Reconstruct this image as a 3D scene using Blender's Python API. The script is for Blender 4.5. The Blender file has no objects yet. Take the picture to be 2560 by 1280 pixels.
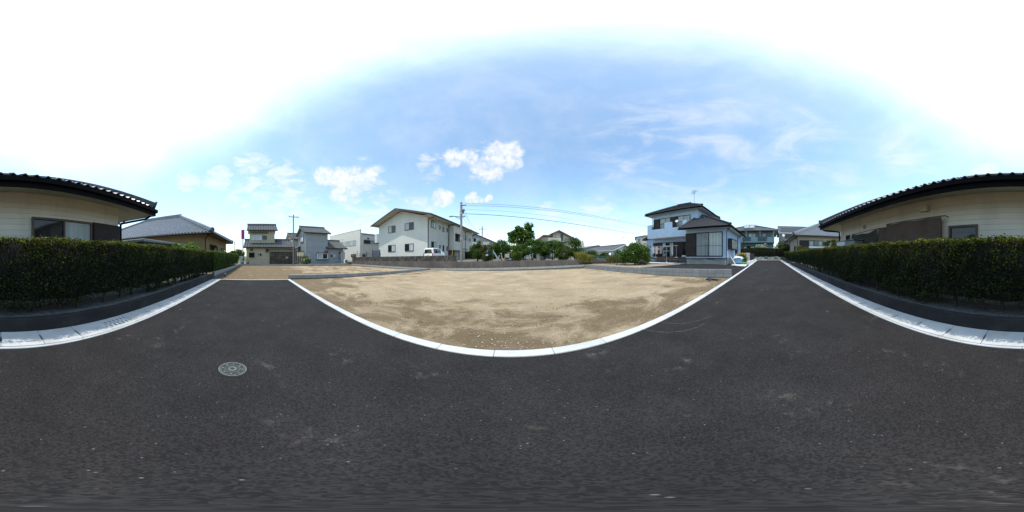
import bpy, bmesh, math, random
import numpy as np
from math import sin, cos, tan, radians, pi, sqrt, hypot, atan2
from mathutils import Vector, Matrix

random.seed(7)
RNG = np.random.default_rng(11)
SC = bpy.context.scene
COL = SC.collection

# ------------------------------------------------------------------ camera
EYE = 1.12
cam = bpy.data.cameras.new("camera")
cam.type = 'PANO'
try:
    cam.panorama_type = 'EQUIRECTANGULAR'
except Exception:
    cam.cycles.panorama_type = 'EQUIRECTANGULAR'
cam.clip_start = 0.02
cam.clip_end = 6000
camo = bpy.data.objects.new("camera", cam)
camo.location = (0, 0, EYE)
camo.rotation_euler = (pi / 2, 0, 0)
COL.objects.link(camo)
SC.camera = camo

# ------------------------------------------------------------------ sun, sky, exposure
SUN = Vector((-0.075, -0.335, 1.0)).normalized()
EL = math.asin(SUN.z)
AZ = atan2(SUN.x, SUN.y)
sl = bpy.data.lights.new("sun", 'SUN')
sl.energy = 2.7
sl.angle = radians(0.53)
sl.color = (1.0, 0.955, 0.88)
so = bpy.data.objects.new("sun", sl)
so.rotation_euler = SUN.to_track_quat('Z', 'Y').to_euler()
so.location = (0, 0, 30)
COL.objects.link(so)

SC.view_settings.view_transform = 'Standard'
SC.view_settings.look = 'None'
SC.view_settings.gamma = 1
SC.view_settings.exposure = 0.5
SC.view_settings.use_curve_mapping = False
SC.cycles.use_denoising = True
SC.cycles.max_bounces = 6
SC.cycles.diffuse_bounces = 3
SC.cycles.glossy_bounces = 3
SC.cycles.transmission_bounces = 3
SC.cycles.transparent_max_bounces = 6


def lonlat(px, py):
    lo = (px - 1280) / 2560 * 2 * pi
    la = (640 - py) / 1280 * pi
    return Vector((sin(lo) * cos(la), cos(lo) * cos(la), sin(la)))


W = bpy.data.worlds.new("World")
SC.world = W
W.use_nodes = True
nt = W.node_tree
nt.nodes.clear()
N = nt.nodes.new
L = nt.links.new


def mth(op, a, b=None, c=None, clamp=False):
    n = N('ShaderNodeMath')
    n.operation = op
    n.use_clamp = clamp
    for i, v in enumerate((a, b, c)):
        if v is None:
            continue
        if isinstance(v, (int, float)):
            n.inputs[i].default_value = v
        else:
            L(v, n.inputs[i])
    return n.outputs[0]


def sstep(v, a, b, lo=0.0, hi=1.0):
    n = N('ShaderNodeMapRange')
    n.interpolation_type = 'SMOOTHSTEP'
    L(v, n.inputs[0])
    for i, q in enumerate((a, b, lo, hi)):
        n.inputs[i + 1].default_value = q
    return n.outputs[0]


def dotv(v, d):
    n = N('ShaderNodeVectorMath')
    n.operation = 'DOT_PRODUCT'
    L(v, n.inputs[0])
    n.inputs[1].default_value = d
    return n.outputs['Value']


tc = N('ShaderNodeTexCoord').outputs['Generated']
sky = N('ShaderNodeTexSky')
sky.sky_type = 'NISHITA'
sky.sun_disc = False
sky.sun_elevation = EL
sky.sun_rotation = AZ
sky.altitude = 0
sky.air_density = 1.0
sky.dust_density = 0.35
sky.ozone_density = 1.0
SKYS = 0.15
bgs = N('ShaderNodeBackground')
bgs.inputs[1].default_value = SKYS
tint = N('ShaderNodeMix')
tint.data_type = 'RGBA'
tint.blend_type = 'MULTIPLY'
tint.inputs[0].default_value = 1.0
L(sky.outputs[0], tint.inputs[6])
tint.inputs[7].default_value = (1.42, 1.52, 1.40, 1)
L(tint.outputs[2], bgs.inputs[0])


def noise(vec, scale, detail=6, rough=0.55, dist=0.0, sx=(1, 1, 1)):
    mp = N('ShaderNodeMapping')
    L(vec, mp.inputs[0])
    mp.inputs['Scale'].default_value = sx
    n = N('ShaderNodeTexNoise')
    L(mp.outputs[0], n.inputs['Vector'])
    n.inputs['Scale'].default_value = scale
    n.inputs['Detail'].default_value = detail
    n.inputs['Roughness'].default_value = rough
    n.inputs['Distortion'].default_value = dist
    return n.outputs['Fac']


sep = N('ShaderNodeSeparateXYZ')
L(tc, sep.inputs[0])
zz = sep.outputs[2]
# puffy clouds: each an angular blob broken up by noise
nz = noise(tc, 17.0, 10, 0.6, 0.25)
nz2 = noise(tc, 3.2, 6, 0.6, 0.2)
blobs = [(1136, 394, 24), (1172, 392, 22), (1250, 392, 38), (1222, 428, 32), (1278, 378, 26), (1196, 424, 18), (1285, 408, 20),
         (1100, 488, 17), (1116, 494, 19), (1092, 503, 15), (1126, 489, 10), (1110, 506, 14), (1174, 497, 12), (1184, 490, 11), (1192, 498, 10), (1203, 501, 7), (1217, 500, 7), (1225, 494, 8), (812, 440, 24), (850, 446, 28), (890, 444, 28), (925, 440, 20),
         (850, 484, 24), (876, 470, 26)]
thin = [(634, 416, 36), (690, 440, 36), (735, 462, 34), (545, 448, 30), (470, 450, 24), (1205, 405, 40), (900, 470, 60),
        (880, 530, 54), (960, 545, 66), (1040, 552, 50), (640, 500, 60), (720, 515, 60), (1370, 535, 26), (2465, 440, 30), (1078, 420, 30), (1500, 540, 50)]


def union(lst, k):
    fm = None
    for px, py, r in lst:
        f = sstep(dotv(tc, lonlat(px, py)), cos(radians(r / 2560 * 360) * k), 1.0)
        fm = f if fm is None else mth('MAXIMUM', fm, f)
    return fm


fmax = union(blobs, 1.42)
cov = mth('ADD', mth('MULTIPLY', fmax, 1.25), mth('MULTIPLY', mth('SUBTRACT', mth('ADD', mth('MULTIPLY', nz, 0.62), mth('MULTIPLY', noise(tc, 44.0, 8, 0.6, 0.4), 0.38)), 0.52), 4.2))
puff = mth('MULTIPLY', sstep(cov, 0.12, 1.6), sstep(fmax, 0.0, 0.6))
tmax = union(thin, 1.6)
cov2 = mth('ADD', mth('MULTIPLY', tmax, 0.9), mth('MULTIPLY', mth('SUBTRACT', noise(tc, 9.0, 9, 0.62, 0.5, (1, 1, 2.2)), 0.53), 4.5))
puff2 = mth('MULTIPLY', mth('MULTIPLY', sstep(cov2, 0.2, 1.3), sstep(tmax, 0.02, 0.4)), 0.62)
# thin cirrus veil and low haze bank
wis = noise(tc, 2.6, 8, 0.6, 0.9, (1.0, 1.0, 3.4))
cirw = union([(1650, 390, 150), (1820, 330, 130), (1950, 380, 130), (1850, 485, 90), (1740, 490, 70), (2280, 385, 70),
              (1540, 570, 90), (1420, 590, 80), (1800, 560, 90), (2060, 500, 110), (1700, 520, 80)], 1.3)
cir = mth('MULTIPLY', mth('MULTIPLY', sstep(wis, 0.40, 0.78), cirw), 0.62)
bank = mth('MULTIPLY', sstep(zz, 0.34, 0.0), mth('ADD', mth('MULTIPLY', sstep(nz2, 0.38, 0.68), 0.50), 0.08))
veil = mth('MULTIPLY', sstep(nz2, 0.36, 0.8), 0.24)
m = mth('MAXIMUM', puff, cir)
m = mth('MAXIMUM', m, puff2)
m = mth('MAXIMUM', m, bank)
m = mth('ADD', m, mth('MULTIPLY', veil, mth('SUBTRACT', 1.0, m)), clamp=True)
# bright veil round the sun (thin cirrostratus and sun aureole that the photograph burns out)
gd = (SUN + Vector((-0.14, -0.03, 0.0))).normalized()
dsun = dotv(tc, gd)
dn = mth('ADD', dsun, mth('MULTIPLY', mth('SUBTRACT', nz2, 0.5), 0.07))
glow = mth('MULTIPLY', sstep(dn, cos(radians(46)), cos(radians(16))), 0.50)
glow = mth('ADD', glow, mth('MULTIPLY', sstep(dn, cos(radians(86)), cos(radians(28))), 0.085))
bgc = N('ShaderNodeBackground')
bgc.inputs[0].default_value = (0.96, 0.985, 1.0, 1)
bgc.inputs[1].default_value = 0.72
mx = N('ShaderNodeMixShader')
L(m, mx.inputs[0])
L(bgs.outputs[0], mx.inputs[1])
L(bgc.outputs[0], mx.inputs[2])
bgg = N('ShaderNodeBackground')
bgg.inputs[0].default_value = (0.92, 1.0, 0.98, 1)
L(glow, bgg.inputs[1])
ad = N('ShaderNodeAddShader')
L(mx.outputs[0], ad.inputs[0])
L(bgg.outputs[0], ad.inputs[1])
mx = ad
wo = N('ShaderNodeOutputWorld')
L(mx.outputs[0], wo.inputs[0])

# ------------------------------------------------------------------ materials
MATS = {}


def new_mat(name):
    m = bpy.data.materials.new(name)
    m.use_nodes = True
    t = m.node_tree
    t.nodes.clear()
    o = t.nodes.new('ShaderNodeOutputMaterial')
    b = t.nodes.new('ShaderNodeBsdfPrincipled')
    t.links.new(b.outputs[0], o.inputs[0])
    MATS[name] = m
    return m, t, b


def tnoise(t, vec, scale, detail=4, rough=0.55, sx=None, dist=0):
    if sx is not None:
        mp = t.nodes.new('ShaderNodeMapping')
        t.links.new(vec, mp.inputs[0])
        mp.inputs['Scale'].default_value = sx
        vec = mp.outputs[0]
    n = t.nodes.new('ShaderNodeTexNoise')
    t.links.new(vec, n.inputs['Vector'])
    n.inputs['Scale'].default_value = scale
    n.inputs['Detail'].default_value = detail
    n.inputs['Roughness'].default_value = rough
    n.inputs['Distortion'].default_value = dist
    return n.outputs['Fac']


def tramp(t, fac, a, b, ca, cb):
    n = t.nodes.new('ShaderNodeMapRange')
    n.interpolation_type = 'SMOOTHSTEP'
    t.links.new(fac, n.inputs[0])
    n.inputs[1].default_value = a
    n.inputs[2].default_value = b
    if isinstance(ca, (int, float)):
        n.inputs[3].default_value = ca
        n.inputs[4].default_value = cb
        return n.outputs[0]
    return tmix(t, n.outputs[0], ca, cb)


def tmix(t, fac, ca, cb, blend='MIX'):
    m = t.nodes.new('ShaderNodeMix')
    m.data_type = 'RGBA'
    m.blend_type = blend
    if isinstance(fac, (int, float)):
        m.inputs[0].default_value = fac
    else:
        t.links.new(fac, m.inputs[0])
    for i, c in ((6, ca), (7, cb)):
        if isinstance(c, tuple):
            m.inputs[i].default_value = (*c[:3], 1)
        else:
            t.links.new(c, m.inputs[i])
    return m.outputs[2]


def tmath(t, op, a, b=None, clamp=False):
    n = t.nodes.new('ShaderNodeMath')
    n.operation = op
    n.use_clamp = clamp
    for i, v in enumerate((a, b)):
        if v is None:
            continue
        if isinstance(v, (int, float)):
            n.inputs[i].default_value = v
        else:
            t.links.new(v, n.inputs[i])
    return n.outputs[0]


def tbump(t, b, h, strength, dist):
    n = t.nodes.new('ShaderNodeBump')
    n.inputs['Strength'].default_value = strength
    n.inputs['Distance'].default_value = dist
    t.links.new(h, n.inputs['Height'])
    t.links.new(n.outputs[0], b.inputs['Normal'])


def geo(t):
    return t.nodes.new('ShaderNodeNewGeometry').outputs['Position']


def scale_c(c, k):
    return tuple(min(1.0, x * k) for x in c)


def mat(name, c, rough=0.75, var=0.12, scale=3.0, fine=0.06, fscale=60, bump=0.0, bscale=80, bdist=0.01, metal=0.0,
        spec=0.4, rand=0.0, coat=0.0, sx=None, dirt=None, dirt_amt=0.0, dirt_sx=(1, 1, .15), dscale=2.0):
    m, t, b = new_mat(name)
    p = geo(t)
    n1 = tnoise(t, p, scale, 5, 0.6, sx)
    col = tramp(t, n1, 0.3, 0.7, scale_c(c, 1 - var), scale_c(c, 1 + var))
    if fine:
        n2 = tnoise(t, p, fscale, 3, 0.6)
        col = tmix(t, 1.0, col, tramp(t, n2, 0.3, 0.7, (1 - fine * 2, 1 - fine * 2, 1 - fine * 2), (1.0, 1.0, 1.0)), 'MULTIPLY')
    if dirt:
        n3 = tnoise(t, p, dscale, 7, 0.7, dirt_sx)
        col = tmix(t, tmath(t, 'MULTIPLY', tramp(t, n3, 0.45, 0.7, 0.0, 1.0), dirt_amt), col, dirt)
    if rand:
        oi = t.nodes.new('ShaderNodeObjectInfo')
        k = t.nodes.new('ShaderNodeMapRange')
        t.links.new(oi.outputs['Random'], k.inputs[0])
        k.inputs[3].default_value = 1 - rand
        k.inputs[4].default_value = 1.0
        cc = t.nodes.new('ShaderNodeCombineColor')
        for i in range(3):
            t.links.new(k.outputs[0], cc.inputs[i])
        col = tmix(t, 1.0, col, cc.outputs[0], 'MULTIPLY')
    t.links.new(col, b.inputs['Base Color'])
    b.inputs['Roughness'].default_value = rough
    b.inputs['Metallic'].default_value = metal
    b.inputs['Specular IOR Level'].default_value = spec
    b.inputs['Coat Weight'].default_value = coat
    b.inputs['Coat Roughness'].default_value = 0.05
    if bump:
        tbump(t, b, tnoise(t, p, bscale, 5, 0.65), bump, bdist)
    return m


def leaf_mat(name, c, trans=0.25, rough=0.5, var=0.35):
    m = bpy.data.materials.new(name)
    m.use_nodes = True
    t = m.node_tree
    t.nodes.clear()
    o = t.nodes.new('ShaderNodeOutputMaterial')
    b = t.nodes.new('ShaderNodeBsdfPrincipled')
    tr = t.nodes.new('ShaderNodeBsdfTranslucent')
    mx = t.nodes.new('ShaderNodeMixShader')
    p = geo(t)
    col = tramp(t, tnoise(t, p, 6.0, 3, 0.6), 0.3, 0.7, scale_c(c, 1 - var), scale_c(c, 1 + var))
    col = tmix(t, 1.0, col, tramp(t, tnoise(t, p, 45.0, 2, 0.5), 0.35, 0.65, (0.7, 0.7, 0.7), (1, 1, 1)), 'MULTIPLY')
    t.links.new(col, b.inputs['Base Color'])
    b.inputs['Roughness'].default_value = rough
    b.inputs['Specular IOR Level'].default_value = 0.14
    t.links.new(col, tr.inputs['Color'])
    mx.inputs[0].default_value = trans
    t.links.new(b.outputs[0], mx.inputs[1])
    t.links.new(tr.outputs[0], mx.inputs[2])
    t.links.new(mx.outputs[0], o.inputs[0])
    MATS[name] = m
    return m


def build_materials():
    # asphalt: dark binder, light aggregate grains, dust scuffs
    m, t, b = new_mat('asphalt')
    p = geo(t)
    vo = t.nodes.new('ShaderNodeTexVoronoi')
    vo.inputs['Scale'].default_value = 125
    t.links.new(p, vo.inputs['Vector'])
    vo2 = t.nodes.new('ShaderNodeTexVoronoi')
    vo2.inputs['Scale'].default_value = 52
    t.links.new(p, vo2.inputs['Vector'])
    sepc = t.nodes.new('ShaderNodeSeparateColor')
    t.links.new(vo.outputs['Color'], sepc.inputs[0])
    sepd = t.nodes.new('ShaderNodeSeparateColor')
    t.links.new(vo2.outputs['Color'], sepd.inputs[0])
    base = tramp(t, tnoise(t, p, 1.6, 7, 0.65), 0.3, 0.7, (0.0210, 0.0194, 0.0190), (0.0310, 0.0290, 0.0284))
    base = tmix(t, tramp(t, tnoise(t, p, 0.45, 4, 0.6), 0.42, 0.68, 0.0, 0.5), base, (0.0265, 0.0232, 0.0222))
    base = tmix(t, 1.0, base, tramp(t, sepc.outputs[0], 0.0, 1.0, (0.66, 0.66, 0.66), (1.27, 1.27, 1.27)), 'MULTIPLY')
    grain = tmath(t, 'MULTIPLY', tramp(t, sepd.outputs[1], 0.94, 0.99, 0.0, 1.0), tramp(t, vo2.outputs['Distance'], 0.28, 0.12, 0.0, 1.0))
    base = tmix(t, tmath(t, 'MULTIPLY', grain, 0.55), base, (0.24, 0.23, 0.21))
    pit = tmath(t, 'MULTIPLY', tramp(t, sepd.outputs[0], 0.80, 0.92, 0.0, 1.0), tramp(t, vo2.outputs['Distance'], 0.34, 0.1, 0.0, 1.0))
    base = tmix(t, tmath(t, 'MULTIPLY', pit, 0.65), base, (0.009, 0.009, 0.010))
    dust = tmath(t, 'MULTIPLY', tramp(t, tnoise(t, p, 1.7, 3, 0.5, (1, 1.3, 1)), 0.54, 0.72, 0.0, 1.0), tramp(t, tnoise(t, p, 9.0, 6, 0.75), 0.5, 0.72, 0.0, 1.0))
    base = tmix(t, tmath(t, 'MULTIPLY', dust, 0.62), base, (0.16, 0.14, 0.115))
    xy = t.nodes.new('ShaderNodeSeparateXYZ')
    t.links.new(p, xy.inputs[0])
    for cx, cy, rr in ((2.36, 1.66, 0.715), (2.70, 1.69, 0.70)):  # tyre scuffs of a turning wheel
        dx, dy = tmath(t, 'SUBTRACT', xy.outputs[0], cx), tmath(t, 'SUBTRACT', xy.outputs[1], cy)
        ds = tmath(t, 'SQRT', tmath(t, 'ADD', tmath(t, 'MULTIPLY', dx, dx), tmath(t, 'MULTIPLY', dy, dy)))
        k = tramp(t, tmath(t, 'ABSOLUTE', tmath(t, 'SUBTRACT', ds, rr)), 0.004, 0.022, 1.0, 0.0)
        k = tmath(t, 'MULTIPLY', k, tmath(t, 'MULTIPLY', tramp(t, dx, 0.0, -0.12, 0.0, 1.0), tramp(t, dy, 0.0, -0.12, 0.0, 1.0)))
        k = tmath(t, 'MULTIPLY', k, tramp(t, tnoise(t, p, 14, 5, 0.7), 0.38, 0.62, 0.05, 0.3))
        base = tmix(t, k, base, (0.15, 0.14, 0.125))
    t.links.new(base, b.inputs['Base Color'])
    b.inputs['Roughness'].default_value = 0.85
    b.inputs['Specular IOR Level'].default_value = 0.10
    h = tmath(t, 'ADD', tmath(t, 'MULTIPLY', vo.outputs['Distance'], -1.0), tmath(t, 'MULTIPLY', pit, -1.2))
    h = tmath(t, 'ADD', h, tnoise(t, p, 160, 3, 0.6))
    tbump(t, b, h, 0.4, 0.006)
    # sandy building-plot soil
    m, t, b = new_mat('plot_soil')
    p = geo(t)
    base = tramp(t, tnoise(t, p, 0.55, 8, 0.62), 0.32, 0.68, (0.345, 0.262, 0.165), (0.455, 0.352, 0.228))
    pale = tramp(t, tnoise(t, p, 0.9, 7, 0.72, (1, 1.5, 1)), 0.48, 0.74, 0.0, 0.85)
    base = tmix(t, pale, base, (0.54, 0.445, 0.305))
    xyz = t.nodes.new('ShaderNodeSeparateXYZ')
    t.links.new(p, xyz.inputs[0])
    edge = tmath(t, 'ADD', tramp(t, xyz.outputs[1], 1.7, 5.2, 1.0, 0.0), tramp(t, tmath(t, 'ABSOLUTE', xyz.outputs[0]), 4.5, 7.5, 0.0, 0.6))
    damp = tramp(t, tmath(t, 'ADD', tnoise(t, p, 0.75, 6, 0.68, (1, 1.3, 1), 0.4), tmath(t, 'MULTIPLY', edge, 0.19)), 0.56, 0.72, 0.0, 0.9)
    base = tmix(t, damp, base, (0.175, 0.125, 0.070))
    base = tmix(t, tramp(t, tnoise(t, p, 9, 8, 0.75), 0.50, 0.68, 0.0, 0.65), base, (0.235, 0.175, 0.108))
    trk = tnoise(t, p, 2.2, 5, 0.6, (0.25, 2.4, 1), 0.3)
    base = tmix(t, tramp(t, trk, 0.52, 0.68, 0.0, 0.42), base, (0.27, 0.21, 0.14))
    base = tmix(t, 1.0, base, tramp(t, tnoise(t, p, 70, 4, 0.7), 0.3, 0.7, (0.62, 0.62, 0.62), (1.2, 1.2, 1.2)), 'MULTIPLY')
    vo = t.nodes.new('ShaderNodeTexVoronoi')
    vo.inputs['Scale'].default_value = 16
    t.links.new(p, vo.inputs['Vector'])
    sc = t.nodes.new('ShaderNodeSeparateColor')
    t.links.new(vo.outputs['Color'], sc.inputs[0])
    peb = tmath(t, 'MULTIPLY', tramp(t, sc.outputs[0], 0.9, 0.94, 0.0, 1.0), tramp(t, vo.outputs['Distance'], 0.3, 0.18, 0.0, 1.0))
    base = tmix(t, tmath(t, 'MULTIPLY', peb, 0.6), base, (0.6, 0.56, 0.48))
    t.links.new(base, b.inputs['Base Color'])
    b.inputs['Roughness'].default_value = 0.95
    b.inputs['Specular IOR Level'].default_value = 0.1
    h = tmath(t, 'ADD', tnoise(t, p, 26, 8, 0.75), tmath(t, 'MULTIPLY', peb, 0.8))
    tbump(t, b, h, 0.9, 0.05)
    # old retaining concrete, streaked and black with lichen near the top
    m, t, b = new_mat('old_concrete')
    p = geo(t)
    base = tramp(t, tnoise(t, p, 1.2, 6, 0.6), 0.3, 0.7, (0.082, 0.069, 0.057), (0.14, 0.122, 0.102))
    st = tnoise(t, p, 7.0, 7, 0.7, (1, 1, 0.07))
    base = tmix(t, tramp(t, st, 0.40, 0.70, 0.0, 0.6), base, (0.058, 0.047, 0.039))
    base = tmix(t, tramp(t, tnoise(t, p, 11, 6, 0.65, (1, 1, 0.06)), 0.58, 0.74, 0.0, 0.35), base, (0.22, 0.2, 0.17))
    t.links.new(base, b.inputs['Base Color'])
    b.inputs['Roughness'].default_value = 0.9
    tbump(t, b, tnoise(t, p, 60, 5, 0.6), 0.4, 0.01)
    m, t, b = new_mat('lichen_block')
    p = geo(t)
    base = tramp(t, tnoise(t, p, 2.2, 6, 0.65), 0.3, 0.7, (0.035, 0.032, 0.028), (0.125, 0.115, 0.096))
    base = tmix(t, tramp(t, tnoise(t, p, 5.0, 7, 0.7, (1, 1, 0.5)), 0.42, 0.58, 0.0, 0.85), base, (0.018, 0.017, 0.015))
    t.links.new(base, b.inputs['Base Color'])
    b.inputs['Roughness'].default_value = 0.95
    tbump(t, b, tnoise(t, p, 50, 5, 0.6), 0.5, 0.015)
    # glass that mirrors the sky over a dark room
    m, t, b = new_mat('window_glass')
    b.inputs['Base Color'].default_value = (0.012, 0.014, 0.016, 1)
    b.inputs['Roughness'].default_value = 0.06
    b.inputs['Specular IOR Level'].default_value = 0.5
    # curtain behind glass: fold shading painted as tone changes along the wall
    for nm, c in (('curtain_white', (0.42, 0.47, 0.45)), ('curtain_grey', (0.22, 0.25, 0.25)), ('curtain_cream', (0.36, 0.36, 0.30))):
        m, t, b = new_mat(nm)
        p = geo(t)
        f = tnoise(t, p, 7.0, 3, 0.5, (1, 1, 0.03))
        col = tramp(t, f, 0.35, 0.65, scale_c(c, 0.78), scale_c(c, 1.1))
        t.links.new(col, b.inputs['Base Color'])
        b.inputs['Roughness'].default_value = 0.6
        b.inputs['Coat Weight'].default_value = 0.7
        b.inputs['Coat Roughness'].default_value = 0.03
    mat('kerb_concrete', (0.55, 0.555, 0.545), 0.85, 0.07, 2.5, 0.05, 90, 0.2, 120, 0.004, rand=0.12, dirt=(0.36, 0.34, 0.30), dirt_amt=0.45, dirt_sx=(1, 1, 1), dscale=2.4)
    mat('gutter_concrete', (0.56, 0.565, 0.55), 0.88, 0.07, 3.0, 0.07, 120, 0.3, 140, 0.004, rand=0.12, dirt=(0.36, 0.34, 0.30), dirt_amt=0.45, dirt_sx=(1, 1, 1), dscale=3.5)
    mat('slot_dark', (0.012, 0.012, 0.012), 0.9)
    mat('new_block', (0.33, 0.345, 0.335), 0.9, 0.07, 3.0, 0.08, 70, 0.35, 90, 0.006, rand=0.12, dirt=(0.25, 0.23, 0.19), dirt_amt=0.25)
    mat('mortar', (0.12, 0.12, 0.115), 0.95, 0.1, 6, 0.08, 90)
    mat('wall_cap', (0.62, 0.63, 0.62), 0.9, 0.06, 3, 0.05, 80, rand=0.06)
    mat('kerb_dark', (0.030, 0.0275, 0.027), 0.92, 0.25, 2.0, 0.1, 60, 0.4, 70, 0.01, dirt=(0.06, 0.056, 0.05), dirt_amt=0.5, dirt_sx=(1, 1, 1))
    mat('bed_gravel', (0.16, 0.155, 0.14), 0.95, 0.35, 14, 0.2, 60, 0.8, 45, 0.03)
    mat('yard_soil', (0.30, 0.235, 0.16), 0.95, 0.2, 1.2, 0.12, 40, 0.6, 40, 0.03, dirt=(0.2, 0.15, 0.1), dirt_amt=0.6, dirt_sx=(1, 1, 1), dscale=1.0)
    mat('yard_ground', (0.19, 0.17, 0.13), 0.95, 0.25, 0.4, 0.1, 20, 0.5, 20, 0.03, dirt=(0.07, 0.09, 0.04), dirt_amt=0.6, dirt_sx=(1, 1, 1), dscale=0.5)
    mat('white_gravel', (0.55, 0.54, 0.52), 0.95, 0.15, 10, 0.15, 40, 0.6, 40, 0.02)
    mat('pale_concrete', (0.55, 0.55, 0.53), 0.9, 0.08, 2, 0.06, 60, 0.2, 80, 0.005, dirt=(0.36, 0.33, 0.28), dirt_amt=0.35, dirt_sx=(1, 1, 1))
    mat('cream_siding', (0.80, 0.74, 0.61), 0.7, 0.05, 1.4, 0.05, 120, 0.12, 160, 0.003, rand=0.05, dirt=(0.40, 0.37, 0.30), dirt_amt=0.25)
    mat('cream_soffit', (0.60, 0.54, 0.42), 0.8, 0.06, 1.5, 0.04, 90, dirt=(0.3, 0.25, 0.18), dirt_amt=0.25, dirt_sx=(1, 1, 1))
    mat('black_fascia', (0.006, 0.0055, 0.006), 0.6, 0.2, 3, 0.1, 50, spec=0.06)
    mat('brown_metal', (0.10, 0.062, 0.042), 0.5, 0.15, 3, 0.05, 80, spec=0.4)
    mat('dark_brown', (0.032, 0.021, 0.018), 0.6, 0.2, 3, 0.08, 80)
    mat('shade_brown', (0.135, 0.095, 0.072), 0.95, 0.14, 2.5, 0.18, 240, 0.2, 260, 0.004)
    mat('shade_olive', (0.060, 0.058, 0.044), 0.95, 0.16, 2.5, 0.18, 240, 0.2, 260, 0.004)
    mat('kawara_dark', (0.062, 0.065, 0.072), 0.38, 0.22, 4, 0.08, 40, spec=0.5, rand=0.25)
    mat('kawara_silver', (0.20, 0.215, 0.235), 0.34, 0.14, 3, 0.06, 30, spec=0.6, rand=0.2, dirt=(0.09, 0.095, 0.1), dirt_amt=0.35, dirt_sx=(1, 1, 1))
    mat('kawara_grey', (0.125, 0.13, 0.135), 0.5, 0.16, 3, 0.08, 30, spec=0.5, rand=0.2, dirt=(0.1, 0.105, 0.11), dirt_amt=0.45, dirt_sx=(1, 1, 1))
    mat('kawara_worn', (0.115, 0.12, 0.118), 0.62, 0.2, 2.2, 0.1, 30, spec=0.4, dirt=(0.09, 0.1, 0.09), dirt_amt=0.5, dirt_sx=(1, 1, 1))
    mat('slate_dark', (0.048, 0.048, 0.054), 0.7, 0.18, 3, 0.12, 30, spec=0.3)
    mat('slate_grey', (0.12, 0.125, 0.135), 0.7, 0.15, 3, 0.1, 30, spec=0.3)
    mat('ochre_wall', (0.34, 0.245, 0.125), 0.9, 0.1, 1.5, 0.08, 90, 0.25, 120, 0.006, dirt=(0.22, 0.16, 0.09), dirt_amt=0.35)
    mat('yellow_wall', (0.46, 0.41, 0.275), 0.9, 0.07, 1.5, 0.06, 90, 0.2, 120, 0.006, dirt=(0.32, 0.28, 0.19), dirt_amt=0.3)
    mat('grey_corrugated', (0.30, 0.335, 0.35), 0.65, 0.08, 1.5, 0.05, 60, dirt=(0.23, 0.25, 0.25), dirt_amt=0.4)
    mat('factory_cream', (0.60, 0.56, 0.49), 0.8, 0.05, 1.0, 0.04, 60, dirt=(0.48, 0.44, 0.37), dirt_amt=0.3)
    mat('apartment_wall', (0.56, 0.555, 0.50), 0.85, 0.05, 1.0, 0.05, 80, 0.15, 100, 0.004, dirt=(0.46, 0.45, 0.40), dirt_amt=0.3)
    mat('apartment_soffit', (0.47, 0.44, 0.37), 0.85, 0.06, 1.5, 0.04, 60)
    mat('maroon_trim', (0.058, 0.034, 0.033), 0.5, 0.15, 3, 0.06, 60)
    mat('blue_wall', (0.42, 0.55, 0.70), 0.75, 0.05, 1.2, 0.04, 90, 0.12, 120, 0.003, dirt=(0.33, 0.44, 0.58), dirt_amt=0.3)
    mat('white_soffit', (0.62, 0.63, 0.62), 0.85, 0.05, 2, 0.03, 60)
    mat('teal_wall', (0.16, 0.27, 0.30), 0.8, 0.08, 1.5, 0.05, 70)
    mat('grey_wall', (0.38, 0.375, 0.34), 0.85, 0.08, 1.5, 0.06, 70, dirt=(0.28, 0.27, 0.24), dirt_amt=0.4)
    mat('beige_wall', (0.45, 0.41, 0.33), 0.85, 0.07, 1.5, 0.05, 70, dirt=(0.35, 0.31, 0.25), dirt_amt=0.4)
    mat('white_wall', (0.68, 0.69, 0.68), 0.8, 0.05, 1.5, 0.04, 70)
    mat('foundation', (0.36, 0.36, 0.33), 0.9, 0.1, 2, 0.08, 60, 0.2, 80, 0.006, dirt=(0.25, 0.24, 0.2), dirt_amt=0.4)
    mat('rust_roof', (0.16, 0.07, 0.055), 0.75, 0.2, 1.5, 0.08, 40)
    mat('aluminium', (0.55, 0.57, 0.58), 0.4, 0.06, 4, 0.03, 60, metal=0.4)
    mat('black_metal', (0.02, 0.02, 0.022), 0.45, 0.1, 4, 0.05, 60)
    mat('navy_metal', (0.02, 0.024, 0.045), 0.4, 0.1, 4, 0.05, 60)
    mat('white_paint', (0.78, 0.78, 0.77), 0.45, 0.03, 3, 0.02, 60, coat=0.3)
    mat('car_white', (0.80, 0.81, 0.82), 0.25, 0.02, 2, 0.0, 60, coat=0.8)
    mat('car_teal', (0.34, 0.46, 0.48), 0.3, 0.03, 2, 0.0, 60, coat=0.7)
    mat('tyre', (0.02, 0.02, 0.02), 0.9)
    mat('red_lens', (0.45, 0.015, 0.03), 0.2, 0.05, coat=0.6)
    mat('yellow_plate', (0.75, 0.52, 0.05), 0.5, 0.05)
    mat('amber_flower', (0.75, 0.38, 0.03), 0.7, 0.2)
    mat('pole_concrete', (0.24, 0.21, 0.195), 0.9, 0.12, 2, 0.1, 50, dirt=(0.15, 0.12, 0.11), dirt_amt=0.4)
    mat('wire_black', (0.03, 0.03, 0.035), 0.6)
    mat('magenta_sign', (0.42, 0.015, 0.16), 0.5, 0.08, 3)
    mat('guard_yellow', (0.48, 0.29, 0.07), 0.6, 0.12, 4)
    mat('wood_brown', (0.10, 0.055, 0.035), 0.8, 0.25, 3, 0.1, 40)
    mat('wood_grey', (0.22, 0.17, 0.12), 0.85, 0.2, 5, 0.1, 40)
    mat('bark', (0.07, 0.052, 0.04), 0.95, 0.3, 8, 0.15, 40, 0.6, 30, 0.02)
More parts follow.
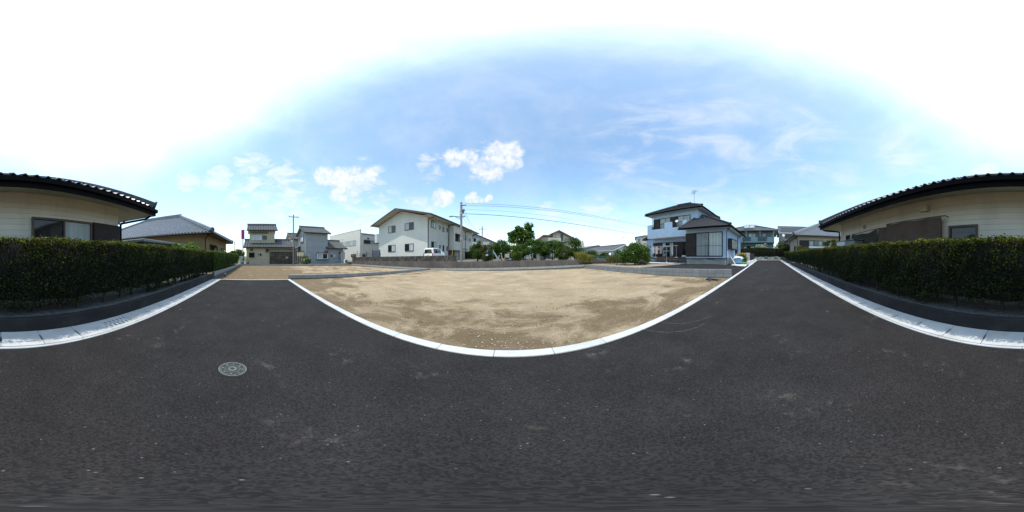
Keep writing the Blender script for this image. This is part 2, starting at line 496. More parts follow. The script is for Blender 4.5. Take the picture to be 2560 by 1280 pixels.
    mat('hedge_core', (0.012, 0.0125, 0.008), 0.95, 0.4, 9, 0.2, 40, 1.0, 20, 0.06)  # dark colour of the added light-blocking hedge core
    mat('garage_board', (0.075, 0.055, 0.042), 0.85, 0.35, 1.6, 0.12, 30, dirt=(0.17, 0.14, 0.11), dirt_amt=0.55, dirt_sx=(1, 1, 1), dscale=1.5)
    mat('paper_patch', (0.42, 0.39, 0.32), 0.8, 0.08)
    mat('rust_red', (0.20, 0.05, 0.035), 0.8, 0.2)
    mat('shed_metal', (0.23, 0.25, 0.24), 0.45, 0.08, 2, 0.04, 60, metal=0.2)
    mat('solar_cell', (0.045, 0.048, 0.058), 0.6, 0.1, 3, spec=.2)
    mat('heater_panel', (0.34, 0.36, 0.38), 0.5, 0.05, 3)
    mat('pvc_grey', (0.11, 0.13, 0.16), 0.45, 0.08, 6)
    mat('iron_cover', (0.042, 0.048, 0.047), 0.6, 0.25, 18, 0.15, 90, 0.4, 90, 0.006, metal=0.35)
    mat('worn_iron', (0.165, 0.17, 0.155), 0.5, 0.2, 30, 0.1, 90, metal=0.3)
    mat('pebble', (0.34, 0.29, 0.22), 0.9, 0.3, 40, 0.0)
    mat('cloth_pale', (0.52, 0.50, 0.48), 0.95, 0.1)
    mat('cloth_pink', (0.55, 0.42, 0.36), 0.95, 0.1)
    mat('cloth_dark', (0.028, 0.03, 0.04), 0.95, 0.1)
    mat('cloth_grey', (0.25, 0.25, 0.25), 0.95, 0.1)
    mat('pail_blue', (0.22, 0.42, 0.6), 0.5, 0.05)
    mat('play_teal', (0.20, 0.38, 0.38), 0.5, 0.08)
    mat('play_pink', (0.42, 0.25, 0.24), 0.6, 0.1)
    mat('play_red', (0.6, 0.06, 0.12), 0.5, 0.1)
    mat('mesh_green', (0.022, 0.105, 0.062), 0.7, 0.2)
    mat('petal_white', (0.72, 0.70, 0.66), 0.8, 0.1)
    mat('petal_pink', (0.62, 0.32, 0.42), 0.8, 0.15)
    mat('turf_mat', (0.08, 0.26, 0.05), 0.95, 0.25, 20)
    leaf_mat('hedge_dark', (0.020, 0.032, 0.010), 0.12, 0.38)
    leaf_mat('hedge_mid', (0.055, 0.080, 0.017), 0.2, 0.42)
    leaf_mat('hedge_tip_sunlit', (0.27, 0.255, 0.034), 0.45, 0.45)  # yellowish shoots, colour brightened to stand in for sunlight on the tips
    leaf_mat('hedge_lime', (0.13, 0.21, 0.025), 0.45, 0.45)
    leaf_mat('leaf_dark', (0.034, 0.074, 0.013), 0.2, 0.42)
    leaf_mat('leaf_mid', (0.080, 0.155, 0.022), 0.25, 0.45)
    leaf_mat('leaf_light', (0.145, 0.23, 0.034), 0.3, 0.45)
    leaf_mat('leaf_lime', (0.17, 0.27, 0.035), 0.35, 0.45)
    leaf_mat('leaf_olive', (0.10, 0.105, 0.028), 0.25, 0.5)
    leaf_mat('leaf_brown', (0.13, 0.085, 0.028), 0.25, 0.5)
    leaf_mat('grass_straw', (0.40, 0.36, 0.085), 0.3, 0.6)
    leaf_mat('grass_dry', (0.20, 0.18, 0.075), 0.3, 0.6)
    leaf_mat('weed_green', (0.07, 0.10, 0.025), 0.3, 0.6)


build_materials()

# ------------------------------------------------------------------ mesh helpers


def link(o, parent=None):
    COL.objects.link(o)
    if parent is not None:
        o.parent = parent
    return o


def raw_obj(name, mesh, parent=None):
    return link(bpy.data.objects.new(name, mesh), parent)


def set_mats(me, mats):
    if isinstance(mats, str):
        mats = [mats]
    for m in mats:
        me.materials.append(MATS[m])


class MB:
    """collects faces and links them as one mesh object"""

    def __init__(s):
        s.v = []
        s.f = []
        s.mi = []
        s.m = 0

    def face(s, pts):
        i = len(s.v)
        s.v.extend([tuple(p) for p in pts])
        s.f.append(tuple(range(i, i + len(pts))))
        s.mi.append(s.m)
        return s

    def hexa(s, p):
        """8 points: bottom ring 0-3 counter-clockwise seen from above, top ring 4-7"""
        i = len(s.v)
        s.v.extend([tuple(q) for q in p])
        for a in ((0, 3, 2, 1), (4, 5, 6, 7), (0, 1, 5, 4), (1, 2, 6, 5), (2, 3, 7, 6), (3, 0, 4, 7)):
            s.f.append(tuple(i + k for k in a))
            s.mi.append(s.m)
        return s

    def box(s, x0, x1, y0, y1, z0, z1):
        return s.hexa([(x0, y0, z0), (x1, y0, z0), (x1, y1, z0), (x0, y1, z0), (x0, y0, z1), (x1, y0, z1), (x1, y1, z1), (x0, y1, z1)])

    def lbox(s, P, u, n, s0, s1, d0, d1, z0, z1):
        """box on a vertical wall: s along u, d outward along n, z up from P"""
        P = Vector(P)
        u = Vector(u)
        n = Vector(n)
        q = lambda a, d, z: P + u * a + n * d + Vector((0, 0, z))
        pts = [q(s0, d0, z0), q(s1, d0, z0), q(s1, d1, z0), q(s0, d1, z0)]
        pts += [q(s0, d0, z1), q(s1, d0, z1), q(s1, d1, z1), q(s0, d1, z1)]
        if u.cross(n).z < 0:
            pts = [pts[i] for i in (1, 0, 3, 2, 5, 4, 7, 6)]
        return s.hexa(pts)

    def bar(s, p0, p1, w, h, up=(0, 0, 1)):
        p0, p1 = Vector(p0), Vector(p1)
        d = (p1 - p0).normalized()
        up = Vector(up)
        if abs(d.dot(up)) > 0.98:
            up = Vector((1, 0, 0))
        a = d.cross(up).normalized() * (w / 2)
        b = a.cross(d).normalized() * (h / 2)
        return s.hexa([p0 - a - b, p0 + a - b, p1 + a - b, p1 - a - b, p0 - a + b, p0 + a + b, p1 + a + b, p1 - a + b])

    def tube(s, p0, p1, r0, r1=None, n=8, cap=True):
        r1 = r0 if r1 is None else r1
        p0, p1 = Vector(p0), Vector(p1)
        d = (p1 - p0).normalized()
        up = Vector((0, 0, 1)) if abs(d.z) < 0.95 else Vector((1, 0, 0))
        a = d.cross(up).normalized()
        b = d.cross(a).normalized()
        i = len(s.v)
        for p, r in ((p0, r0), (p1, r1)):
            for k in range(n):
                t = 2 * pi * k / n
                s.v.append(tuple(p + a * (r * cos(t)) + b * (r * sin(t))))
        for k in range(n):
            k2 = (k + 1) % n
            s.f.append((i + k, i + n + k, i + n + k2, i + k2))
            s.mi.append(s.m)
        if cap:
            s.f.append(tuple(i + k for k in range(n)))
            s.f.append(tuple(i + n + k for k in reversed(range(n))))
            s.mi += [s.m, s.m]
        return s

    def path(s, pts, r, n=6):
        for a, b in zip(pts[:-1], pts[1:]):
            s.tube(a, b, r, r, n)
        return s

    def prism(s, pts, vec):
        """extrude a planar polygon by vec"""
        i = len(s.v)
        n = len(pts)
        vec = Vector(vec)
        s.v.extend([tuple(Vector(p)) for p in pts])
        s.v.extend([tuple(Vector(p) + vec) for p in pts])
        s.f.append(tuple(range(i + n - 1, i - 1, -1)))
        s.f.append(tuple(range(i + n, i + 2 * n)))
        s.mi += [s.m, s.m]
        for k in range(n):
            k2 = (k + 1) % n
            s.f.append((i + k, i + k2, i + n + k2, i + n + k))
            s.mi.append(s.m)
        return s

    def blob(s, c, r, n=8, rings=5, jit=0.0):
        c = Vector(c)
        r = Vector(r) if hasattr(r, '__len__') else Vector((r, r, r))
        i = len(s.v)
        for a in range(1, rings):
            ph = pi * a / rings
            for k in range(n):
                t = 2 * pi * k / n
                j = 1 + jit * random.uniform(-1, 1)
                s.v.append((c.x + r.x * sin(ph) * cos(t) * j, c.y + r.y * sin(ph) * sin(t) * j, c.z + r.z * cos(ph) * j))
        s.v.append((c.x, c.y, c.z + r.z))
        s.v.append((c.x, c.y, c.z - r.z))
        top = len(s.v) - 2
        for a in range(rings - 2):
            for k in range(n):
                k2 = (k + 1) % n
                s.f.append((i + a * n + k, i + (a + 1) * n + k, i + (a + 1) * n + k2, i + a * n + k2))
                s.mi.append(s.m)
        for k in range(n):
            k2 = (k + 1) % n
            s.f.append((i + k, i + k2, top))
            s.f.append((i + (rings - 2) * n + k2, i + (rings - 2) * n + k, top + 1))
            s.mi += [s.m, s.m]
        return s

    def mesh(s, name, mats, smooth=False, bevel=0.0, fix=True):
        me = bpy.data.meshes.new(name)
        me.from_pydata(s.v, [], s.f)
        set_mats(me, mats)
        me.polygons.foreach_set('material_index', s.mi)
        if bevel or fix:
            bm = bmesh.new()
            bm.from_mesh(me)
            if bevel:
                bmesh.ops.remove_doubles(bm, verts=bm.verts, dist=1e-5)
                bmesh.ops.bevel(bm, geom=list(bm.edges), offset=bevel, segments=1, affect='EDGES', profile=0.5)
            if fix and len(bm.faces) < 60000:
                bmesh.ops.recalc_face_normals(bm, faces=bm.faces)
            bm.to_mesh(me)
            bm.free()
        if smooth:
            me.polygons.foreach_set('use_smooth', [True] * len(me.polygons))
        me.update()
        return me

    def build(s, name, mats, parent=None, smooth=False, bevel=0.0, kind=None, label=None, fix=True):
        o = raw_obj(name, s.mesh(name, mats, smooth, bevel, fix), parent)
        if kind:
            o['kind'] = kind
        if label:
            o['label'] = label
        return o


def tag(o, label, cat, group=None):
    o['label'] = label
    o['category'] = cat
    if group:
        o['group'] = group
    return o


def thing(name, label, cat, loc=(0, 0, 0), rz=0.0, group=None):
    o = bpy.data.objects.new(name, None)
    o.empty_display_size = 0.2
    o.location = loc
    o.rotation_euler = (0, 0, rz)
    COL.objects.link(o)
    return tag(o, label, cat, group)


def copy_tree(o, parent=None):
    c = o.copy()
    COL.objects.link(c)
    if parent is not None:
        c.parent = parent
    for ch in list(o.children):
        copy_tree(ch, c)
    return c


def fast_mesh(name, verts, faces, mats, mi=None, parent=None, kind=None, smooth=False):
    """verts (n,3), faces (m,4) numpy"""
    me = bpy.data.meshes.new(name)
    nv, nf = len(verts), len(faces)
    k = faces.shape[1]
    me.vertices.add(nv)
    me.vertices.foreach_set('co', verts.astype(np.float32).ravel())
    me.loops.add(nf * k)
    me.loops.foreach_set('vertex_index', faces.astype(np.int32).ravel())
    me.polygons.add(nf)
    me.polygons.foreach_set('loop_start', np.arange(0, nf * k, k, dtype=np.int32))
    set_mats(me, mats)
    if mi is not None:
        me.polygons.foreach_set('material_index', mi.astype(np.int32))
    if smooth:
        me.polygons.foreach_set('use_smooth', np.ones(nf, dtype=bool))
    me.update(calc_edges=True)
    o = raw_obj(name, me, parent)
    if kind:
        o['kind'] = kind
    return o


def leaves(name, pts, size, mats, weights=None, mi=None, parent=None, kind='stuff', aspect=0.55, up=0.25, nrm=None):
    """one rhombic, slightly folded leaf at every point"""
    n = len(pts)
    d = RNG.normal(size=(n, 3))
    d[:, 2] += up
    if nrm is not None:
        d += nrm * 1.0
    d /= np.linalg.norm(d, axis=1)[:, None] + 1e-9
    a = np.cross(d, RNG.normal(size=(n, 3)))
    a /= np.linalg.norm(a, axis=1)[:, None] + 1e-9
    b = np.cross(d, a)
    sz = size * RNG.uniform(0.6, 1.35, n)[:, None]
    v = np.empty((n, 4, 3))
    v[:, 0] = pts - a * sz * 0.5
    v[:, 1] = pts + b * sz * 0.5 * aspect + d * sz * 0.12
    v[:, 2] = pts + a * sz * 0.5
    v[:, 3] = pts - b * sz * 0.5 * aspect + d * sz * 0.12
    f = np.arange(n * 4).reshape(n, 4)
    if mi is None:
        mi = RNG.choice(len(mats), n, p=weights)
    return fast_mesh(name, v.reshape(-1, 3), f, mats, mi, parent, kind)


# ------------------------------------------------------------------ ground levels


def g_road(x):
    if x < 0:
        return 0.008 * max(x, -9)
    x = min(x, 30)
    return 0.0135 * x + 0.0003 * x * x


def g_lot(x, y):
    return 0.0125 * min(max(x, -12), 8) - 0.0195 * min(max(y - 1.7, 0), 14)


def sheet(name, x0, x1, y0, y1, step, fz, material, kind='structure', rough=0.0, stepy=None):
    nx = max(2, int(round((x1 - x0) / step)) + 1)
    ny = max(2, int(round((y1 - y0) / (stepy or step))) + 1)
    X, Y = np.meshgrid(np.linspace(x0, x1, nx), np.linspace(y0, y1, ny), indexing='ij')
    Z = np.vectorize(fz)(X, Y).astype(float)
    if rough:
        nz = np.zeros_like(Z)
        for fq, am in ((0.5, 1.0), (1.1, 0.6), (2.3, 0.45), (5.1, 0.3)):
            for _ in range(3):
                a = RNG.uniform(0, 2 * pi)
                nz += am / 3 * np.sin((X * cos(a) + Y * sin(a)) * fq * 2 * pi / 1.6 + RNG.uniform(0, 6.28))
        ed = np.minimum.reduce([X - x0, x1 - X, Y - y0, y1 - Y])
        Z += nz * rough * np.clip(ed / 0.5, 0, 1)
    v = np.stack([X, Y, Z], -1).reshape(-1, 3)
    idx = np.arange(nx * ny).reshape(nx, ny)
    f = np.stack([idx[:-1, :-1], idx[1:, :-1], idx[1:, 1:], idx[:-1, 1:]], -1).reshape(-1, 4)
    o = fast_mesh(name, v, f, [material], None, None, kind, True)
    return o


LOT_Y0 = 1.695           # inner edge of the lot kerb
ROAD_N = 1.565           # asphalt edge on the lot side
ROAD_S = -1.74           # asphalt edge on the hedge side
GUT_S = -2.20            # far edge of the gutter
XL, XR = -7.98, 24.5     # road ends

sheet('road', XL, XR, ROAD_S, ROAD_N, 0.5, lambda x, y: g_road(x), 'asphalt')
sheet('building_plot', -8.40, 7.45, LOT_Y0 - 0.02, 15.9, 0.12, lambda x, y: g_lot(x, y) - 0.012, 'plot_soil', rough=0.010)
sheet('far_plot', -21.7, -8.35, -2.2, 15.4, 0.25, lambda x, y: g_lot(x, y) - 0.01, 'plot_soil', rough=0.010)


def drive_z(x, y):
    base = g_road(x) + 0.02
    k = min(max((y - 1.7) / 3.2, 0), 1)
    top = 0.40 - 0.017 * max(y - 4.9, 0)
    return base * (1 - k) + max(top, 0.16) * k


sheet('driveway', 7.58, 14.6, 1.70, 7.85, 0.3, drive_z, 'asphalt')
sheet('garden_soil', 7.58, 13.0, 7.86, 16.2, 0.3, lambda x, y: drive_z(x, y) + 0.004, 'yard_soil', rough=0.012)
sheet('gravel_strip', 13.0, 16.4, 7.86, 14.5, 0.4, lambda x, y: 0.37, 'white_gravel', rough=0.01)
sheet('house_yard', 14.6, 24.6, 1.72, 7.855, 0.5, lambda x, y: 0.42 + 0.012 * (x - 14.6), 'yard_ground')
sheet('apartment_yard', -22.0, 12.0, 16.02, 60.0, 1.0, lambda x, y: 0.46, 'yard_ground')
sheet('hedge_bed', -8.1, 24.6, -3.6, -2.315, 0.3, lambda x, y: 0.19 + max(g_road(x), 0), 'bed_gravel', rough=0.012)
sheet('house_plot', -8.1, 26.0, -16.0, -3.6, 1.0, lambda x, y: 0.19 + max(g_road(x), 0), 'yard_ground')
sheet('cross_street', 24.5, 26.4, -20.0, 12.0, 0.6, lambda x, y: g_road(24.5) - 0.004, 'pale_concrete')
sheet('east_ground', 26.4, 60.0, -40.0, 40.0, 4.0, lambda x, y: 0.52, 'yard_ground')
gs = MB()
ang = [2 * pi * k / 48 for k in range(48)]
prev = None
for r in (0.01, 6, 20, 60, 200, 700, 2500):
    ring = [(r * cos(a), r * sin(a), -0.75) for a in ang]
    if prev:
        for k in range(48):
            gs.face([prev[k], prev[(k + 1) % 48], ring[(k + 1) % 48], ring[k]][::-1])
    prev = ring
go = gs.build('ground', 'yard_ground', kind='structure')
sheet('west_ground', -70.0, -21.72, -30.0, 14.3, 3.0, lambda x, y: -0.14, 'yard_ground')
sheet('neighbour_plot', -21.72, -8.1, -24.0, -2.2, 1.0, lambda x, y: 0.0, 'yard_ground')
sheet('north_west_ground', -70.0, -22.0, 14.3, 70.0, 3.0, lambda x, y: 0.1, 'yard_ground')
sheet('north_east_ground', 12.0, 70.0, 16.2, 70.0, 3.0, lambda x, y: 0.44, 'yard_ground')
sheet('side_yard', 16.4, 26.4, 7.86, 16.2, 1.0, lambda x, y: 0.42, 'yard_ground')

# ------------------------------------------------------------------ kerbs and gutter
kerb = bpy.data.objects.new('kerb', None)
COL.objects.link(kerb)
kerb['kind'] = 'structure'
kb = MB()
kb.box(-0.2978, 0.2978, -0.065, 0.065, -0.12, 0.0)
kmesh = kb.mesh('kerb_stone', 'kerb_concrete', bevel=0.006)


def slope_at(f, x):
    return atan2(f(x + 0.25) - f(x - 0.25), 0.5)


x = XL + 0.3
while x < 24.0:
    o = raw_obj('kerb_stone', kmesh, kerb)
    o.location = (x, 1.63 + random.uniform(-0.0015, 0.0015), g_road(x) + 0.016 + random.uniform(-0.0015, 0.0015))
    o.rotation_euler = (0, -slope_at(g_road, x), 0)
    x += 0.6
kb = MB()
kb.box(-8.075, -7.985, ROAD_S - 0.45, 1.70, -0.25, -0.055)
kb.build('end_kerb', 'kerb_concrete', bevel=0.006, kind='structure')

gut = bpy.data.objects.new('gutter', None)
COL.objects.link(gut)
gut['kind'] = 'structure'
tr = MB()
n = 70
for i in range(n):
    xa = XL + (24.5 - XL) * i / n
    xb = XL + (24.5 - XL) * (i + 1) / n
    za, zb = g_road(xa), g_road(xb)
    tr.face([(xa, -2.2, za - 0.09), (xb, -2.2, zb - 0.09), (xb, -1.742, zb - 0.09), (xa, -1.742, za - 0.09)])
tr.build('trough', 'slot_dark', gut, fix=False)
lb = MB()
lb.box(-0.498, 0.498, -0.021, 0.021, -0.1, 0.0)
lipm = lb.mesh('gutter_lip', 'gutter_concrete', bevel=0.004)
# cover slab: a plain plate with a half slot notched into each end
cv = MB()
h0, h1 = -0.085, 0.0
pl = [(-0.2465, -0.205), (0.2465, -0.205), (0.2465, -0.065), (0.236, -0.065), (0.236, 0.075), (0.2465, 0.075),
      (0.2465, 0.2), (-0.2465, 0.2), (-0.2465, 0.075), (-0.236, 0.075), (-0.236, -0.065), (-0.2465, -0.065)]
cv.prism([(a, b, h0) for a, b in pl], (0, 0, h1 - h0))
cvm = cv.mesh('gutter_cover', 'gutter_concrete')
gv = MB()
for a, b in ((-0.205, -0.125), (-0.03, 0.03), (0.125, 0.2)):
    gv.box(-0.2485, 0.2485, a, b, h0, h1)
for a, b in ((-0.1245, -0.0305), (0.0305, 0.1245)):
    for k in range(7):
        xc = -0.24 + k * 0.08
        gv.box(xc - 0.0275 if k else -0.2485, xc + 0.0275 if k < 6 else 0.2485, a, b, h0, h1 - 0.0005)
gvm = gv.mesh('gutter_cover', 'gutter_concrete')
x = XL + 0.25 - 0.03
k = 0
while x < 24.4:
    special = abs(x + 1.9) < 0.25
    o = raw_obj('slotted_gutter_cover' if special else 'gutter_cover', gvm if special else cvm, gut)
    o.location = (x, -1.992, g_road(x) + 0.012 + random.uniform(-0.002, 0.002))
    o.rotation_euler = (random.uniform(-0.003, 0.003), -slope_at(g_road, x), 0)
    x += 0.5
    k += 1
x = XL + 0.5
while x < 24.2:
    o = raw_obj('gutter_lip', lipm, gut)
    o.location = (x, -1.764, g_road(x) + 0.010)
    o.rotation_euler = (0, -slope_at(g_road, x), 0)
    x += 1.0

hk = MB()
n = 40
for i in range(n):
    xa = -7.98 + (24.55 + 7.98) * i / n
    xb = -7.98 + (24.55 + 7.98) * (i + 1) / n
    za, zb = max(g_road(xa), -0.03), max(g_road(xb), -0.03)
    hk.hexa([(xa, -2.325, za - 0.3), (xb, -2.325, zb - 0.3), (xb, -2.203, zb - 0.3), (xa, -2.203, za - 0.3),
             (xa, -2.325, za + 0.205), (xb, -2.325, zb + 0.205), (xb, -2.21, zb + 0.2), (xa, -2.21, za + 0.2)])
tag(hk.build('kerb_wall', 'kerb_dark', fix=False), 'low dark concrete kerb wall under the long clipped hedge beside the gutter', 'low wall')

# ------------------------------------------------------------------ walls
blk = {}


def block_mesh(mname, ln=0.394, th=0.12, h=0.194):
    key = (mname, ln, th, h)
    if key not in blk:
        b = MB()
        b.box(-ln / 2, ln / 2, -th / 2, th / 2, -h / 2, h / 2)
        blk[key] = b.mesh('block', mname, bevel=0.004)
    return blk[key]


def block_wall(name, label, P0, P1, z0, z1, courses, mname='new_block', base=0.35, th=0.12, cat='block wall', jit=0.0012, group=None, unit=0.4):
    d = Vector((P1[0] - P0[0], P1[1] - P0[1], 0))
    ln = d.length
    rz = atan2(d.y, d.x)
    root = thing(name, label, cat, (P0[0], P0[1], 0), rz, group)
    sl = atan2(z1 - z0, ln)
    core = MB()
    hb = 0.2 * courses
    core.hexa([(0.004, -th / 2 + 0.012, z0 - hb - base), (ln - 0.004, -th / 2 + 0.012, z1 - hb - base), (ln - 0.004, th / 2 - 0.012, z1 - hb - base), (0.004, th / 2 - 0.012, z0 - hb - base),
               (0.004, -th / 2 + 0.012, z0 - 0.006), (ln - 0.004, -th / 2 + 0.012, z1 - 0.006), (ln - 0.004, th / 2 - 0.012, z1 - 0.006), (0.004, th / 2 - 0.012, z0 - 0.006)])
    core.build('mortar', 'mortar', root)
    nb = max(1, int(round(ln / unit)))
    w = ln / nb
    me = block_mesh(mname, round(w - 0.012, 4), th, 0.189)
    for c in range(courses):
        for i in range(nb):
            s = (i + 0.5) * w
            o = raw_obj('block', me, root)
            o.location = (s, random.uniform(-jit, jit), z0 + (z1 - z0) * s / ln - 0.1 - 0.2 * c)
            o.rotation_euler = (0, -sl, 0)
    return root


block_wall('block_wall', 'pale new two-course block wall between the sandy plot and the asphalt driveway', (7.51, 1.70), (7.51, 15.70), 0.50, 0.20, 2)
block_wall('block_wall', 'new grey one-course block wall dividing the two sandy plots', (-8.46, 1.70), (-8.46, 15.16), 0.126, -0.18, 1)
block_wall('block_wall', 'low pale block wall along the back of the near sandy plot', (-8.52, 15.23), (7.57, 15.78), -0.18, 0.20, 1)
block_wall('block_wall', 'low pale block wall at the foot of the lichen-black block wall behind the far plot', (-21.72, 14.36), (-8.53, 15.22), -0.12, -0.18, 1)
block_wall('block_wall', 'low grey block wall in front of the yellow and grey corrugated houses', (-21.66, -2.0), (-21.66, 14.28), 0.08, -0.12, 1)
block_wall('block_wall', 'low smooth wall under the lighter green hedge at the far plot', (-8.02, -2.14), (-21.58, -2.08), 0.30, 0.08, 1)


def poly_wall(name, label, pts, tops, bottom, th, mname, cat='retaining wall'):
    root = thing(name, label, cat, (0, 0, 0))
    for (a, b), (ta, tb) in zip(zip(pts[:-1], pts[1:]), zip(tops[:-1], tops[1:])):
        nn = max(1, int(hypot(b[0] - a[0], b[1] - a[1]) / 3.6))
        for k in range(nn):
            f0, f1 = k / nn, (k + 1) / nn
            p = Vector((a[0] + (b[0] - a[0]) * f0, a[1] + (b[1] - a[1]) * f0, 0))
            q = Vector((a[0] + (b[0] - a[0]) * f1, a[1] + (b[1] - a[1]) * f1, 0))
            d = (q - p).normalized()
            p, q = p + d * 0.004, q - d * 0.004
            no = Vector((-d.y, d.x, 0)) * th
            za, zb = ta + (tb - ta) * f0, ta + (tb - ta) * f1
            m = MB()
            e = Vector((0, 0, 1))
            m.hexa([p + e * bottom, q + e * bottom, q + no + e * bottom, p + no + e * bottom, p + e * za, q + e * zb, q + no + e * zb, p + no + e * za])
            m.build('concrete_panel', mname, root, bevel=0.008)
    return root


poly_wall('retaining_wall', 'long streaked brown concrete retaining wall behind the plots under the trees',
          [(-21.9, 14.62), (-8.46, 15.52), (-5.5, 15.66), (-5.49, 15.66), (10.4, 16.08)], [0.34, 0.55, 0.60, 0.52, 0.82], -0.6, 0.2, 'old_concrete')
poly_wall('retaining_wall', 'short low concrete wall beside the tall weeds and the round bush',
          [(10.45, 16.08), (13.2, 14.4)], [0.62, 0.55], -0.3, 0.2, 'old_concrete')
for (P0, P1, z0, z1, lab) in (((-21.9, 14.72), (-8.46, 15.62), 0.94, 1.15, 'lichen-black block wall on the retaining wall before the factory and gable'),
                              ((-8.46, 15.62), (-5.55, 15.76), 1.15, 1.20, 'lichen-black end piece of block wall next to the utility pole')):
    block_wall('block_wall', lab, P0, P1, z0, z1, 3, 'lichen_block', 0.02, 0.12, 'block wall', 0.004)

# ------------------------------------------------------------------ building helpers


def window(parent, P, u, n, w, h, panes, frame='brown_metal', bw=0.05, depth=0.06, name='window', rail=None, label=None):
    """surface-mounted sash: frame bars and one pane per entry; P is the lower corner"""
    P, u, n = Vector(P), Vector(u), Vector(n)
    m = MB()
    m.lbox(P, u, n, 0, bw, 0.001, depth, 0, h)
    m.lbox(P, u, n, w - bw, w, 0.001, depth, 0, h)
    m.lbox(P, u, n, bw, w - bw, 0.001, depth, h - bw, h)
    m.lbox(P, u, n, bw, w - bw, 0.001, depth + 0.02, 0, bw)
    k = len(panes)
    iw = (w - 2 * bw) / k
    for i in range(1, k):
        m.lbox(P, u, n, bw + iw * i - bw * 0.45, bw + iw * i + bw * 0.45, 0.001, depth - 0.012, bw, h - bw)
    if rail:
        for i in range(k):
            m.lbox(P, u, n, bw + iw * i + bw * 0.45, bw + iw * (i + 1) - bw * 0.45, 0.012, 0.03, rail - 0.018, rail + 0.018)
    o = m.build(name, frame, parent, label=label)
    for i, pm in enumerate(panes):
        q = MB()
        q.lbox(P, u, n, bw + iw * i, bw + iw * (i + 1), 0.001, 0.018 + 0.012 * (i % 2), bw, h - bw)
        q.build('pane', pm, o)
    return o


def slat_panel(parent, P, u, n, w, h, mname, name, ns=8, vertical=False, depth=0.05):
    """shutter box: a backing with raised slats"""
    P, u, n = Vector(P), Vector(u), Vector(n)
    m = MB()
    m.lbox(P, u, n, 0, w, 0.001, depth, 0, h)
    for i in range(ns):
        if vertical:
            a = w * i / ns
            m.lbox(P, u, n, a + w / ns * 0.15, a + w / ns * 0.85, depth, depth + 0.015, 0.03, h - 0.03)
        else:
            a = h * i / ns
            m.lbox(P, u, n, 0.03, w - 0.03, depth, depth + 0.015, a + h / ns * 0.12, a + h / ns * 0.88)
    return m.build(name, mname, parent)


WAVE = [(0.0, 0.0), (0.10, 0.32), (0.22, 0.85), (0.32, 1.0), (0.42, 0.85), (0.54, 0.32), (0.64, 0.0), (0.82, -0.12)]


def wave_h(s, p, amp):
    f = (s / p) % 1.0
    for (a, ha), (b, hb) in zip(WAVE, WAVE[1:] + [(1.0, 0.0)]):
        if a <= f <= b:
            return amp * (ha + (hb - ha) * (f - a) / (b - a))
    return 0.0


def tile_plane(mb, E, u, w, Lo, Hi, T, p=0.3, r=0.28, amp=0.05, lift=0.03, dens=8, skip=None):
    """tiled slope: E origin on the eave, u along it, w up the slope; s runs from Lo(t) to Hi(t) for t in 0..T"""
    E, u, w = Vector(E), Vector(u), Vector(w)
    nn = u.cross(w).normalized()
    if nn.z < 0:
        nn = -nn
    rows = int(math.ceil(T / r - 1e-6))
    offs = [a for a, _ in WAVE] if dens == 8 else [k / dens for k in range(dens)]
    for i in range(rows):
        t0, t1 = i * r, min((i + 1) * r, T)
        lo, hi = Lo(t0), Hi(t0)
        if hi - lo < 0.02:
            continue
        ss = [lo]
        c = math.floor(lo / p)
        while c * p < hi:
            for a in offs:
                q = (c + a) * p
                if lo + 1e-4 < q < hi - 1e-4:
                    ss.append(q)
            c += 1
        ss.append(hi)
        l1, h1 = Lo(t1), Hi(t1)
        base = len(mb.v)
        for q in ss:
            hh = wave_h(q, p, amp)
            q1 = min(max(q, l1), h1)
            mb.v.append(tuple(E + u * q + w * t0 + nn * hh))
            mb.v.append(tuple(E + u * q + w * t0 + nn * (hh + lift)))
            mb.v.append(tuple(E + u * q1 + w * (t1 + 0.005) + nn * hh))
        for k in range(len(ss) - 1):
            if skip and skip(i, (ss[k] + ss[k + 1]) / 2):
                continue
            a, b = base + 3 * k, base + 3 * (k + 1)
            mb.f.append((a, b, b + 1, a + 1))
            mb.f.append((a + 1, b + 1, b + 2, a + 2))
            mb.mi += [mb.m, mb.m]


def tile_mesh(mname, p=0.3, r=0.28, amp=0.05, lift=0.03):
    """one roof tile, origin at its lower left corner: x across, y up the slope"""
    b = MB()
    offs = WAVE + [(1.0, 0.0)]
    row = []
    for a, hh in offs:
        row.append((a * p, amp * hh))
    for (xa, ha), (xb, hb) in zip(row[:-1], row[1:]):
        b.face([(xa, 0, ha + lift), (xb, 0, hb + lift), (xb, r + 0.01, hb), (xa, r + 0.01, ha)])
        b.face([(xa, 0, ha), (xb, 0, hb), (xb, 0, hb + lift), (xa, 0, ha + lift)])
    return b.mesh('roof_tile', mname, fix=False)


def put_tiles(parent, me, E, u, w, cells, p=0.3, r=0.28):
    E, u, w = Vector(E), Vector(u), Vector(w)
    nn = u.cross(w).normalized()
    if nn.z < 0:
        nn = -nn
    M = Matrix((u, w, nn)).transposed()
    if M.determinant() < 0:
        pass
    q = M.to_quaternion()
    for i, j in cells:
        o = raw_obj('roof_tile', me, parent)
        o.location = E + u * (j * p) + w * (i * r) + nn * random.uniform(0, 0.004)
        o.rotation_mode = 'QUATERNION'
        o.rotation_quaternion = q


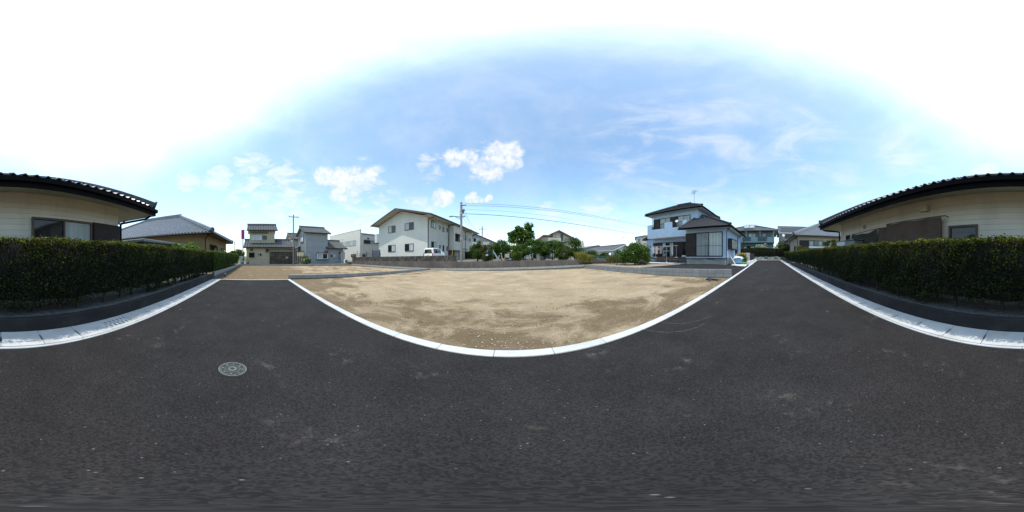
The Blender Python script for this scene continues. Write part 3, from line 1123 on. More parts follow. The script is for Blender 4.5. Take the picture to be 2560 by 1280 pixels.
def cap_line(parent, p0, p1, mname, w=0.22, h=0.2, end=True, name='ridge_cap'):
    """stacked ridge tiles with a round top roll and an end tile"""
    p0, p1 = Vector(p0), Vector(p1)
    m = MB()
    up = Vector((0, 0, 1))
    m.bar(p0 + up * h * 0.25, p1 + up * h * 0.25, w, h * 0.5)
    m.bar(p0 + up * h * 0.60, p1 + up * h * 0.60, w * 0.8, h * 0.2)
    m.tube(p0 + up * h * 0.8, p1 + up * h * 0.8, w * 0.36, None, 8)
    if end:
        d = (p1 - p0).normalized()
        m.tube(p0 + up * h * 0.62 - d * 0.05, p0 + up * h * 0.62 + d * 0.02, w * 0.72, None, 10)
    return m.build(name, mname, parent)


def hip_roof(parent, x0, x1, y0, y1, z, slope, mname, thick=0.12, fascia='black_fascia', soffit=None, p=0.3, r=0.28, amp=0.05, lift=0.03,
             dens=8, caps=True, capw=0.22, wall=None, fh=0.14, gutter=True, skips=None):
    """hip roof over a rectangle (eave edge at height z); wall=(x0,x1,y0,y1) lets the soffit slope up to it. Returns the apex points."""
    wx, wy = x1 - x0, y1 - y0
    hlf = min(wx, wy) / 2
    zt = z + hlf * slope
    if wx >= wy:
        A, B = Vector((x0 + hlf, y0 + hlf, zt)), Vector((x1 - hlf, y0 + hlf, zt))
    else:
        A, B = Vector((x0 + hlf, y0 + hlf, zt)), Vector((x0 + hlf, y1 - hlf, zt))
    T = hlf * sqrt(1 + slope * slope)
    k = 1 / sqrt(1 + slope * slope)
    m = MB()
    sides = [((x0, y0, z), (1, 0, 0), (0, k, k * slope), wx, 0), ((x1, y1, z), (-1, 0, 0), (0, -k, k * slope), wx, 1),
             ((x1, y0, z), (0, 1, 0), (-k, 0, k * slope), wy, 2), ((x0, y1, z), (0, -1, 0), (k, 0, k * slope), wy, 3)]
    for E, u, w, ln, ix in sides:
        tile_plane(m, E, u, w, lambda t: t * k, lambda t, ln=ln: ln - t * k, T, p, r, amp, lift, dens, skips.get(ix) if skips else None)
    o = m.build('roof_tiles', mname, parent, kind='stuff', fix=False)
    if caps:
        for c, e in (((x0, y0), A), ((x1, y0), A if wx < wy else B), ((x0, y1), B if wx < wy else A), ((x1, y1), B)):
            cap_line(parent, Vector((c[0], c[1], z + 0.03)), e + Vector((0, 0, 0.0)), mname, capw, capw * 0.9, name='hip_cap')
        if (B - A).length > 0.3:
            d = (B - A).normalized() * 0.15
            cap_line(parent, A - d, B + d, mname, capw * 1.2, capw * 1.3)
    f = MB()
    o_ = 0.0
    f.box(x0 - 0.03, x1 + 0.03, y0 - 0.03, y0, z - fh, z - 0.004)
    f.box(x0 - 0.03, x1 + 0.03, y1, y1 + 0.03, z - fh, z - 0.004)
    f.box(x0 - 0.03, x0, y0, y1, z - fh, z - 0.004)
    f.box(x1, x1 + 0.03, y0, y1, z - fh, z - 0.004)
    if gutter:
        for a, b in (((x0 - 0.09, y0 - 0.09), (x1 + 0.09, y0 - 0.09)), ((x0 - 0.09, y1 + 0.09), (x1 + 0.09, y1 + 0.09)),
                     ((x0 - 0.09, y0 - 0.09), (x0 - 0.09, y1 + 0.09)), ((x1 + 0.09, y0 - 0.09), (x1 + 0.09, y1 + 0.09))):
            f.tube((a[0], a[1], z - 0.07), (b[0], b[1], z - 0.07), 0.055, None, 8)
    f.build('eave_fascia', fascia, parent)
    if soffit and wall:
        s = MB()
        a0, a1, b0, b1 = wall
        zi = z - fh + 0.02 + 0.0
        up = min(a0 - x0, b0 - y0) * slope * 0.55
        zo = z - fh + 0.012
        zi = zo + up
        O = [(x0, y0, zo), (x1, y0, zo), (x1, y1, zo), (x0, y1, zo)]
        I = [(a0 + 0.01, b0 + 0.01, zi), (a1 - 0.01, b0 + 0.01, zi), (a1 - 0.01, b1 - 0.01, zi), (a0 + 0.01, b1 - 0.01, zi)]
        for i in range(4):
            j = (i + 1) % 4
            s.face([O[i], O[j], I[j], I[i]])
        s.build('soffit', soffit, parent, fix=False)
    return A, B


def gable_roof(parent, x0, x1, y0, y1, z, slope, mname, axis='x', fascia='black_fascia', soffit=None, p=0.3, r=0.28, amp=0.05, lift=0.03, dens=8,
               cap=True, capw=0.22, fh=0.14, off=0.0, thick=0.0):
    """gable roof, ridge along axis; off shifts the ridge off the middle"""
    k = 1 / sqrt(1 + slope * slope)
    m = MB()
    if axis == 'x':
        hw = (y1 - y0) / 2
        zt = z + hw * slope
        ym = y0 + hw
        tile_plane(m, (x0, y0, z), (1, 0, 0), (0, k, k * slope), lambda t: 0, lambda t: x1 - x0, hw / k, p, r, amp, lift, dens)
        tile_plane(m, (x1, y1, z), (-1, 0, 0), (0, -k, k * slope), lambda t: 0, lambda t: x1 - x0, hw / k, p, r, amp, lift, dens)
        A, B = Vector((x0, ym, zt)), Vector((x1, ym, zt))
        ends = [[(x0, y0, z), A, (x0, y1, z)], [(x1, y0, z), B, (x1, y1, z)]]
    else:
        hw = (x1 - x0) / 2
        zt = z + hw * slope
        xm = x0 + hw
        tile_plane(m, (x1, y0, z), (0, 1, 0), (-k, 0, k * slope), lambda t: 0, lambda t: y1 - y0, hw / k, p, r, amp, lift, dens)
        tile_plane(m, (x0, y1, z), (0, -1, 0), (k, 0, k * slope), lambda t: 0, lambda t: y1 - y0, hw / k, p, r, amp, lift, dens)
        A, B = Vector((xm, y0, zt)), Vector((xm, y1, zt))
        ends = [[(x0, y0, z), A, (x1, y0, z)], [(x0, y1, z), B, (x1, y1, z)]]
    m.build('roof_tiles', mname, parent, kind='stuff', fix=False)
    if cap:
        cap_line(parent, A, B, mname, capw, capw)
    f = MB()
    dz = Vector((0, 0, -fh / 2 - 0.004))
    for e in ends:
        e = [Vector(q) for q in e]
        f.bar(e[0] + dz, e[1] + dz, 0.05, fh)
        f.bar(e[1] + dz, e[2] + dz, 0.05, fh)
    for i in (0, 2):
        f.bar(Vector(ends[0][i]) + dz, Vector(ends[1][i]) + dz, 0.05, fh)
    f.build('eave_fascia', fascia, parent)
    if soffit:
        s = MB()
        d = Vector((0, 0, -fh + 0.02))
        s.face([Vector(ends[0][0]) + d, Vector(ends[1][0]) + d, B + d, A + d])
        s.face([Vector(ends[0][2]) + d, A + d, B + d, Vector(ends[1][2]) + d])
        s.build('soffit', soffit, parent, fix=False)
    return A, B


def slope_roof(parent, E, u, w, ln, T, mname, p=0.3, r=0.28, amp=0.05, lift=0.03, dens=8, fascia='black_fascia', fh=0.12, name='roof_tiles', soffit=None):
    """a single pitch"""
    m = MB()
    tile_plane(m, E, u, w, lambda t: 0, lambda t: ln, T, p, r, amp, lift, dens)
    m.build(name, mname, parent, kind='stuff', fix=False)
    E, u, w = Vector(E), Vector(u), Vector(w)
    d = Vector((0, 0, -fh / 2 - 0.004))
    f = MB()
    f.bar(E + d, E + u * ln + d, 0.05, fh)
    f.bar(E + d, E + w * T + d, 0.05, fh)
    f.bar(E + u * ln + d, E + u * ln + w * T + d, 0.05, fh)
    f.build('eave_fascia', fascia, parent)
    s = MB()
    d = Vector((0, 0, -fh + 0.02))
    s.face([E + d, E + u * ln + d, E + u * ln + w * T + d, E + w * T + d])
    s.build('soffit', soffit or 'cream_soffit', parent, fix=False)


def walls(parent, x0, x1, y0, y1, z0, z1, mname, name='wall'):
    m = MB()
    m.box(x0, x1, y0, y1, z0, z1)
    return m.build(name, mname, parent)


def gable_wall(parent, pts, vec, mname, name='wall'):
    m = MB()
    m.prism(pts, vec)
    return m.build(name, mname, parent)


def downpipe(parent, pts, mname='black_metal', r=0.035, name='downpipe'):
    m = MB()
    m.path([Vector(p) for p in pts], r, 8)
    return m.build(name, mname, parent)


def antenna(label, loc, h=2.0, rz=0.0, mname='black_metal'):
    t = thing('tv_antenna', label, 'antenna', loc, rz)
    m = MB()
    m.tube((0, 0, 0), (0, 0, h), 0.02, None, 6)
    m.build('mast', mname, t)
    m = MB()
    m.tube((-0.7, 0, h * 0.92), (0.7, 0, h * 0.92), 0.014, None, 5)
    for i in range(8):
        xx = -0.66 + i * 0.19
        l = 0.42 - 0.02 * i
        m.tube((xx, -l, h * 0.92), (xx, l, h * 0.92), 0.010, None, 5)
    m.build('beam_array', mname, t)
    return t


X, Y, Zv = Vector((1, 0, 0)), Vector((0, 1, 0)), Vector((0, 0, 1))


def rebase(root, loc):
    """the thing was laid out in world metres: move its Empty to its base"""
    loc = Vector(loc)
    for ch in root.children:
        ch.location = Vector(ch.location) - loc
    root.location = loc
    return root


def tile_part(root, mname, E, u, w, rows, cols, ln, p, r, amp, lift, slope):
    """individually laid tiles for the rows/cols given that lie fully on a hip slope; returns the skip test"""
    k = 1 / sqrt(1 + slope * slope)
    cells = []
    for i in rows:
        lo, hi = (i + 1) * r * k, ln - (i + 1) * r * k
        for j in cols:
            if j * p >= lo and (j + 1) * p <= hi:
                cells.append((i, j))
    cs = set(cells)
    put_tiles(root, tile_mesh(mname, p, r, amp, lift), E, u, w, cells, p, r)
    return lambda i, s: (i, int(math.floor(s / p))) in cs


# ------------------------------------------------------------------ cream bungalow behind the hedge
RZ = math.atan(0.0405)
H = thing('cream_bungalow', 'long cream clapboard bungalow with black fascia and dark tiled roof behind the clipped hedge', 'house', (0, -4.2, 0.2), RZ)
zb = -0.2
walls(H, -3.83, 8.05, -7.0, -0.004, 0.0, 2.95 + zb, 'cream_siding')
bd = MB()
bd.hexa([(-5.945, 0, 0), (5.945, 0, 0), (5.945, 0.024, 0), (-5.945, 0.024, 0), (-5.945, 0, 0.1495), (5.945, 0, 0.1495), (5.945, 0.013, 0.1495), (-5.945, 0.013, 0.1495)])
bme = bd.mesh('siding_board', 'cream_siding')
for i in range(16):
    o = raw_obj('siding_board', bme, H)
    o.location = (2.11, -0.002, 0.435 + 0.152 * i + zb)
sb = MB()
sb.hexa([(-3.85, -7.0, 0), (-3.85, 0.02, 0), (-3.832, 0.02, 0), (-3.832, -7, 0), (-3.842, -7.0, 0.1495), (-3.842, 0.015, 0.1495), (-3.832, 0.015, 0.1495), (-3.832, -7, 0.1495)])
sme = sb.mesh('siding_board', 'cream_siding')
for i in range(16):
    o = raw_obj('siding_board', sme, H)
    o.location = (-0.0, 0, 0.435 + 0.152 * i + zb)
ex0, ex1, ey0, ey1, ez = -4.85, 8.85, -7.9, 0.9, 2.90 + zb
k5 = 1 / sqrt(1.25)
tp = dict(p=0.25, r=0.24, amp=0.05, lift=0.028)
s1 = tile_part(H, 'kawara_dark', (ex1, ey1, ez), (-1, 0, 0), (0, -k5, k5 * .5), range(0, 4), range(0, 55), ex1 - ex0, .25, .24, .05, .028, .5)
s3 = tile_part(H, 'kawara_dark', (ex0, ey1, ez), (0, -1, 0), (k5, 0, k5 * .5), range(0, 3), range(0, 30), ey1 - ey0, .25, .24, .05, .028, .5)
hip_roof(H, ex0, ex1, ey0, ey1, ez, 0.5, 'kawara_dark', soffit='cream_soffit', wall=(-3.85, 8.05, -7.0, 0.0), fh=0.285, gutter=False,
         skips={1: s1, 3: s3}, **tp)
g = MB()
g.bar((ex0 - 0.08, ey1 + 0.05, ez - 0.10), (ex1 + 0.08, ey1 + 0.05, ez - 0.10), 0.10, 0.11)
g.bar((ex0 - 0.085, ey1 + 0.0, ez - 0.10), (ex0 - 0.085, ey0, ez - 0.10), 0.10, 0.11)
g.build('eave_gutter', 'black_fascia', H)
downpipe(H, [(-4.72, 0.80, ez - 0.29), (-4.66, 0.62, ez - 0.40), (-3.93, 0.06, ez - 0.62), (-3.93, 0.06, 0.0)], 'black_fascia', 0.04)
downpipe(H, [(-4.8, -0.6, ez - 0.29), (-4.7, -0.6, ez - 0.42), (-3.93, -0.55, ez - 0.52), (-3.93, -0.02, ez - 0.56)], 'black_fascia', 0.035)
downpipe(H, [(8.72, 0.80, ez - 0.29), (8.65, 0.7, ez - 0.36), (8.12, 0.07, ez - 0.46), (8.12, 0.07, 0.0)], 'black_fascia', 0.04)
wy = 0.026
window(H, (-0.82, wy, 1.02 + zb), -X, Y, 1.86, 1.14, ['window_glass', 'curtain_white'], 'brown_metal', 0.06, 0.07)
slat_panel(H, (-2.71, wy, 1.0 + zb), -X, Y, 1.13, 1.17, 'dark_brown', 'shutter_box', 22, False, 0.10)
window(H, (2.02, wy, 1.02 + zb), -X, Y, 0.82, 0.94, ['window_glass'], 'brown_metal', 0.06, 0.07)
window(H, (4.55, wy, 1.0 + zb), -X, Y, 2.3, 1.15, ['window_glass', 'curtain_grey'], 'brown_metal', 0.06, 0.07)
window(H, (7.41, wy, 1.45 + zb), -X, Y, 0.36, 0.72, ['window_glass'], 'navy_metal', 0.04, 0.05)
window(H, (6.86, wy, 0.25 + zb), -X, Y, 0.8, 1.85, ['curtain_white'], 'navy_metal', 0.06, 0.05)
m = MB()
m.hexa([(2.66, 0.02, 2.46 + zb), (2.94, 0.02, 2.46 + zb), (2.94, 0.20, 2.48 + zb), (2.66, 0.20, 2.48 + zb), (2.66, 0.02, 2.69 + zb), (2.94, 0.02, 2.69 + zb), (2.94, 0.19, 2.67 + zb), (2.66, 0.19, 2.67 + zb)])
m.build('vent_hood', 'cream_siding', H, bevel=0.012)
m = MB()
m.box(5.76, 5.94, 0.02, 0.045, 2.28 + zb, 2.48 + zb)
pl_ = m.build('lamp_plate', 'cream_soffit', H)
m = MB()
m.blob((5.84, 0.11, 2.38 + zb), 0.06, 10, 6)
m.build('lamp_globe', 'aluminium', pl_, smooth=True)


def shade(label, s0, z0, s1, z1, zbot, mname, sag, dist, seed):
    t = thing('shade_cloth', label, 'shade cloth', (0, -4.2, 0.2), RZ, 'shade cloths hung on the cream bungalow')
    nx, nz_ = 26, 9
    v, f = [], []
    rr = random.Random(seed)
    ph = [rr.uniform(0, 6) for _ in range(4)]
    for i in range(nx + 1):
        a = i / nx
        s = s0 + (s1 - s0) * a
        top = z0 + (z1 - z0) * a - sag * sin(pi * a) ** 1.0 * (0.7 + 0.3 * sin(9 * a + ph[0]))
        for j in range(nz_ + 1):
            b = j / nz_
            z = top + (zbot - top) * b
            y = dist + 0.03 * sin(7 * a + 3 * b + ph[1]) * b + 0.022 * sin(15 * (a - .4 * b) + ph[2]) + 0.05 * b
            v.append((s, y, z - 0.2))
    for i in range(nx):
        for j in range(nz_):
            q = i * (nz_ + 1) + j
            f.append((q, q + nz_ + 1, q + nz_ + 2, q + 1))
    fast_mesh('cloth', np.array(v), np.array(f), [mname], None, t, None, True)
    m = MB()
    m.tube((s0 + 0.04, dist - 0.01, z0 - 0.18), (s1 - 0.14, dist - 0.01, z1 - 0.18), 0.014, None, 6)
    m.tube((s0, 0.03, z0 - 0.18), (s0, dist, z0 - 0.18), 0.012, None, 6)
    m.tube((s1 - 0.12, 0.03, z1 - 0.18), (s1 - 0.12, dist, z1 - 0.18), 0.012, None, 6)
    m.build('rod', 'brown_metal', t)


shade('wide brown shade cloth with slanting folds hung beside the small square bungalow window', 4.25, 2.22, 2.17, 2.21, 1.0, 'shade_brown', 0.01, 0.24, 3)
shade('narrow brown strip of shade cloth between the wide brown sheet and the olive sheet', 4.80, 2.13, 4.24, 2.14, 1.0, 'shade_brown', 0.0, 0.17, 5)
shade('dark olive shade cloth with a sagging top edge on the cream bungalow wall', 6.60, 2.10, 4.80, 2.14, 0.9, 'shade_olive', 0.10, 0.20, 8)
t = thing('outdoor_locker', 'pale grey metal locker between the hedge and the far end of the cream bungalow', 'locker', (6.4, -3.45, 0.27), RZ)
m = MB()
m.box(-0.78, 0.0, -0.25, 0.2, 0, 1.48)
m.build('cabinet', 'shed_metal', t, bevel=0.012)
m = MB()
m.box(0.006, 0.78, -0.25, 0.2, 0, 1.5)
m.build('cabinet', 'white_wall', t, bevel=0.012)
m = MB()
m.box(-0.8, 0.8, -0.27, 0.22, 1.505, 1.54)
m.build('lid', 'shed_metal', t, bevel=0.01)

# ------------------------------------------------------------------ ochre bungalow on the left
H = thing('ochre_bungalow', 'ochre rendered bungalow with a silver-grey tiled hip roof beyond the dark hedge', 'house', (0, 0, 0))
walls(H, -20.9, -12.0, -17.4, -3.87, 0.0, 2.82, 'ochre_wall')
ex0, ex1, ey0, ey1, ez = -21.5, -11.3, -18.0, -3.13, 2.87
ks = 1 / sqrt(1 + .53 ** 2)
sk = tile_part(H, 'kawara_silver', (ex1, ey0, ez), (0, 1, 0), (-ks, 0, ks * .53), range(0, 11), range(24, 56), ey1 - ey0, .27, .25, .065, .03, .53)
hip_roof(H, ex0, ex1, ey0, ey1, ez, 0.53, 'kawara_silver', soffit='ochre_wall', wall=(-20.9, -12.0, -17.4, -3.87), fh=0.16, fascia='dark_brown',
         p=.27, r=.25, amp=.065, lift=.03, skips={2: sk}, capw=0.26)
m = MB()
m.tube((-11.35, -3.2, 3.02), (-11.2, -3.05, 3.02), 0.17, None, 12)
m.build('ridge_end_tile', 'kawara_dark', H)
downpipe(H, [(-11.5, -3.35, 2.72), (-11.9, -3.8, 2.55), (-11.95, -3.82, 0)], 'dark_brown', 0.045)
window(H, (-13.4, -3.865, 1.15), -X, Y, 2.3, 0.85, ['window_glass', 'curtain_grey'], 'dark_brown', 0.05, 0.08)
m = MB()
m.hexa([(-13.2, -3.86, 2.1), (-15.9, -3.86, 2.1), (-15.9, -3.3, 1.98), (-13.2, -3.3, 1.98), (-13.2, -3.86, 2.15), (-15.9, -3.86, 2.15), (-15.9, -3.3, 2.02), (-13.2, -3.3, 2.02)])
m.build('awning', 'shed_metal', H)
window(H, (-17.9, -3.865, 0.9), -X, Y, 2.6, 1.1, ['window_glass', 'window_glass'], 'dark_brown', 0.05, 0.08)
window(H, (-11.995, -6.0, 1.1), Y, X, 1.0, 0.9, ['window_glass'], 'dark_brown', 0.05, 0.06)
window(H, (-11.995, -8.6, 0.9), Y, X, 1.7, 1.2, ['curtain_cream', 'window_glass'], 'dark_brown', 0.05, 0.06)
m = MB()
m.box(-12.004, -11.97, -6.35, -4.45, 2.08, 2.12)
m.box(-12.004, -11.97, -4.49, -4.45, 0.6, 2.08)
m.build('wall_trim', 'ochre_wall', H)
rebase(H, (-12.0, -3.9, 0.0))

H = thing('shed', 'flat-roofed grey metal shed between the cream bungalow and the ochre bungalow', 'shed', (-8.3, -6.3, 0))
walls(H, -2.4, 2.45, -1.4, 1.45, 0, 1.78, 'grey_wall')
m = MB()
m.box(-2.55, 2.6, -1.55, 1.62, 1.785, 1.92)
m.build('flat_roof', 'shed_metal', H, bevel=0.02)
m = MB()
m.box(-2.45, 2.5, -1.5, 1.56, 1.70, 1.78)
m.build('roof_beam', 'black_metal', H)

# ------------------------------------------------------------------ yellow two-storey house
H = thing('yellow_house', 'yellow rendered two-storey house with tiled roofs and a brown boarded garage front', 'house', (0, 0, 0))
walls(H, -31.0, -25.0, -1.5, 6.02, -0.25, 2.42, 'yellow_wall')
walls(H, -29.3, -26.3, -1.05, 3.02, 2.42, 5.32, 'yellow_wall')
gable_wall(H, [(-31.0, -1.5, 2.42), (-25.0, -1.5, 2.42), (-28.0, -1.5, 3.62)], (0, 7.52, 0), 'yellow_wall')
gable_wall(H, [(-29.3, -1.05, 5.32), (-26.3, -1.05, 5.32), (-27.8, -1.05, 6.16)], (0, 4.07, 0), 'yellow_wall')
tk = dict(p=.40, r=.30, amp=.085, lift=.035)
gable_roof(H, -31.4, -24.6, -1.9, 6.0, 2.46, 0.40, 'kawara_grey', 'y', soffit='cream_soffit', capw=.26, fascia='dark_brown', **tk)
gable_roof(H, -29.8, -25.8, -1.42, 3.45, 5.28, 0.56, 'kawara_grey', 'y', soffit='cream_soffit', capw=.28, fascia='dark_brown', **tk)
window(H, (-26.297, -0.77, 3.66), Y, X, 2.62, 0.85, ['curtain_white', 'curtain_white', 'window_glass'], 'aluminium', 0.05, 0.08)
m = MB()
m.box(-26.29, -25.95, -0.9, 2.0, 4.82, 4.90)
m.build('awning', 'dark_brown', H)
m = MB()
m.box(-26.29, -26.2, -1.1, 3.05, 3.12, 3.2)
m.build('roof_flashing', 'dark_brown', H)
window(H, (-24.997, -1.08, 0.88), Y, X, 0.86, 0.76, ['window_glass'], 'brown_metal', 0.05, 0.08)
window(H, (-24.997, 0.18, 1.10), Y, X, 0.72, 0.46, ['curtain_grey', 'window_glass'], 'aluminium', 0.04, 0.06)
for a, b, c, d in ((-0.84, -0.5, 1.96, 2.2), (1.5, 1.9, 1.74, 2.16)):
    m = MB()
    m.box(-24.997, -24.7, a, b, c, d)
    m.build('vent_box', 'dark_brown', H, bevel=0.02)
m = MB()
for i in range(7):
    o = MB()
    o.box(-24.996, -24.965 - 0.004 * (i % 2), 2.1, 5.74, -0.2 + i * 0.285, -0.2 + i * 0.285 + 0.277)
    o.build('garage_board', 'garage_board', H)
m = MB()
m.box(-24.996, -24.9, 2.0, 5.95, 1.84, 1.98)
m.box(-24.996, -24.92, 1.98, 2.08, -0.25, 1.83)
m.build('garage_frame', 'foundation', H)
m = MB()
m.box(-24.996, -24.86, 1.9, 5.9, 2.02, 2.10)
m.build('garage_lintel', 'dark_brown', H)
m = MB()
m.box(-24.962, -24.955, 4.58, 4.98, 0.73, 1.02)
m.build('notice', 'paper_patch', H)
m = MB()
m.box(-24.998, -24.98, -1.48, 1.96, 0.56, 0.60)
m.build('wall_band', 'foundation', H)
m = MB()
m.box(-24.998, -24.975, -1.1, -0.5, -0.2, 0.5)
m.build('low_door', 'beige_wall', H)
m = MB()
m.tube((-24.88, 6.0, 2.3), (-24.88, 6.0, -0.2), 0.04, None, 8)
m.build('downpipe', 'dark_brown', H)
rebase(H, (-25.0, 2.0, -0.15))

# ------------------------------------------------------------------ grey corrugated house
H = thing('grey_house', 'tall grey corrugated-metal house with a lower tiled wing beside the factory', 'house', (0, 0, 0))
walls(H, -29.2, -24.5, 7.76, 11.54, -0.25, 4.82, 'grey_corrugated')
walls(H, -29.2, -24.504, 11.545, 14.53, -0.25, 2.42, 'grey_corrugated')
gable_wall(H, [(-29.2, 7.764, 4.82), (-24.5, 7.764, 4.82), (-26.85, 7.764, 5.8)], (0, 3.77, 0), 'grey_corrugated')
gable_wall(H, [(-29.2, 11.55, 2.42), (-24.51, 11.55, 2.42), (-26.85, 11.55, 3.5)], (0, 2.97, 0), 'grey_corrugated')
m = MB()
y = 7.80
while y < 14.5:
    m.box(-24.5, -24.482, y, y + 0.05, -0.25, 4.78 if y < 11.45 else 2.38)
    y += 0.21
x = -29.15
while x < -24.55:
    m.box(x, x + 0.05, 7.742, 7.76, -0.25, 4.9)
    x += 0.21
m.build('wall_rib', 'grey_corrugated', H)
gable_roof(H, -29.6, -24.1, 7.35, 11.95, 4.84, 0.45, 'kawara_worn', 'y', capw=.26, fascia='dark_brown', soffit='grey_wall', **tk)
slope_roof(H, (-24.08, 11.56, 2.42), (0, 1, 0), (-k5, 0, k5 * .5), 3.6, 3.05, 'kawara_worn', fascia='dark_brown', **tk)
slope_roof(H, (-24.08, 11.2, 2.42), (0, 1, 0), (-k5, 0, k5 * .5), 0.34, 0.44, 'kawara_worn', fascia='dark_brown', **tk)
cap_line(H, (-26.82, 11.56, 3.82), (-26.82, 15.1, 3.82), 'kawara_worn', .26, .26)
window(H, (-24.47, 9.62, 0.62), Y, X, 1.85, 0.92, ['curtain_white', 'window_glass'], 'white_paint', 0.07, 0.2)
m = MB()
m.box(-24.48, -24.2, 9.5, 11.6, 1.56, 1.62)
m.box(-24.48, -24.2, 9.5, 11.6, 0.52, 0.59)
m.build('bay_shelf', 'maroon_trim', H)
window(H, (-24.47, 11.94, 0.90), Y, X, 1.06, 0.44, ['window_glass', 'curtain_white'], 'aluminium', 0.04, 0.06)
window(H, (-24.47, 13.28, 0.86), Y, X, 1.06, 0.48, ['curtain_grey', 'curtain_grey'], 'aluminium', 0.04, 0.06)
for a, b, c, d in ((11.0, 11.46, 1.53, 2.0), (13.63, 14.08, 1.55, 1.86)):
    m = MB()
    m.box(-24.48, -24.2, a, b, c, d)
    m.build('vent_box', 'rust_red', H, bevel=0.02)
window(H, (-27.7, 7.738, 3.45), X, -Y, 2.0, 1.05, ['curtain_white', 'curtain_white'], 'rust_red', 0.09, 0.08)
slope_roof(H, (-31.2, 6.7, 2.35), (1, 0, 0), (0, .89, .45), 3.6, 1.15, 'kawara_worn', fascia='dark_brown', soffit='grey_wall', **tk)
m = MB()
m.box(-30.0, -25.5, 7.70, 7.738, -0.2, 1.75)
m.build('entrance_glass', 'window_glass', H)
m = MB()
for xx in (-30.05, -28.9, -27.75, -26.6, -25.5):
    m.box(xx, xx + 0.07, 7.66, 7.70, -0.2, 1.75)
m.box(-30.05, -25.43, 7.62, 7.70, 1.76, 1.9)
m.build('entrance_frame', 'maroon_trim', H)
downpipe(H, [(-24.2, 14.9, 2.3), (-24.42, 14.58, 2.1), (-24.42, 14.58, -0.2)], 'dark_brown', 0.04)
rebase(H, (-24.5, 11.0, -0.2))

H = thing('beige_house', 'cream gabled house partly hidden behind the wooden-brown pole and grey house', 'house', (0, 0, 0))
walls(H, -38.0, -31.5, 7.3, 12.5, -0.2, 4.4, 'factory_cream')
gable_wall(H, [(-38, 7.3, 4.4), (-31.5, 7.3, 4.4), (-34.75, 7.3, 5.7)], (0, 5.2, 0), 'factory_cream')
gable_roof(H, -38.4, -31.1, 6.8, 13.0, 4.45, 0.42, 'kawara_worn', 'y', fascia='rust_red', soffit='cream_soffit', dens=4, **tk)
window(H, (-34.5, 7.295, 1.9), X, -Y, 1.8, 1.1, ['window_glass', 'curtain_white'], 'aluminium', 0.06, 0.08)
window(H, (-34.5, 7.295, 3.2), X, -Y, 1.8, 0.9, ['curtain_white', 'window_glass'], 'aluminium', 0.06, 0.08)
rebase(H, (-34.5, 9.0, -0.15))

# ------------------------------------------------------------------ factory
H = thing('factory', 'cream flat-fronted two-storey factory with long window bands and a stepped parapet', 'factory', (0, 0, 0))
walls(H, -41.0, -26.97, 20.3, 34.0, 0.0, 5.72, 'factory_cream')
walls(H, -41.0, -26.93, 20.0, 20.3, 0.0, 6.6, 'factory_cream', 'parapet')
m = MB()
m.box(-41.1, -26.88, 19.96, 20.34, 6.605, 6.66)
m.build('parapet_cap', 'aluminium', H)
m = MB()
m.box(-41.0, -26.80, 20.36, 34.2, 5.725, 5.87)
i = 20.4
while i < 34:
    m.box(-41.0, -26.78, i, i + 0.1, 5.875, 5.93)
    i += 0.3
m.build('metal_roof', 'shed_metal', H)
window(H, (-34.75, 19.995, 3.46), X, -Y, 6.36, 1.1, ['curtain_grey', 'curtain_cream', 'curtain_grey', 'curtain_grey', 'curtain_cream', 'curtain_grey'], 'aluminium', 0.06, 0.06)
window(H, (-30.3, 19.995, 0.9), X, -Y, 1.95, 0.62, ['window_glass'], 'dark_brown', 0.06, 0.06)
window(H, (-26.965, 20.9, 3.65), Y, X, 3.9, 0.95, ['window_glass', 'curtain_grey'], 'aluminium', 0.06, 0.06)
m = MB()
m.box(-26.96, -26.85, 20.5, 21.3, 0.95, 1.48)
m.build('louvre', 'black_metal', H)
downpipe(H, [(-26.88, 20.45, 5.65), (-26.88, 20.45, 0.2)], 'white_wall', 0.06)
downpipe(H, [(-26.88, 21.7, 1.9), (-26.88, 21.7, 0.2)], 'rust_red', 0.05)
for xx, z0, z1 in ((-34.3, 4.75, 5.2), (-32.9, 2.7, 3.1), (-28.0, 1.0, 2.1)):
    m = MB()
    m.box(xx, xx + 0.07, 19.9, 19.99, z0, z1)
    m.box(xx - 0.12, xx + 0.12, 19.86, 19.99, z1, z1 + 0.12)
    m.build('wall_fitting', 'aluminium', H)
m = MB()
m.box(-26.96, -26.6, 21.9, 22.25, 4.75, 4.95)
m.build('wall_fitting', 'black_metal', H)
rebase(H, (-27.0, 20.0, 0.1))
antenna('tv antenna on the factory roof corner', (-27.9, 20.8, 5.88), 2.3, 0.5, 'aluminium')

# ------------------------------------------------------------------ gabled apartment block
H = thing('apartment_block', 'large off-white two-storey apartment block with a broad gable behind the white car', 'apartment block', (-10.95, 19.2, 0.46), atan2(-0.09, 0.996))
b0 = -0.46
gp = [(-10.56, 0, 0.0), (0, 0, 0.0), (0, 0, 6.62 + b0), (-4.95, 0, 8.26 + b0), (-10.56, 0, 6.55 + b0)]
gable_wall(H, gp, (0, 18.27, 0), 'apartment_wall')
th = 0.15
A_, B_, C_ = (-11.25, 6.62 + b0), (-4.95, 8.49 + b0), (1.32, 6.62 + b0)
m = MB()
m.prism([(A_[0], -1.3, A_[1]), (B_[0], -1.3, B_[1]), (C_[0], -1.3, C_[1]), (C_[0], -1.3, C_[1] - 0.03), (B_[0], -1.3, B_[1] - 0.03), (A_[0], -1.3, A_[1] - 0.03)], (0, 20.8, 0))
m.build('roof', 'slate_grey', H)
m = MB()
for P, Q in ((A_, B_), (B_, C_)):
    m.bar((P[0], -1.32, P[1] - 0.11), (Q[0], -1.32, Q[1] - 0.11), 0.05, 0.17)
m.bar((C_[0] + 0.02, -1.34, C_[1] - 0.11), (C_[0] + 0.02, 19.5, C_[1] - 0.11), 0.05, 0.18)
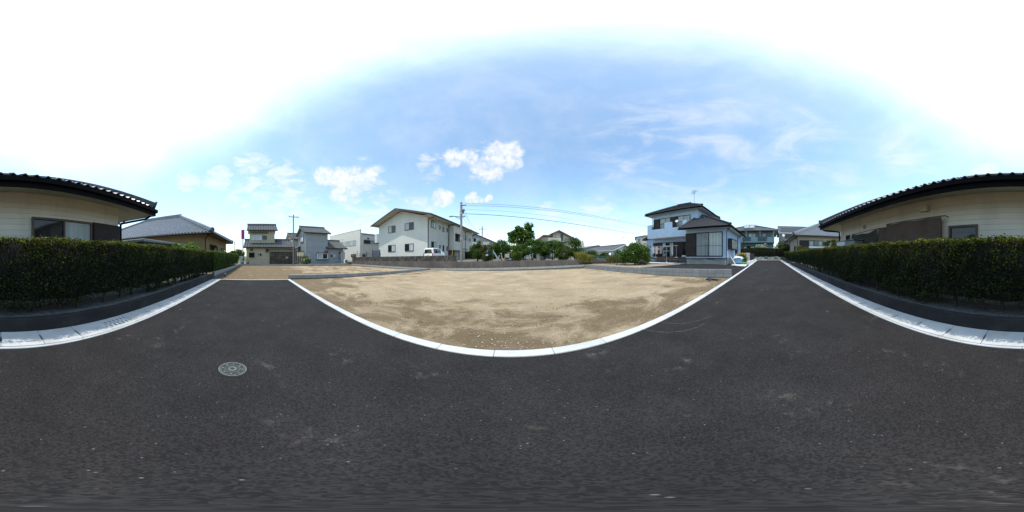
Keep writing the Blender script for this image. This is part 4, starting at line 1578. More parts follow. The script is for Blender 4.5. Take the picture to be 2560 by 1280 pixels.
m.bar((A_[0] - 0.02, -1.34, A_[1] - 0.11), (A_[0] - 0.02, 19.5, A_[1] - 0.11), 0.05, 0.18)
m.tube((C_[0] + 0.10, -1.3, C_[1] - 0.1), (C_[0] + 0.10, 19.5, C_[1] - 0.1), 0.07, None, 8)
m.build('eave_fascia', 'maroon_trim', H)
m = MB()
for P, Q in ((A_, B_), (B_, C_)):
    m.face([(P[0], -1.29, P[1] - 0.16), (Q[0], -1.29, Q[1] - 0.16), (Q[0], 0.0, Q[1] - 0.16), (P[0], 0.0, P[1] - 0.16)])
m.box(0.004, C_[0] - 0.01, -1.28, 19.4, C_[1] - 0.19, C_[1] - 0.165)
m.box(A_[0] + 0.01, -10.565, -1.28, 19.4, A_[1] - 0.19, A_[1] - 0.165)
m.build('soffit', 'apartment_soffit', H, fix=False)
for a, b, z, h, pn in ((-7.97, 1.74, 4.95, 1.15, ['curtain_cream', 'window_glass']), (-4.16, 1.74, 5.0, 1.12, ['curtain_cream', 'window_glass']),
                       (-7.99, 1.76, 1.8, 1.13, ['window_glass', 'curtain_white']), (-4.16, 1.74, 1.84, 1.1, ['window_glass', 'curtain_white'])):
    window(H, (a, -0.004, z + b0), X, -Y, b, h, pn, 'maroon_trim', 0.07, 0.05)
m = MB()
m.box(-11.9, -10.565, 0.06, 8.0, 3.55 + b0, 5.2 + b0)
m.build('balcony', 'apartment_wall', H, bevel=0.02)
m = MB()
m.box(-11.94, -10.57, 0.03, 8.03, 3.42 + b0, 3.545 + b0)
m.build('balcony_base', 'maroon_trim', H)
# long side
for s, w_, z, h, pn in ((0.85, 1.27, 5.15, 1.08, ['curtain_grey', 'curtain_white']), (0.9, 1.25, 1.85, 1.33, ['window_glass', 'curtain_white']), (3.1, 0.34, 5.2, 0.6, ['curtain_grey']),
                        (4.12, 0.45, 4.95, 0.85, ['window_glass']), (5.45, 0.3, 5.1, 0.65, ['window_glass']), (3.1, 0.38, 2.15, 0.65, ['curtain_grey']),
                        (4.14, 0.45, 1.9, 0.9, ['window_glass']), (5.45, 0.3, 2.0, 0.7, ['window_glass']),
                        (10.9, 0.4, 4.9, 0.8, ['window_glass']), (11.8, 0.4, 4.9, 0.8, ['window_glass']), (12.7, 0.8, 4.5, 0.9, ['curtain_grey']),
                        (10.8, 0.4, 1.9, 0.8, ['window_glass']), (11.7, 0.4, 1.9, 0.8, ['window_glass']), (12.6, 0.9, 1.8, 0.95, ['window_glass']),
                        (14.2, 0.92, 4.5, 0.92, ['window_glass', 'curtain_grey']), (14.2, 0.92, 1.75, 0.92, ['window_glass', 'window_glass']),
                        (15.85, 0.33, 4.4, 0.72, ['curtain_grey']), (16.6, 0.33, 4.4, 0.75, ['window_glass']), (15.85, 0.33, 1.75, 0.72, ['curtain_grey']), (16.6, 0.33, 1.75, 0.75, ['window_glass'])):
    window(H, (0.004, s, z + b0), Y, X, w_, h, pn, 'maroon_trim', 0.05, 0.05)
m = MB()
m.box(0.004, 0.95, 6.25, 6.42, 2.1 + b0, 6.3 + b0)
m.box(0.004, 0.95, 9.98, 10.15, 2.1 + b0, 6.3 + b0)
m.box(0.80, 0.95, 6.425, 9.975, 2.1 + b0, 3.62 + b0)
m.box(0.80, 0.95, 6.425, 9.975, 5.02 + b0, 6.3 + b0)
m.box(0.80, 0.95, 6.425, 6.75, 3.625 + b0, 5.015 + b0)
m.box(0.80, 0.95, 9.5, 9.975, 3.625 + b0, 5.015 + b0)
m.build('stair_bay', 'apartment_wall', H)
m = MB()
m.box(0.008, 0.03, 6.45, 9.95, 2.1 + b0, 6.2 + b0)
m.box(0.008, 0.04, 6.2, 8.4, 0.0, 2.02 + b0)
m.build('stair_shade_panel', 'brown_metal', H)  # flat dark panels standing in for shade in the stair opening and entry
m = MB()
m.box(0.008, 1.15, 6.1, 10.0, 2.02 + b0, 2.09 + b0)
m.build('entrance_canopy', 'maroon_trim', H)
m = MB()
m.box(0.05, 0.12, 6.8, 7.5, 5.6 + b0, 5.95 + b0)
m.build('vent_box', 'black_metal', H)
for s in (0.06, 6.0, 10.4, 13.7):
    downpipe(H, [(1.25, s, 6.45 + b0), (0.10, s, 6.2 + b0), (0.07, s, 0)], 'maroon_trim', 0.05)

# ------------------------------------------------------------------ farther buildings
H = thing('apartment_block', 'distant grey-roofed apartment block with an outside stair behind the far utility pole', 'apartment block', (0, 0, 0))
gable_wall(H, [(-17.5, 49, 0.2), (-4.9, 49, 0.2), (-4.9, 49, 5.1), (-11.2, 49, 7.8), (-17.5, 49, 5.1)], (0, 16, 0), 'grey_wall')
m = MB()
for a, b in (((-18.3, 4.95), (-11.2, 8.05)), ((-11.2, 8.05), (-4.1, 4.95))):
    m.hexa([(a[0], 48, a[1] - .1), (b[0], 48, b[1] - .1), (b[0], 66, b[1] - .1), (a[0], 66, a[1] - .1), (a[0], 48, a[1]), (b[0], 48, b[1]), (b[0], 66, b[1]), (a[0], 66, a[1])])
m.build('roof', 'maroon_trim', H)
window(H, (-11.9, 48.99, 5.4), X, -Y, 1.9, 1.3, ['window_glass', 'curtain_white'], 'aluminium', 0.08, 0.08)
m = MB()
m.box(-13.2, -6.6, 47.2, 48.98, 4.35, 4.55)
m.box(-13.2, -6.6, 47.2, 47.3, 4.555, 5.3)
m.build('balcony', 'grey_wall', H)
m = MB()
m.bar((-13.5, 46.8, 5.0), (-8.0, 46.8, 1.6), 0.3, 0.16)
m.build('stair_rail', 'white_wall', H)
rebase(H, (-11.0, 49.0, 0.4))

H = thing('brown_roof_house', 'beige two-storey house with rust-brown stepped roofs rising behind the dark trees', 'house', (0, 0, 0))
gable_wall(H, [(10.9, 43, 0.4), (17.0, 43, 0.4), (17.0, 43, 6.0), (12.55, 43, 7.95), (10.9, 43, 7.25)], (0, 9, 0), 'beige_wall')
gable_wall(H, [(7.7, 43.2, 0.4), (10.89, 43.2, 0.4), (10.89, 43.2, 6.45), (8.3, 43.2, 6.45), (7.7, 43.2, 5.6)], (0, 8.6, 0), 'beige_wall')
m = MB()
for a, b in (((10.2, 7.1), (12.55, 8.2)), ((12.55, 8.2), (17.5, 5.95))):
    m.hexa([(a[0], 42.2, a[1] - .3), (b[0], 42.2, b[1] - .3), (b[0], 53, b[1] - .3), (a[0], 53, a[1] - .3), (a[0], 42.2, a[1] + .04), (b[0], 42.2, b[1] + .04), (b[0], 53, b[1] + .04), (a[0], 53, a[1] + .04)])
for a, b in (((7.0, 5.4), (8.2, 6.75)), ((8.2, 6.75), (10.88, 6.75))):
    m.hexa([(a[0], 42.4, a[1] - .3), (b[0], 42.4, b[1] - .3), (b[0], 52.6, b[1] - .3), (a[0], 52.6, a[1] - .3), (a[0], 42.4, a[1] + .04), (b[0], 42.4, b[1] + .04), (b[0], 52.6, b[1] + .04), (a[0], 52.6, a[1] + .04)])
m.build('roof', 'rust_roof', H)
m = MB()
m.box(13.2, 13.95, 42.9, 42.995, 1.0, 7.3)
m.build('stair_glazing', 'window_glass', H)
m = MB()
m.box(9.4, 14.9, 41.6, 42.99, 5.02, 5.16)
m.build('balcony_slab', 'grey_wall', H)
m = MB()
m.box(9.4, 12.9, 41.62, 41.70, 5.17, 5.9)
m.build('balcony_wall', 'beige_wall', H)
window(H, (11.3, 42.99, 5.9), X, -Y, 0.6, 0.7, ['curtain_grey', 'window_glass'], 'aluminium', 0.06, 0.06)
window(H, (11.6, 42.99, 3.6), X, -Y, 1.0, 1.1, ['curtain_white', 'window_glass'], 'aluminium', 0.06, 0.06)
rebase(H, (12.0, 43.0, 0.45))

H = thing('low_house', 'long low white-walled house with grey slate gable roof and bright white eave', 'house', (0, 0, 0))
gable_wall(H, [(24.9, 34, 0.4), (31.0, 34, 0.4), (31.0, 34, 2.6), (27.95, 34, 3.95), (24.9, 34, 2.6)], (0, 16, 0), 'white_wall')
gable_roof(H, 24.2, 31.7, 33.5, 50.5, 2.62, 0.42, 'slate_grey', 'x' if False else 'y', fascia='white_paint', p=.4, r=.4, amp=0.0, lift=.02, dens=1, capw=.2)
window(H, (24.89, 46, 1.2), -Y, -X, 3.0, 1.3, ['window_glass', 'curtain_white'], 'aluminium', 0.08, 0.08)
rebase(H, (28.0, 34.0, 0.44))
antenna('tv antenna at the gable end of the long low white house', (27.95, 34.3, 4.2), 2.0, 0.9)
antenna('thin tv antenna in the middle of the long low roof', (27.95, 43.0, 4.2), 2.2, 0.2)
H = thing('low_house', 'second low house with a darker grey roof behind the long white-walled one', 'house', (0, 0, 0))
gable_wall(H, [(22.0, 52.5, 0.4), (34.0, 52.5, 0.4), (34.0, 52.5, 3.3), (30.6, 52.5, 4.9), (22.0, 52.5, 3.0)], (0, 9, 0), 'grey_wall')
m = MB()
for a, b in (((21.0, 3.0), (30.6, 5.2)), ((30.6, 5.2), (34.6, 3.4))):
    m.hexa([(a[0], 52, a[1] - .12), (b[0], 52, b[1] - .12), (b[0], 62, b[1] - .12), (a[0], 62, a[1] - .12), (a[0], 52, a[1]), (b[0], 52, b[1]), (b[0], 62, b[1]), (a[0], 62, a[1])])
m.build('roof', 'slate_grey', H)
rebase(H, (28.0, 53.0, 0.44))
antenna('tv antenna on the darker grey roof behind', (25.4, 54.0, 4.2), 2.6, 1.2)

H = thing('beige_block_house', 'small beige flat-roofed two-storey house seen past the corner of the pale blue house', 'house', (24.1, 25.4, 0.44), radians(-43.3))
m = MB()
m.hexa([(0, 0, 0), (8, 0, 0), (8, 7, 0), (0, 7, 0), (0, 0, 4.72), (8, 0, 5.9), (8, 7, 5.9), (0, 7, 4.72)])
m.build('wall', 'beige_wall', H)
m = MB()
m.hexa([(-.2, -.2, 4.70), (8.2, -.2, 5.94), (8.2, 7, 5.94), (-.2, 7, 4.70), (-.2, -.2, 4.8), (8.2, -.2, 6.04), (8.2, 7, 6.04), (-.2, 7, 4.8)])
m.build('roof', 'slate_grey', H)
window(H, (0.5, -.004, 3.62), X, -Y, .75, .85, ['window_glass', 'curtain_grey'], 'aluminium', 0.06, 0.06)

# ------------------------------------------------------------------ pale blue house
H = thing('blue_house', 'pale blue two-storey house with dark slate hip roofs, balcony and front wing', 'house', (0, 0, 0))
walls(H, 13.58, 16.19, 3.63, 7.40, 0.2, 0.94, 'foundation', 'foundation')
walls(H, 13.5, 20.8, 3.55, 7.43, 0.945, 3.9, 'blue_wall')
walls(H, 16.2, 21.0, 7.435, 13.75, 0.2, 6.62, 'blue_wall')
walls(H, 16.195, 20.78, 3.65, 7.42, 0.2, 0.94, 'foundation', 'foundation')
sl_ = dict(p=0.45, r=0.22, amp=0.0, lift=0.022, dens=1)
# upper roof
hip_roof(H, 15.5, 21.7, 6.64, 14.5, 6.52, 0.5, 'slate_dark', soffit='white_soffit', wall=(16.2, 21.0, 7.43, 13.75), fh=0.16, capw=0.16, **sl_)
# front wing roof: front pitch, south pitch and hip between
zE = 3.70
kx = 1 / sqrt(1.25)
m = MB()
tile_plane(m, (12.9, 7.86, zE), (0, -1, 0), (kx, 0, kx * .5), lambda t: 0.0, lambda t: 4.84 - t * kx, 3.65, **sl_)
tile_plane(m, (12.9, 3.02, zE), (1, 0, 0), (0, kx, kx * .5), lambda t: t * kx, lambda t: 8.6, 4.85, **sl_)
m.build('roof_tiles', 'slate_dark', H, kind='stuff', fix=False)
cap_line(H, (12.92, 3.04, zE + 0.02), (16.2, 6.3, zE + 1.65), 'slate_dark', 0.16, 0.14, name='hip_cap')
cap_line(H, (16.2, 6.3, zE + 1.65), (17.2, 7.36, zE + 2.15), 'slate_dark', 0.16, 0.14, name='hip_cap')
cap_line(H, (12.92, 7.80, zE + 0.0), (16.15, 7.80, zE + 1.62), 'slate_dark', 0.12, 0.12, name='verge_cap')
m = MB()
m.box(12.84, 12.89, 2.98, 7.90, zE - 0.17, zE - 0.004)
m.box(12.895, 21.5, 2.97, 3.02, zE - 0.17, zE - 0.004)
m.tube((12.78, 2.95, zE - 0.08), (12.78, 7.9, zE - 0.08), 0.055, None, 8)
m.tube((12.78, 2.91, zE - 0.08), (21.5, 2.91, zE - 0.08), 0.055, None, 8)
m.bar((12.87, 7.88, zE - 0.09), (16.1, 7.88, zE + 1.53), 0.04, 0.16)
m.build('eave_fascia', 'black_fascia', H)
m = MB()
m.face([(12.9, 3.02, zE - 0.15), (13.5, 3.55, zE - 0.13), (13.5, 7.43, zE - 0.13), (12.9, 7.86, zE - 0.15)])
m.face([(12.9, 3.02, zE - 0.15), (21.5, 3.02, zE - 0.15), (20.8, 3.55, zE - 0.13), (13.5, 3.55, zE - 0.13)])
m.face([(12.9, 7.86, zE - 0.15), (13.5, 7.44, zE - 0.13), (16.2, 7.44, zE + 1.3), (16.2, 7.86, zE + 1.4)])
m.build('soffit', 'white_soffit', H, fix=False)
gable_wall(H, [(13.5, 7.38, 3.9), (16.19, 7.38, 3.9), (16.19, 7.38, 5.2)], (0, 0.05, 0), 'blue_wall')
gable_wall(H, [(20.79, 3.6, 3.9), (20.79, 7.43, 3.9), (20.79, 7.43, 5.7)], (-0.05, 0, 0), 'blue_wall')
# wing front: shutter box and sliding glass doors
slat_panel(H, (13.496, 7.40, 1.08), -Y, -X, 0.98, 2.15, 'dark_brown', 'shutter_box', 12, True, 0.12)
window(H, (13.496, 6.40, 1.08), -Y, -X, 2.55, 2.17, ['curtain_grey', 'curtain_white'], 'dark_brown', 0.07, 0.08, rail=0.95)
m = MB()
m.box(13.40, 13.496, 3.6, 7.42, 0.955, 1.03)
m.build('sill', 'blue_wall', H)
m = MB()
m.box(13.565, 13.578, 4.65, 5.3, 0.82, 0.92)
m.build('floor_vent', 'black_metal', H)
downpipe(H, [(12.8, 2.95, zE - 0.12), (13.1, 3.25, zE - 0.32), (13.46, 3.48, zE - 0.45), (13.46, 3.49, 0.3)], 'navy_metal', 0.035)
# bay window on the south side
m = MB()
m.box(14.1, 16.6, 3.15, 3.545, 2.62, 2.70)
m.box(14.1, 16.6, 3.15, 3.545, 1.72, 1.80)
m.box(14.1, 14.16, 3.15, 3.545, 1.805, 2.615)
m.box(16.54, 16.6, 3.15, 3.545, 1.805, 2.615)
m.box(14.9, 14.97, 3.15, 3.2, 1.805, 2.615)
m.box(15.7, 15.77, 3.15, 3.2, 1.805, 2.615)
bay = m.build('bay_window', 'dark_brown', H)
for a, b in ((14.165, 14.895), (14.975, 15.695), (15.775, 16.535)):
    m = MB()
    m.box(a, b, 3.165, 3.18, 1.806, 2.614)
    m.build('pane', 'curtain_grey', bay)
m = MB()
m.box(14.105, 14.118, 3.2, 3.54, 1.806, 2.614)
m.build('pane', 'curtain_grey', bay)
window(H, (17.2, 3.545, 1.3), X, -Y, 1.0, 1.5, ['window_glass'], 'navy_metal', 0.06, 0.06)
downpipe(H, [(18.6, 2.95, zE - 0.12), (18.6, 3.48, zE - 0.4), (18.6, 3.48, 0.4)], 'navy_metal', 0.035)
# balcony
xb = 15.1
m = MB()
zt, zn, zbm = 4.98, 4.32, 3.3
m.box(xb, xb + 0.12, 8.30, 13.80, zbm, zn)
m.box(xb, xb + 0.12, 13.15, 13.80, zn + 0.002, zt)
m.box(xb, xb + 0.12, 10.10, 11.15, zn + 0.002, zt)
m.hexa([(xb, 8.30, zn + .002), (xb + .12, 8.30, zn + .002), (xb + .12, 8.75, zn + .002), (xb, 8.75, zn + .002), (xb, 8.30, zt + .05), (xb + .12, 8.30, zt + .05), (xb + .12, 8.75, zt), (xb, 8.75, zt)])
m.box(xb + 0.122, 16.198, 13.68, 13.80, zbm, zt)
m.build('balcony_wall', 'blue_wall', H, bevel=0.01)
m = MB()
m.box(xb + 0.01, 16.198, 7.9, 13.78, zbm - 0.05, zbm - 0.003)
m.build('balcony_base', 'white_soffit', H)
m = MB()
for a, b in ((11.16, 13.14), (8.76, 10.09)):
    m = MB()
    m.box(xb + 0.03, xb + 0.09, a, b, zt - 0.09, zt - 0.04)
    q = a + 0.06
    while q < b:
        m.box(xb + 0.045, xb + 0.075, q, q + 0.03, zn + 0.003, zt - 0.092)
        q += 0.16
    m.build('balcony_rail', 'dark_brown', H)
# upper windows and shutters
xw = 16.196
slat_panel(H, (xw, 13.62, 3.75), -Y, -X, 0.95, 2.1, 'dark_brown', 'shutter_box', 10, True, 0.10)
window(H, (xw, 12.65, 3.75), -Y, -X, 1.66, 2.1, ['curtain_white', 'curtain_cream'], 'dark_brown', 0.06, 0.07)
slat_panel(H, (xw, 10.97, 3.75), -Y, -X, 0.95, 2.1, 'dark_brown', 'shutter_box', 10, True, 0.10)
window(H, (xw, 10.0, 3.75), -Y, -X, 1.66, 2.1, ['curtain_white', 'curtain_cream'], 'dark_brown', 0.06, 0.07)
window(H, (17.6, 7.43, 5.4), X, -Y, 0.7, 0.35, ['window_glass'], 'dark_brown', 0.05, 0.05)
# lower storey under the balcony
slat_panel(H, (xw, 13.7, 1.0), -Y, -X, 1.35, 1.78, 'dark_brown', 'shutter_box', 12, True, 0.08)
window(H, (xw, 12.3, 1.0), -Y, -X, 1.75, 1.78, ['curtain_white', 'window_glass', 'curtain_white'], 'dark_brown', 0.07, 0.07)
slat_panel(H, (xw, 10.5, 1.0), -Y, -X, 1.1, 1.78, 'dark_brown', 'shutter_box', 10, True, 0.08)
window(H, (xw, 9.36, 1.0), -Y, -X, 1.75, 1.78, ['window_glass', 'curtain_white', 'window_glass'], 'dark_brown', 0.07, 0.07)
# rear lean-to on the north side
walls(H, 18.0, 20.9, 13.755, 16.6, 0.3, 3.5, 'blue_wall')
m = MB()
m.hexa([(17.6, 13.76, 4.55), (21.2, 13.76, 4.55), (21.2, 17.2, 3.45), (17.6, 17.2, 3.45), (17.6, 13.76, 4.68), (21.2, 13.76, 4.68), (21.2, 17.2, 3.58), (17.6, 17.2, 3.58)])
m.build('lean_to_roof', 'slate_dark', H)
downpipe(H, [(15.55, 14.4, 6.35), (15.9, 13.9, 6.2), (16.15, 13.85, 6.05), (16.15, 13.85, 5.0)], 'navy_metal', 0.035)
rebase(H, (14.0, 7.0, 0.4))
antenna('tv antenna on the ridge of the pale blue house', (18.9, 9.2, 7.7), 2.3, 0.7)
t = thing('satellite_dish', 'pale satellite dish on the balcony of the pale blue house', 'satellite dish', (14.95, 9.3, 4.42))
m = MB()
m.tube((0.02, 0, 0.0), (-0.06, 0, 0.42), 0.025, None, 8)
m.build('arm', 'aluminium', t)
m = MB()
c0 = Vector((-0.1, 0, 0.5))
ax = Vector((-0.72, -0.3, 0.55)).normalized()
e1 = ax.cross(Zv).normalized()
e2 = ax.cross(e1)
rings = []
for rr, dd in ((0.01, 0), (0.1, 0.012), (0.17, 0.04)):
    rings.append([c0 + ax * dd + (e1 * cos(q) + e2 * sin(q) * 1.15) * rr for q in [2 * pi * i / 16 for i in range(16)]])
for a, b in zip(rings[:-1], rings[1:]):
    for i in range(16):
        m.face([a[i], a[(i + 1) % 16], b[(i + 1) % 16], b[i]])
m.build('dish', 'pale_concrete', t, smooth=True)

# wooden deck, laundry posts, washing
t = thing('wooden_deck', 'dark brown wooden deck in front of the blue house windows', 'deck', (15.6, 10.8, 0.37))
for i in range(5):
    m = MB()
    m.box(-0.55 + i * 0.2, -0.36 + i * 0.2, -3.1, 2.9, 0.56, 0.6)
    m.build('deck_plank', 'wood_brown', t)
m = MB()
for yy in (-2.9, -1.5, 0.0, 1.4, 2.7):
    m.box(-0.5, -0.4, yy, yy + 0.09, 0, 0.558)
m.box(-0.52, -0.50, -3.1, 2.9, 0.40, 0.558)
m.build('deck_frame', 'wood_brown', t)


def laundry_post(label, loc, h):
    t = thing('laundry_post', label, 'laundry post', loc, 0, 'laundry posts before the blue house')
    m = MB()
    m.tube((0, 0, 0), (0, 0, 0.16), 0.2, 0.10, 10)
    m.build('base', 'foundation', t)
    m = MB()
    m.tube((0, 0, 0.15), (0, 0, h), 0.035, None, 8)
    m.build('post', 'pole_concrete', t)
    m = MB()
    m.bar((-0.0, -0.35, h - 0.05), (0, 0.35, h - 0.05), 0.05, 0.05)
    m.build('arm', 'aluminium', t)
    m = MB()
    m.bar((-0.0, -0.3, h - 0.5), (0, 0.3, h - 0.5), 0.05, 0.05)
    m.build('arm', 'aluminium', t)
    return t


laundry_post('laundry post beside the round bush with its plain top', (13.3, 11.95, 0.37), 1.45)
laundry_post('laundry post nearer the front wing carrying pale hanging clothes', (13.3, 9.55, 0.37), 1.75)
m = MB()
m.tube((14.9, 9.2, 2.25), (14.9, 13.2, 2.25), 0.018, None, 6)
m.tube((14.9, 12.3, 0.97), (14.9, 12.3, 2.25), 0.016, None, 6)
m.tube((14.9, 9.4, 0.97), (14.9, 9.4, 2.25), 0.016, None, 6)
m.tube((14.9, 12.1, 0.985), (14.9, 12.5, 0.985), 0.03, None, 6)
m.tube((14.9, 9.2, 0.985), (14.9, 9.6, 0.985), 0.03, None, 6)
tag(m.build('laundry_rack', 'aluminium'), 'metal laundry rack with a long rod standing on the deck', 'laundry rack')


def garment(name, label, yc, w, ztop, h, mname, cat='shirt', x=14.9, sleeves=True):
    m = MB()
    n = 8
    prof = [(-0.5, 1.0), (-0.42, 0.0)]
    for side in (-1, 1):
        for i in range(n):
            a, b = i / n, (i + 1) / n
            ya, yb = yc + w * (a - .5), yc + w * (b - .5)
            za, zb = ztop - abs(a - .5) * .16, ztop - abs(b - .5) * .16
            xa, xb_ = x + side * 0.03 + 0.012 * sin(9 * a), x + side * 0.03 + 0.012 * sin(9 * b)
            m.face([(xa, ya, za), (xb_, yb, zb), (xb_ + side * .02, yb, ztop - h), (xa + side * .02, ya, ztop - h)])
    if sleeves:
        for sg in (-1, 1):
            m.hexa([(x - .04, yc + sg * w * .5, ztop - .32), (x + .04, yc + sg * w * .5, ztop - .32), (x + .04, yc + sg * (w * .5 + .10), ztop - .42), (x - .04, yc + sg * (w * .5 + .10), ztop - .42),
                    (x - .04, yc + sg * w * .45, ztop - .07), (x + .04, yc + sg * w * .45, ztop - .07), (x + .04, yc + sg * (w * .5 + .16), ztop - .30), (x - .04, yc + sg * (w * .5 + .16), ztop - .30)])
    return tag(m.build(name, mname, fix=False), label, cat, 'washing on the laundry rack')


garment('hanging_shirt', 'pale grey shirt hanging at the bush end of the rack', 12.62, 0.34, 2.22, 0.78, 'cloth_pale')
garment('hanging_shirt', 'pinkish beige shirt hanging next to the pale one', 12.12, 0.36, 2.22, 0.86, 'cloth_pink')
garment('hanging_shirt', 'grey shirt hanging mid-way along the rack', 11.5, 0.30, 2.22, 0.82, 'cloth_grey')
garment('hanging_shirt', 'black T-shirt hanging on the rack in front of the pale curtain', 10.85, 0.40, 2.22, 0.82, 'cloth_dark')
garment('hanging_towel', 'white towel hanging from the rack near the second post', 9.9, 0.16, 2.1, 0.8, 'cloth_pale', 'towel', 14.88, False)
garment('hanging_towel', 'dark narrow towel hanging beside the white one', 9.62, 0.14, 2.1, 0.9, 'cloth_dark', 'towel', 14.88, False)
for nm, lb_, loc, r_, mn in (('plastic_bag', 'crumpled white plastic bag on the deck', (15.3, 8.75, 1.09), (.12, .2, .13), 'white_wall'), ('plastic_bag', 'smaller white plastic bag next to the green basin', (15.3, 8.45, 1.08), (.1, .12, .11), 'petal_white'),
                             ('basin', 'lime green plastic basin on the deck by the white bags', (15.3, 8.1, 1.05), (.14, .17, .09), 'leaf_lime')):
    m = MB()
    m.blob((0, 0, 0), r_, 10, 6, 0.12 if 'bag' in nm else 0.0)
    o = m.build(nm, mn, smooth=True)
    o.location = loc
    tag(o, lb_, nm.replace('plastic_', ''))

# ------------------------------------------------------------------ houses at the east end
H = thing('grey_tile_bungalow', 'pale grey bungalow with silver tiled hip roof seen over the long hedge', 'house', (0, 0, 0))
walls(H, 20.0, 29.0, -14.0, -3.7, 0.4, 3.62, 'beige_wall')
A, B = hip_roof(H, 19.4, 29.8, -15.5, -3.1, 3.69, 0.5, 'kawara_silver', soffit='white_soffit', wall=(20.0, 29.0, -14.0, -3.7), fh=0.16, fascia='dark_brown', p=.30, r=.28, amp=.055, lift=.03, capw=.28)
slat_panel(H, (19.996, -3.9, 1.2), -Y, -X, 1.15, 1.9, 'dark_brown', 'shutter_box', 10, True, 0.08)
window(H, (19.996, -5.08, 1.2), -Y, -X, 1.95, 1.9, ['curtain_white', 'curtain_grey', 'curtain_white'], 'dark_brown', 0.07, 0.08, rail=1.3)
window(H, (19.996, -7.6, 1.2), -Y, -X, 2.2, 1.9, ['curtain_cream', 'window_glass', 'curtain_white'], 'dark_brown', 0.07, 0.08, rail=1.3)
window(H, (22.5, -3.695, 1.4), -X, Y, 0.9, 1.1, ['window_glass'], 'navy_metal', 0.06, 0.06)
downpipe(H, [(19.3, -3.0, 3.5), (19.8, -3.5, 3.3), (19.94, -3.64, 3.2), (19.94, -3.64, 0.4)], 'dark_brown', 0.045)
m = MB()
m.box(19.3, 19.9, -7.0, -5.0, 2.12, 2.3)
m.build('awning', 'white_wall', H)
rebase(H, (20.0, -5.0, 0.4))

H = thing('teal_house', 'teal two-storey house with grey roof and long balcony beyond the road end', 'house', (0, 0, 0))
walls(H, 34.4, 43.0, -1.2, 8.5, 0.5, 6.35, 'teal_wall')
hip_roof(H, 33.3, 44.0, -2.0, 9.6, 6.45, 0.36, 'slate_grey', soffit='grey_wall', wall=(34.4, 43.0, -1.2, 8.5), fh=0.2, fascia='dark_brown', capw=.2, p=.45, r=.3, amp=0, lift=.02, dens=1)
m = MB()
m.box(33.2, 33.35, -1.3, 8.6, 3.9, 5.0)
m.box(33.355, 34.39, -1.3, -1.15, 3.9, 5.0)
m.build('balcony_wall', 'teal_wall', H)
m = MB()
m.box(33.19, 34.39, -1.3, 8.6, 3.72, 3.895)
m.build('balcony_base', 'dark_brown', H)
m = MB()
for yy in (-1.25, 1.55, 4.4):
    m = MB()
    m.box(33.22, 33.36, yy, yy + 0.18, 5.005, 6.3)
    m.build('balcony_post', 'teal_wall', H)
m = MB()
for a, b in ((0.2, 2.1), (3.5, 5.2)):
    q = a
    m = MB()
    m.box(33.08, 33.18, a, b, 4.98, 5.04)
    m.box(33.08, 33.18, a, b, 4.3, 4.36)
    while q < b:
        m.box(33.1, 33.16, q, q + 0.04, 4.361, 4.979)
        q += 0.15
    m.build('balcony_rail', 'navy_metal', H)
window(H, (34.395, 6.2, 4.0), -Y, -X, 1.6, 2.0, ['curtain_cream', 'window_glass'], 'dark_brown', 0.07, 0.07)
window(H, (34.395, 4.2, 4.0), -Y, -X, 2.4, 2.0, ['curtain_white', 'curtain_cream', 'window_glass'], 'dark_brown', 0.07, 0.07)
window(H, (34.395, 1.3, 4.0), -Y, -X, 1.8, 2.0, ['curtain_grey', 'window_glass'], 'dark_brown', 0.07, 0.07)
window(H, (34.395, 5.4, 1.2), -Y, -X, 2.6, 2.0, ['curtain_white', 'window_glass', 'curtain_white'], 'dark_brown', 0.07, 0.07)
window(H, (34.395, 2.2, 1.2), -Y, -X, 2.0, 2.0, ['window_glass', 'curtain_grey'], 'dark_brown', 0.07, 0.07)
for a in (2.95, 4.1):
    m = MB()
    m.hexa([(34.3, a, 6.98), (35.9, a, 7.72), (35.9, a + 1.0, 7.72), (34.3, a + 1.0, 6.98), (34.2, a, 7.12), (35.8, a, 8.02), (35.8, a + 1.0, 8.02), (34.2, a + 1.0, 7.12)])
    m.build('water_heater_panel', 'heater_panel', H)
    m = MB()
    m.tube((35.9, a, 8.0), (35.9, a + 1.0, 8.0), 0.2, None, 10)
    m.build('water_tank', 'aluminium', H)
rebase(H, (34.4, 3.0, 0.52))

H = thing('solar_house', 'two-storey house with a row of dark solar panels on its roof behind the grey bungalow', 'house', (0, 0, 0))
walls(H, 38.8, 46.0, -11.5, -3.0, 0.5, 6.55, 'grey_wall')
gable_wall(H, [(38.8, -3.05, 6.55), (46.0, -3.05, 6.55), (42.4, -3.05, 8.4)], (0, -8.4, 0), 'grey_wall')
kk = 1 / sqrt(1 + .5 ** 2)
gable_roof(H, 38.0, 46.8, -12.2, -2.5, 6.6, 0.5, 'slate_grey', 'y', fascia='white_paint', p=.45, r=.3, amp=0, lift=.02, dens=1, capw=.18)
for i in range(5):
    m = MB()
    y1, y0 = -3.2 - i * 1.72, -4.8 - i * 1.72
    P = lambda d, yy, o: (38.25 + d * kk, yy, 6.72 + d * kk * .5 + o)
    m.hexa([P(.1, y0, .03), P(3.6, y0, .03), P(3.6, y1, .03), P(.1, y1, .03), P(.1, y0, .09), P(3.6, y0, .09), P(3.6, y1, .09), P(.1, y1, .09)])
    m.build('solar_panel', 'solar_cell', H)
m = MB()
m.box(38.0, 38.79, -11.4, -4.0, 5.0, 5.12)
m.box(38.0, 38.1, -11.4, -4.0, 4.1, 4.995)
m.build('balcony', 'grey_wall', H)
window(H, (38.795, -4.2, 4.2), -Y, -X, 2.6, 1.9, ['window_glass', 'window_glass'], 'dark_brown', 0.08, 0.08)
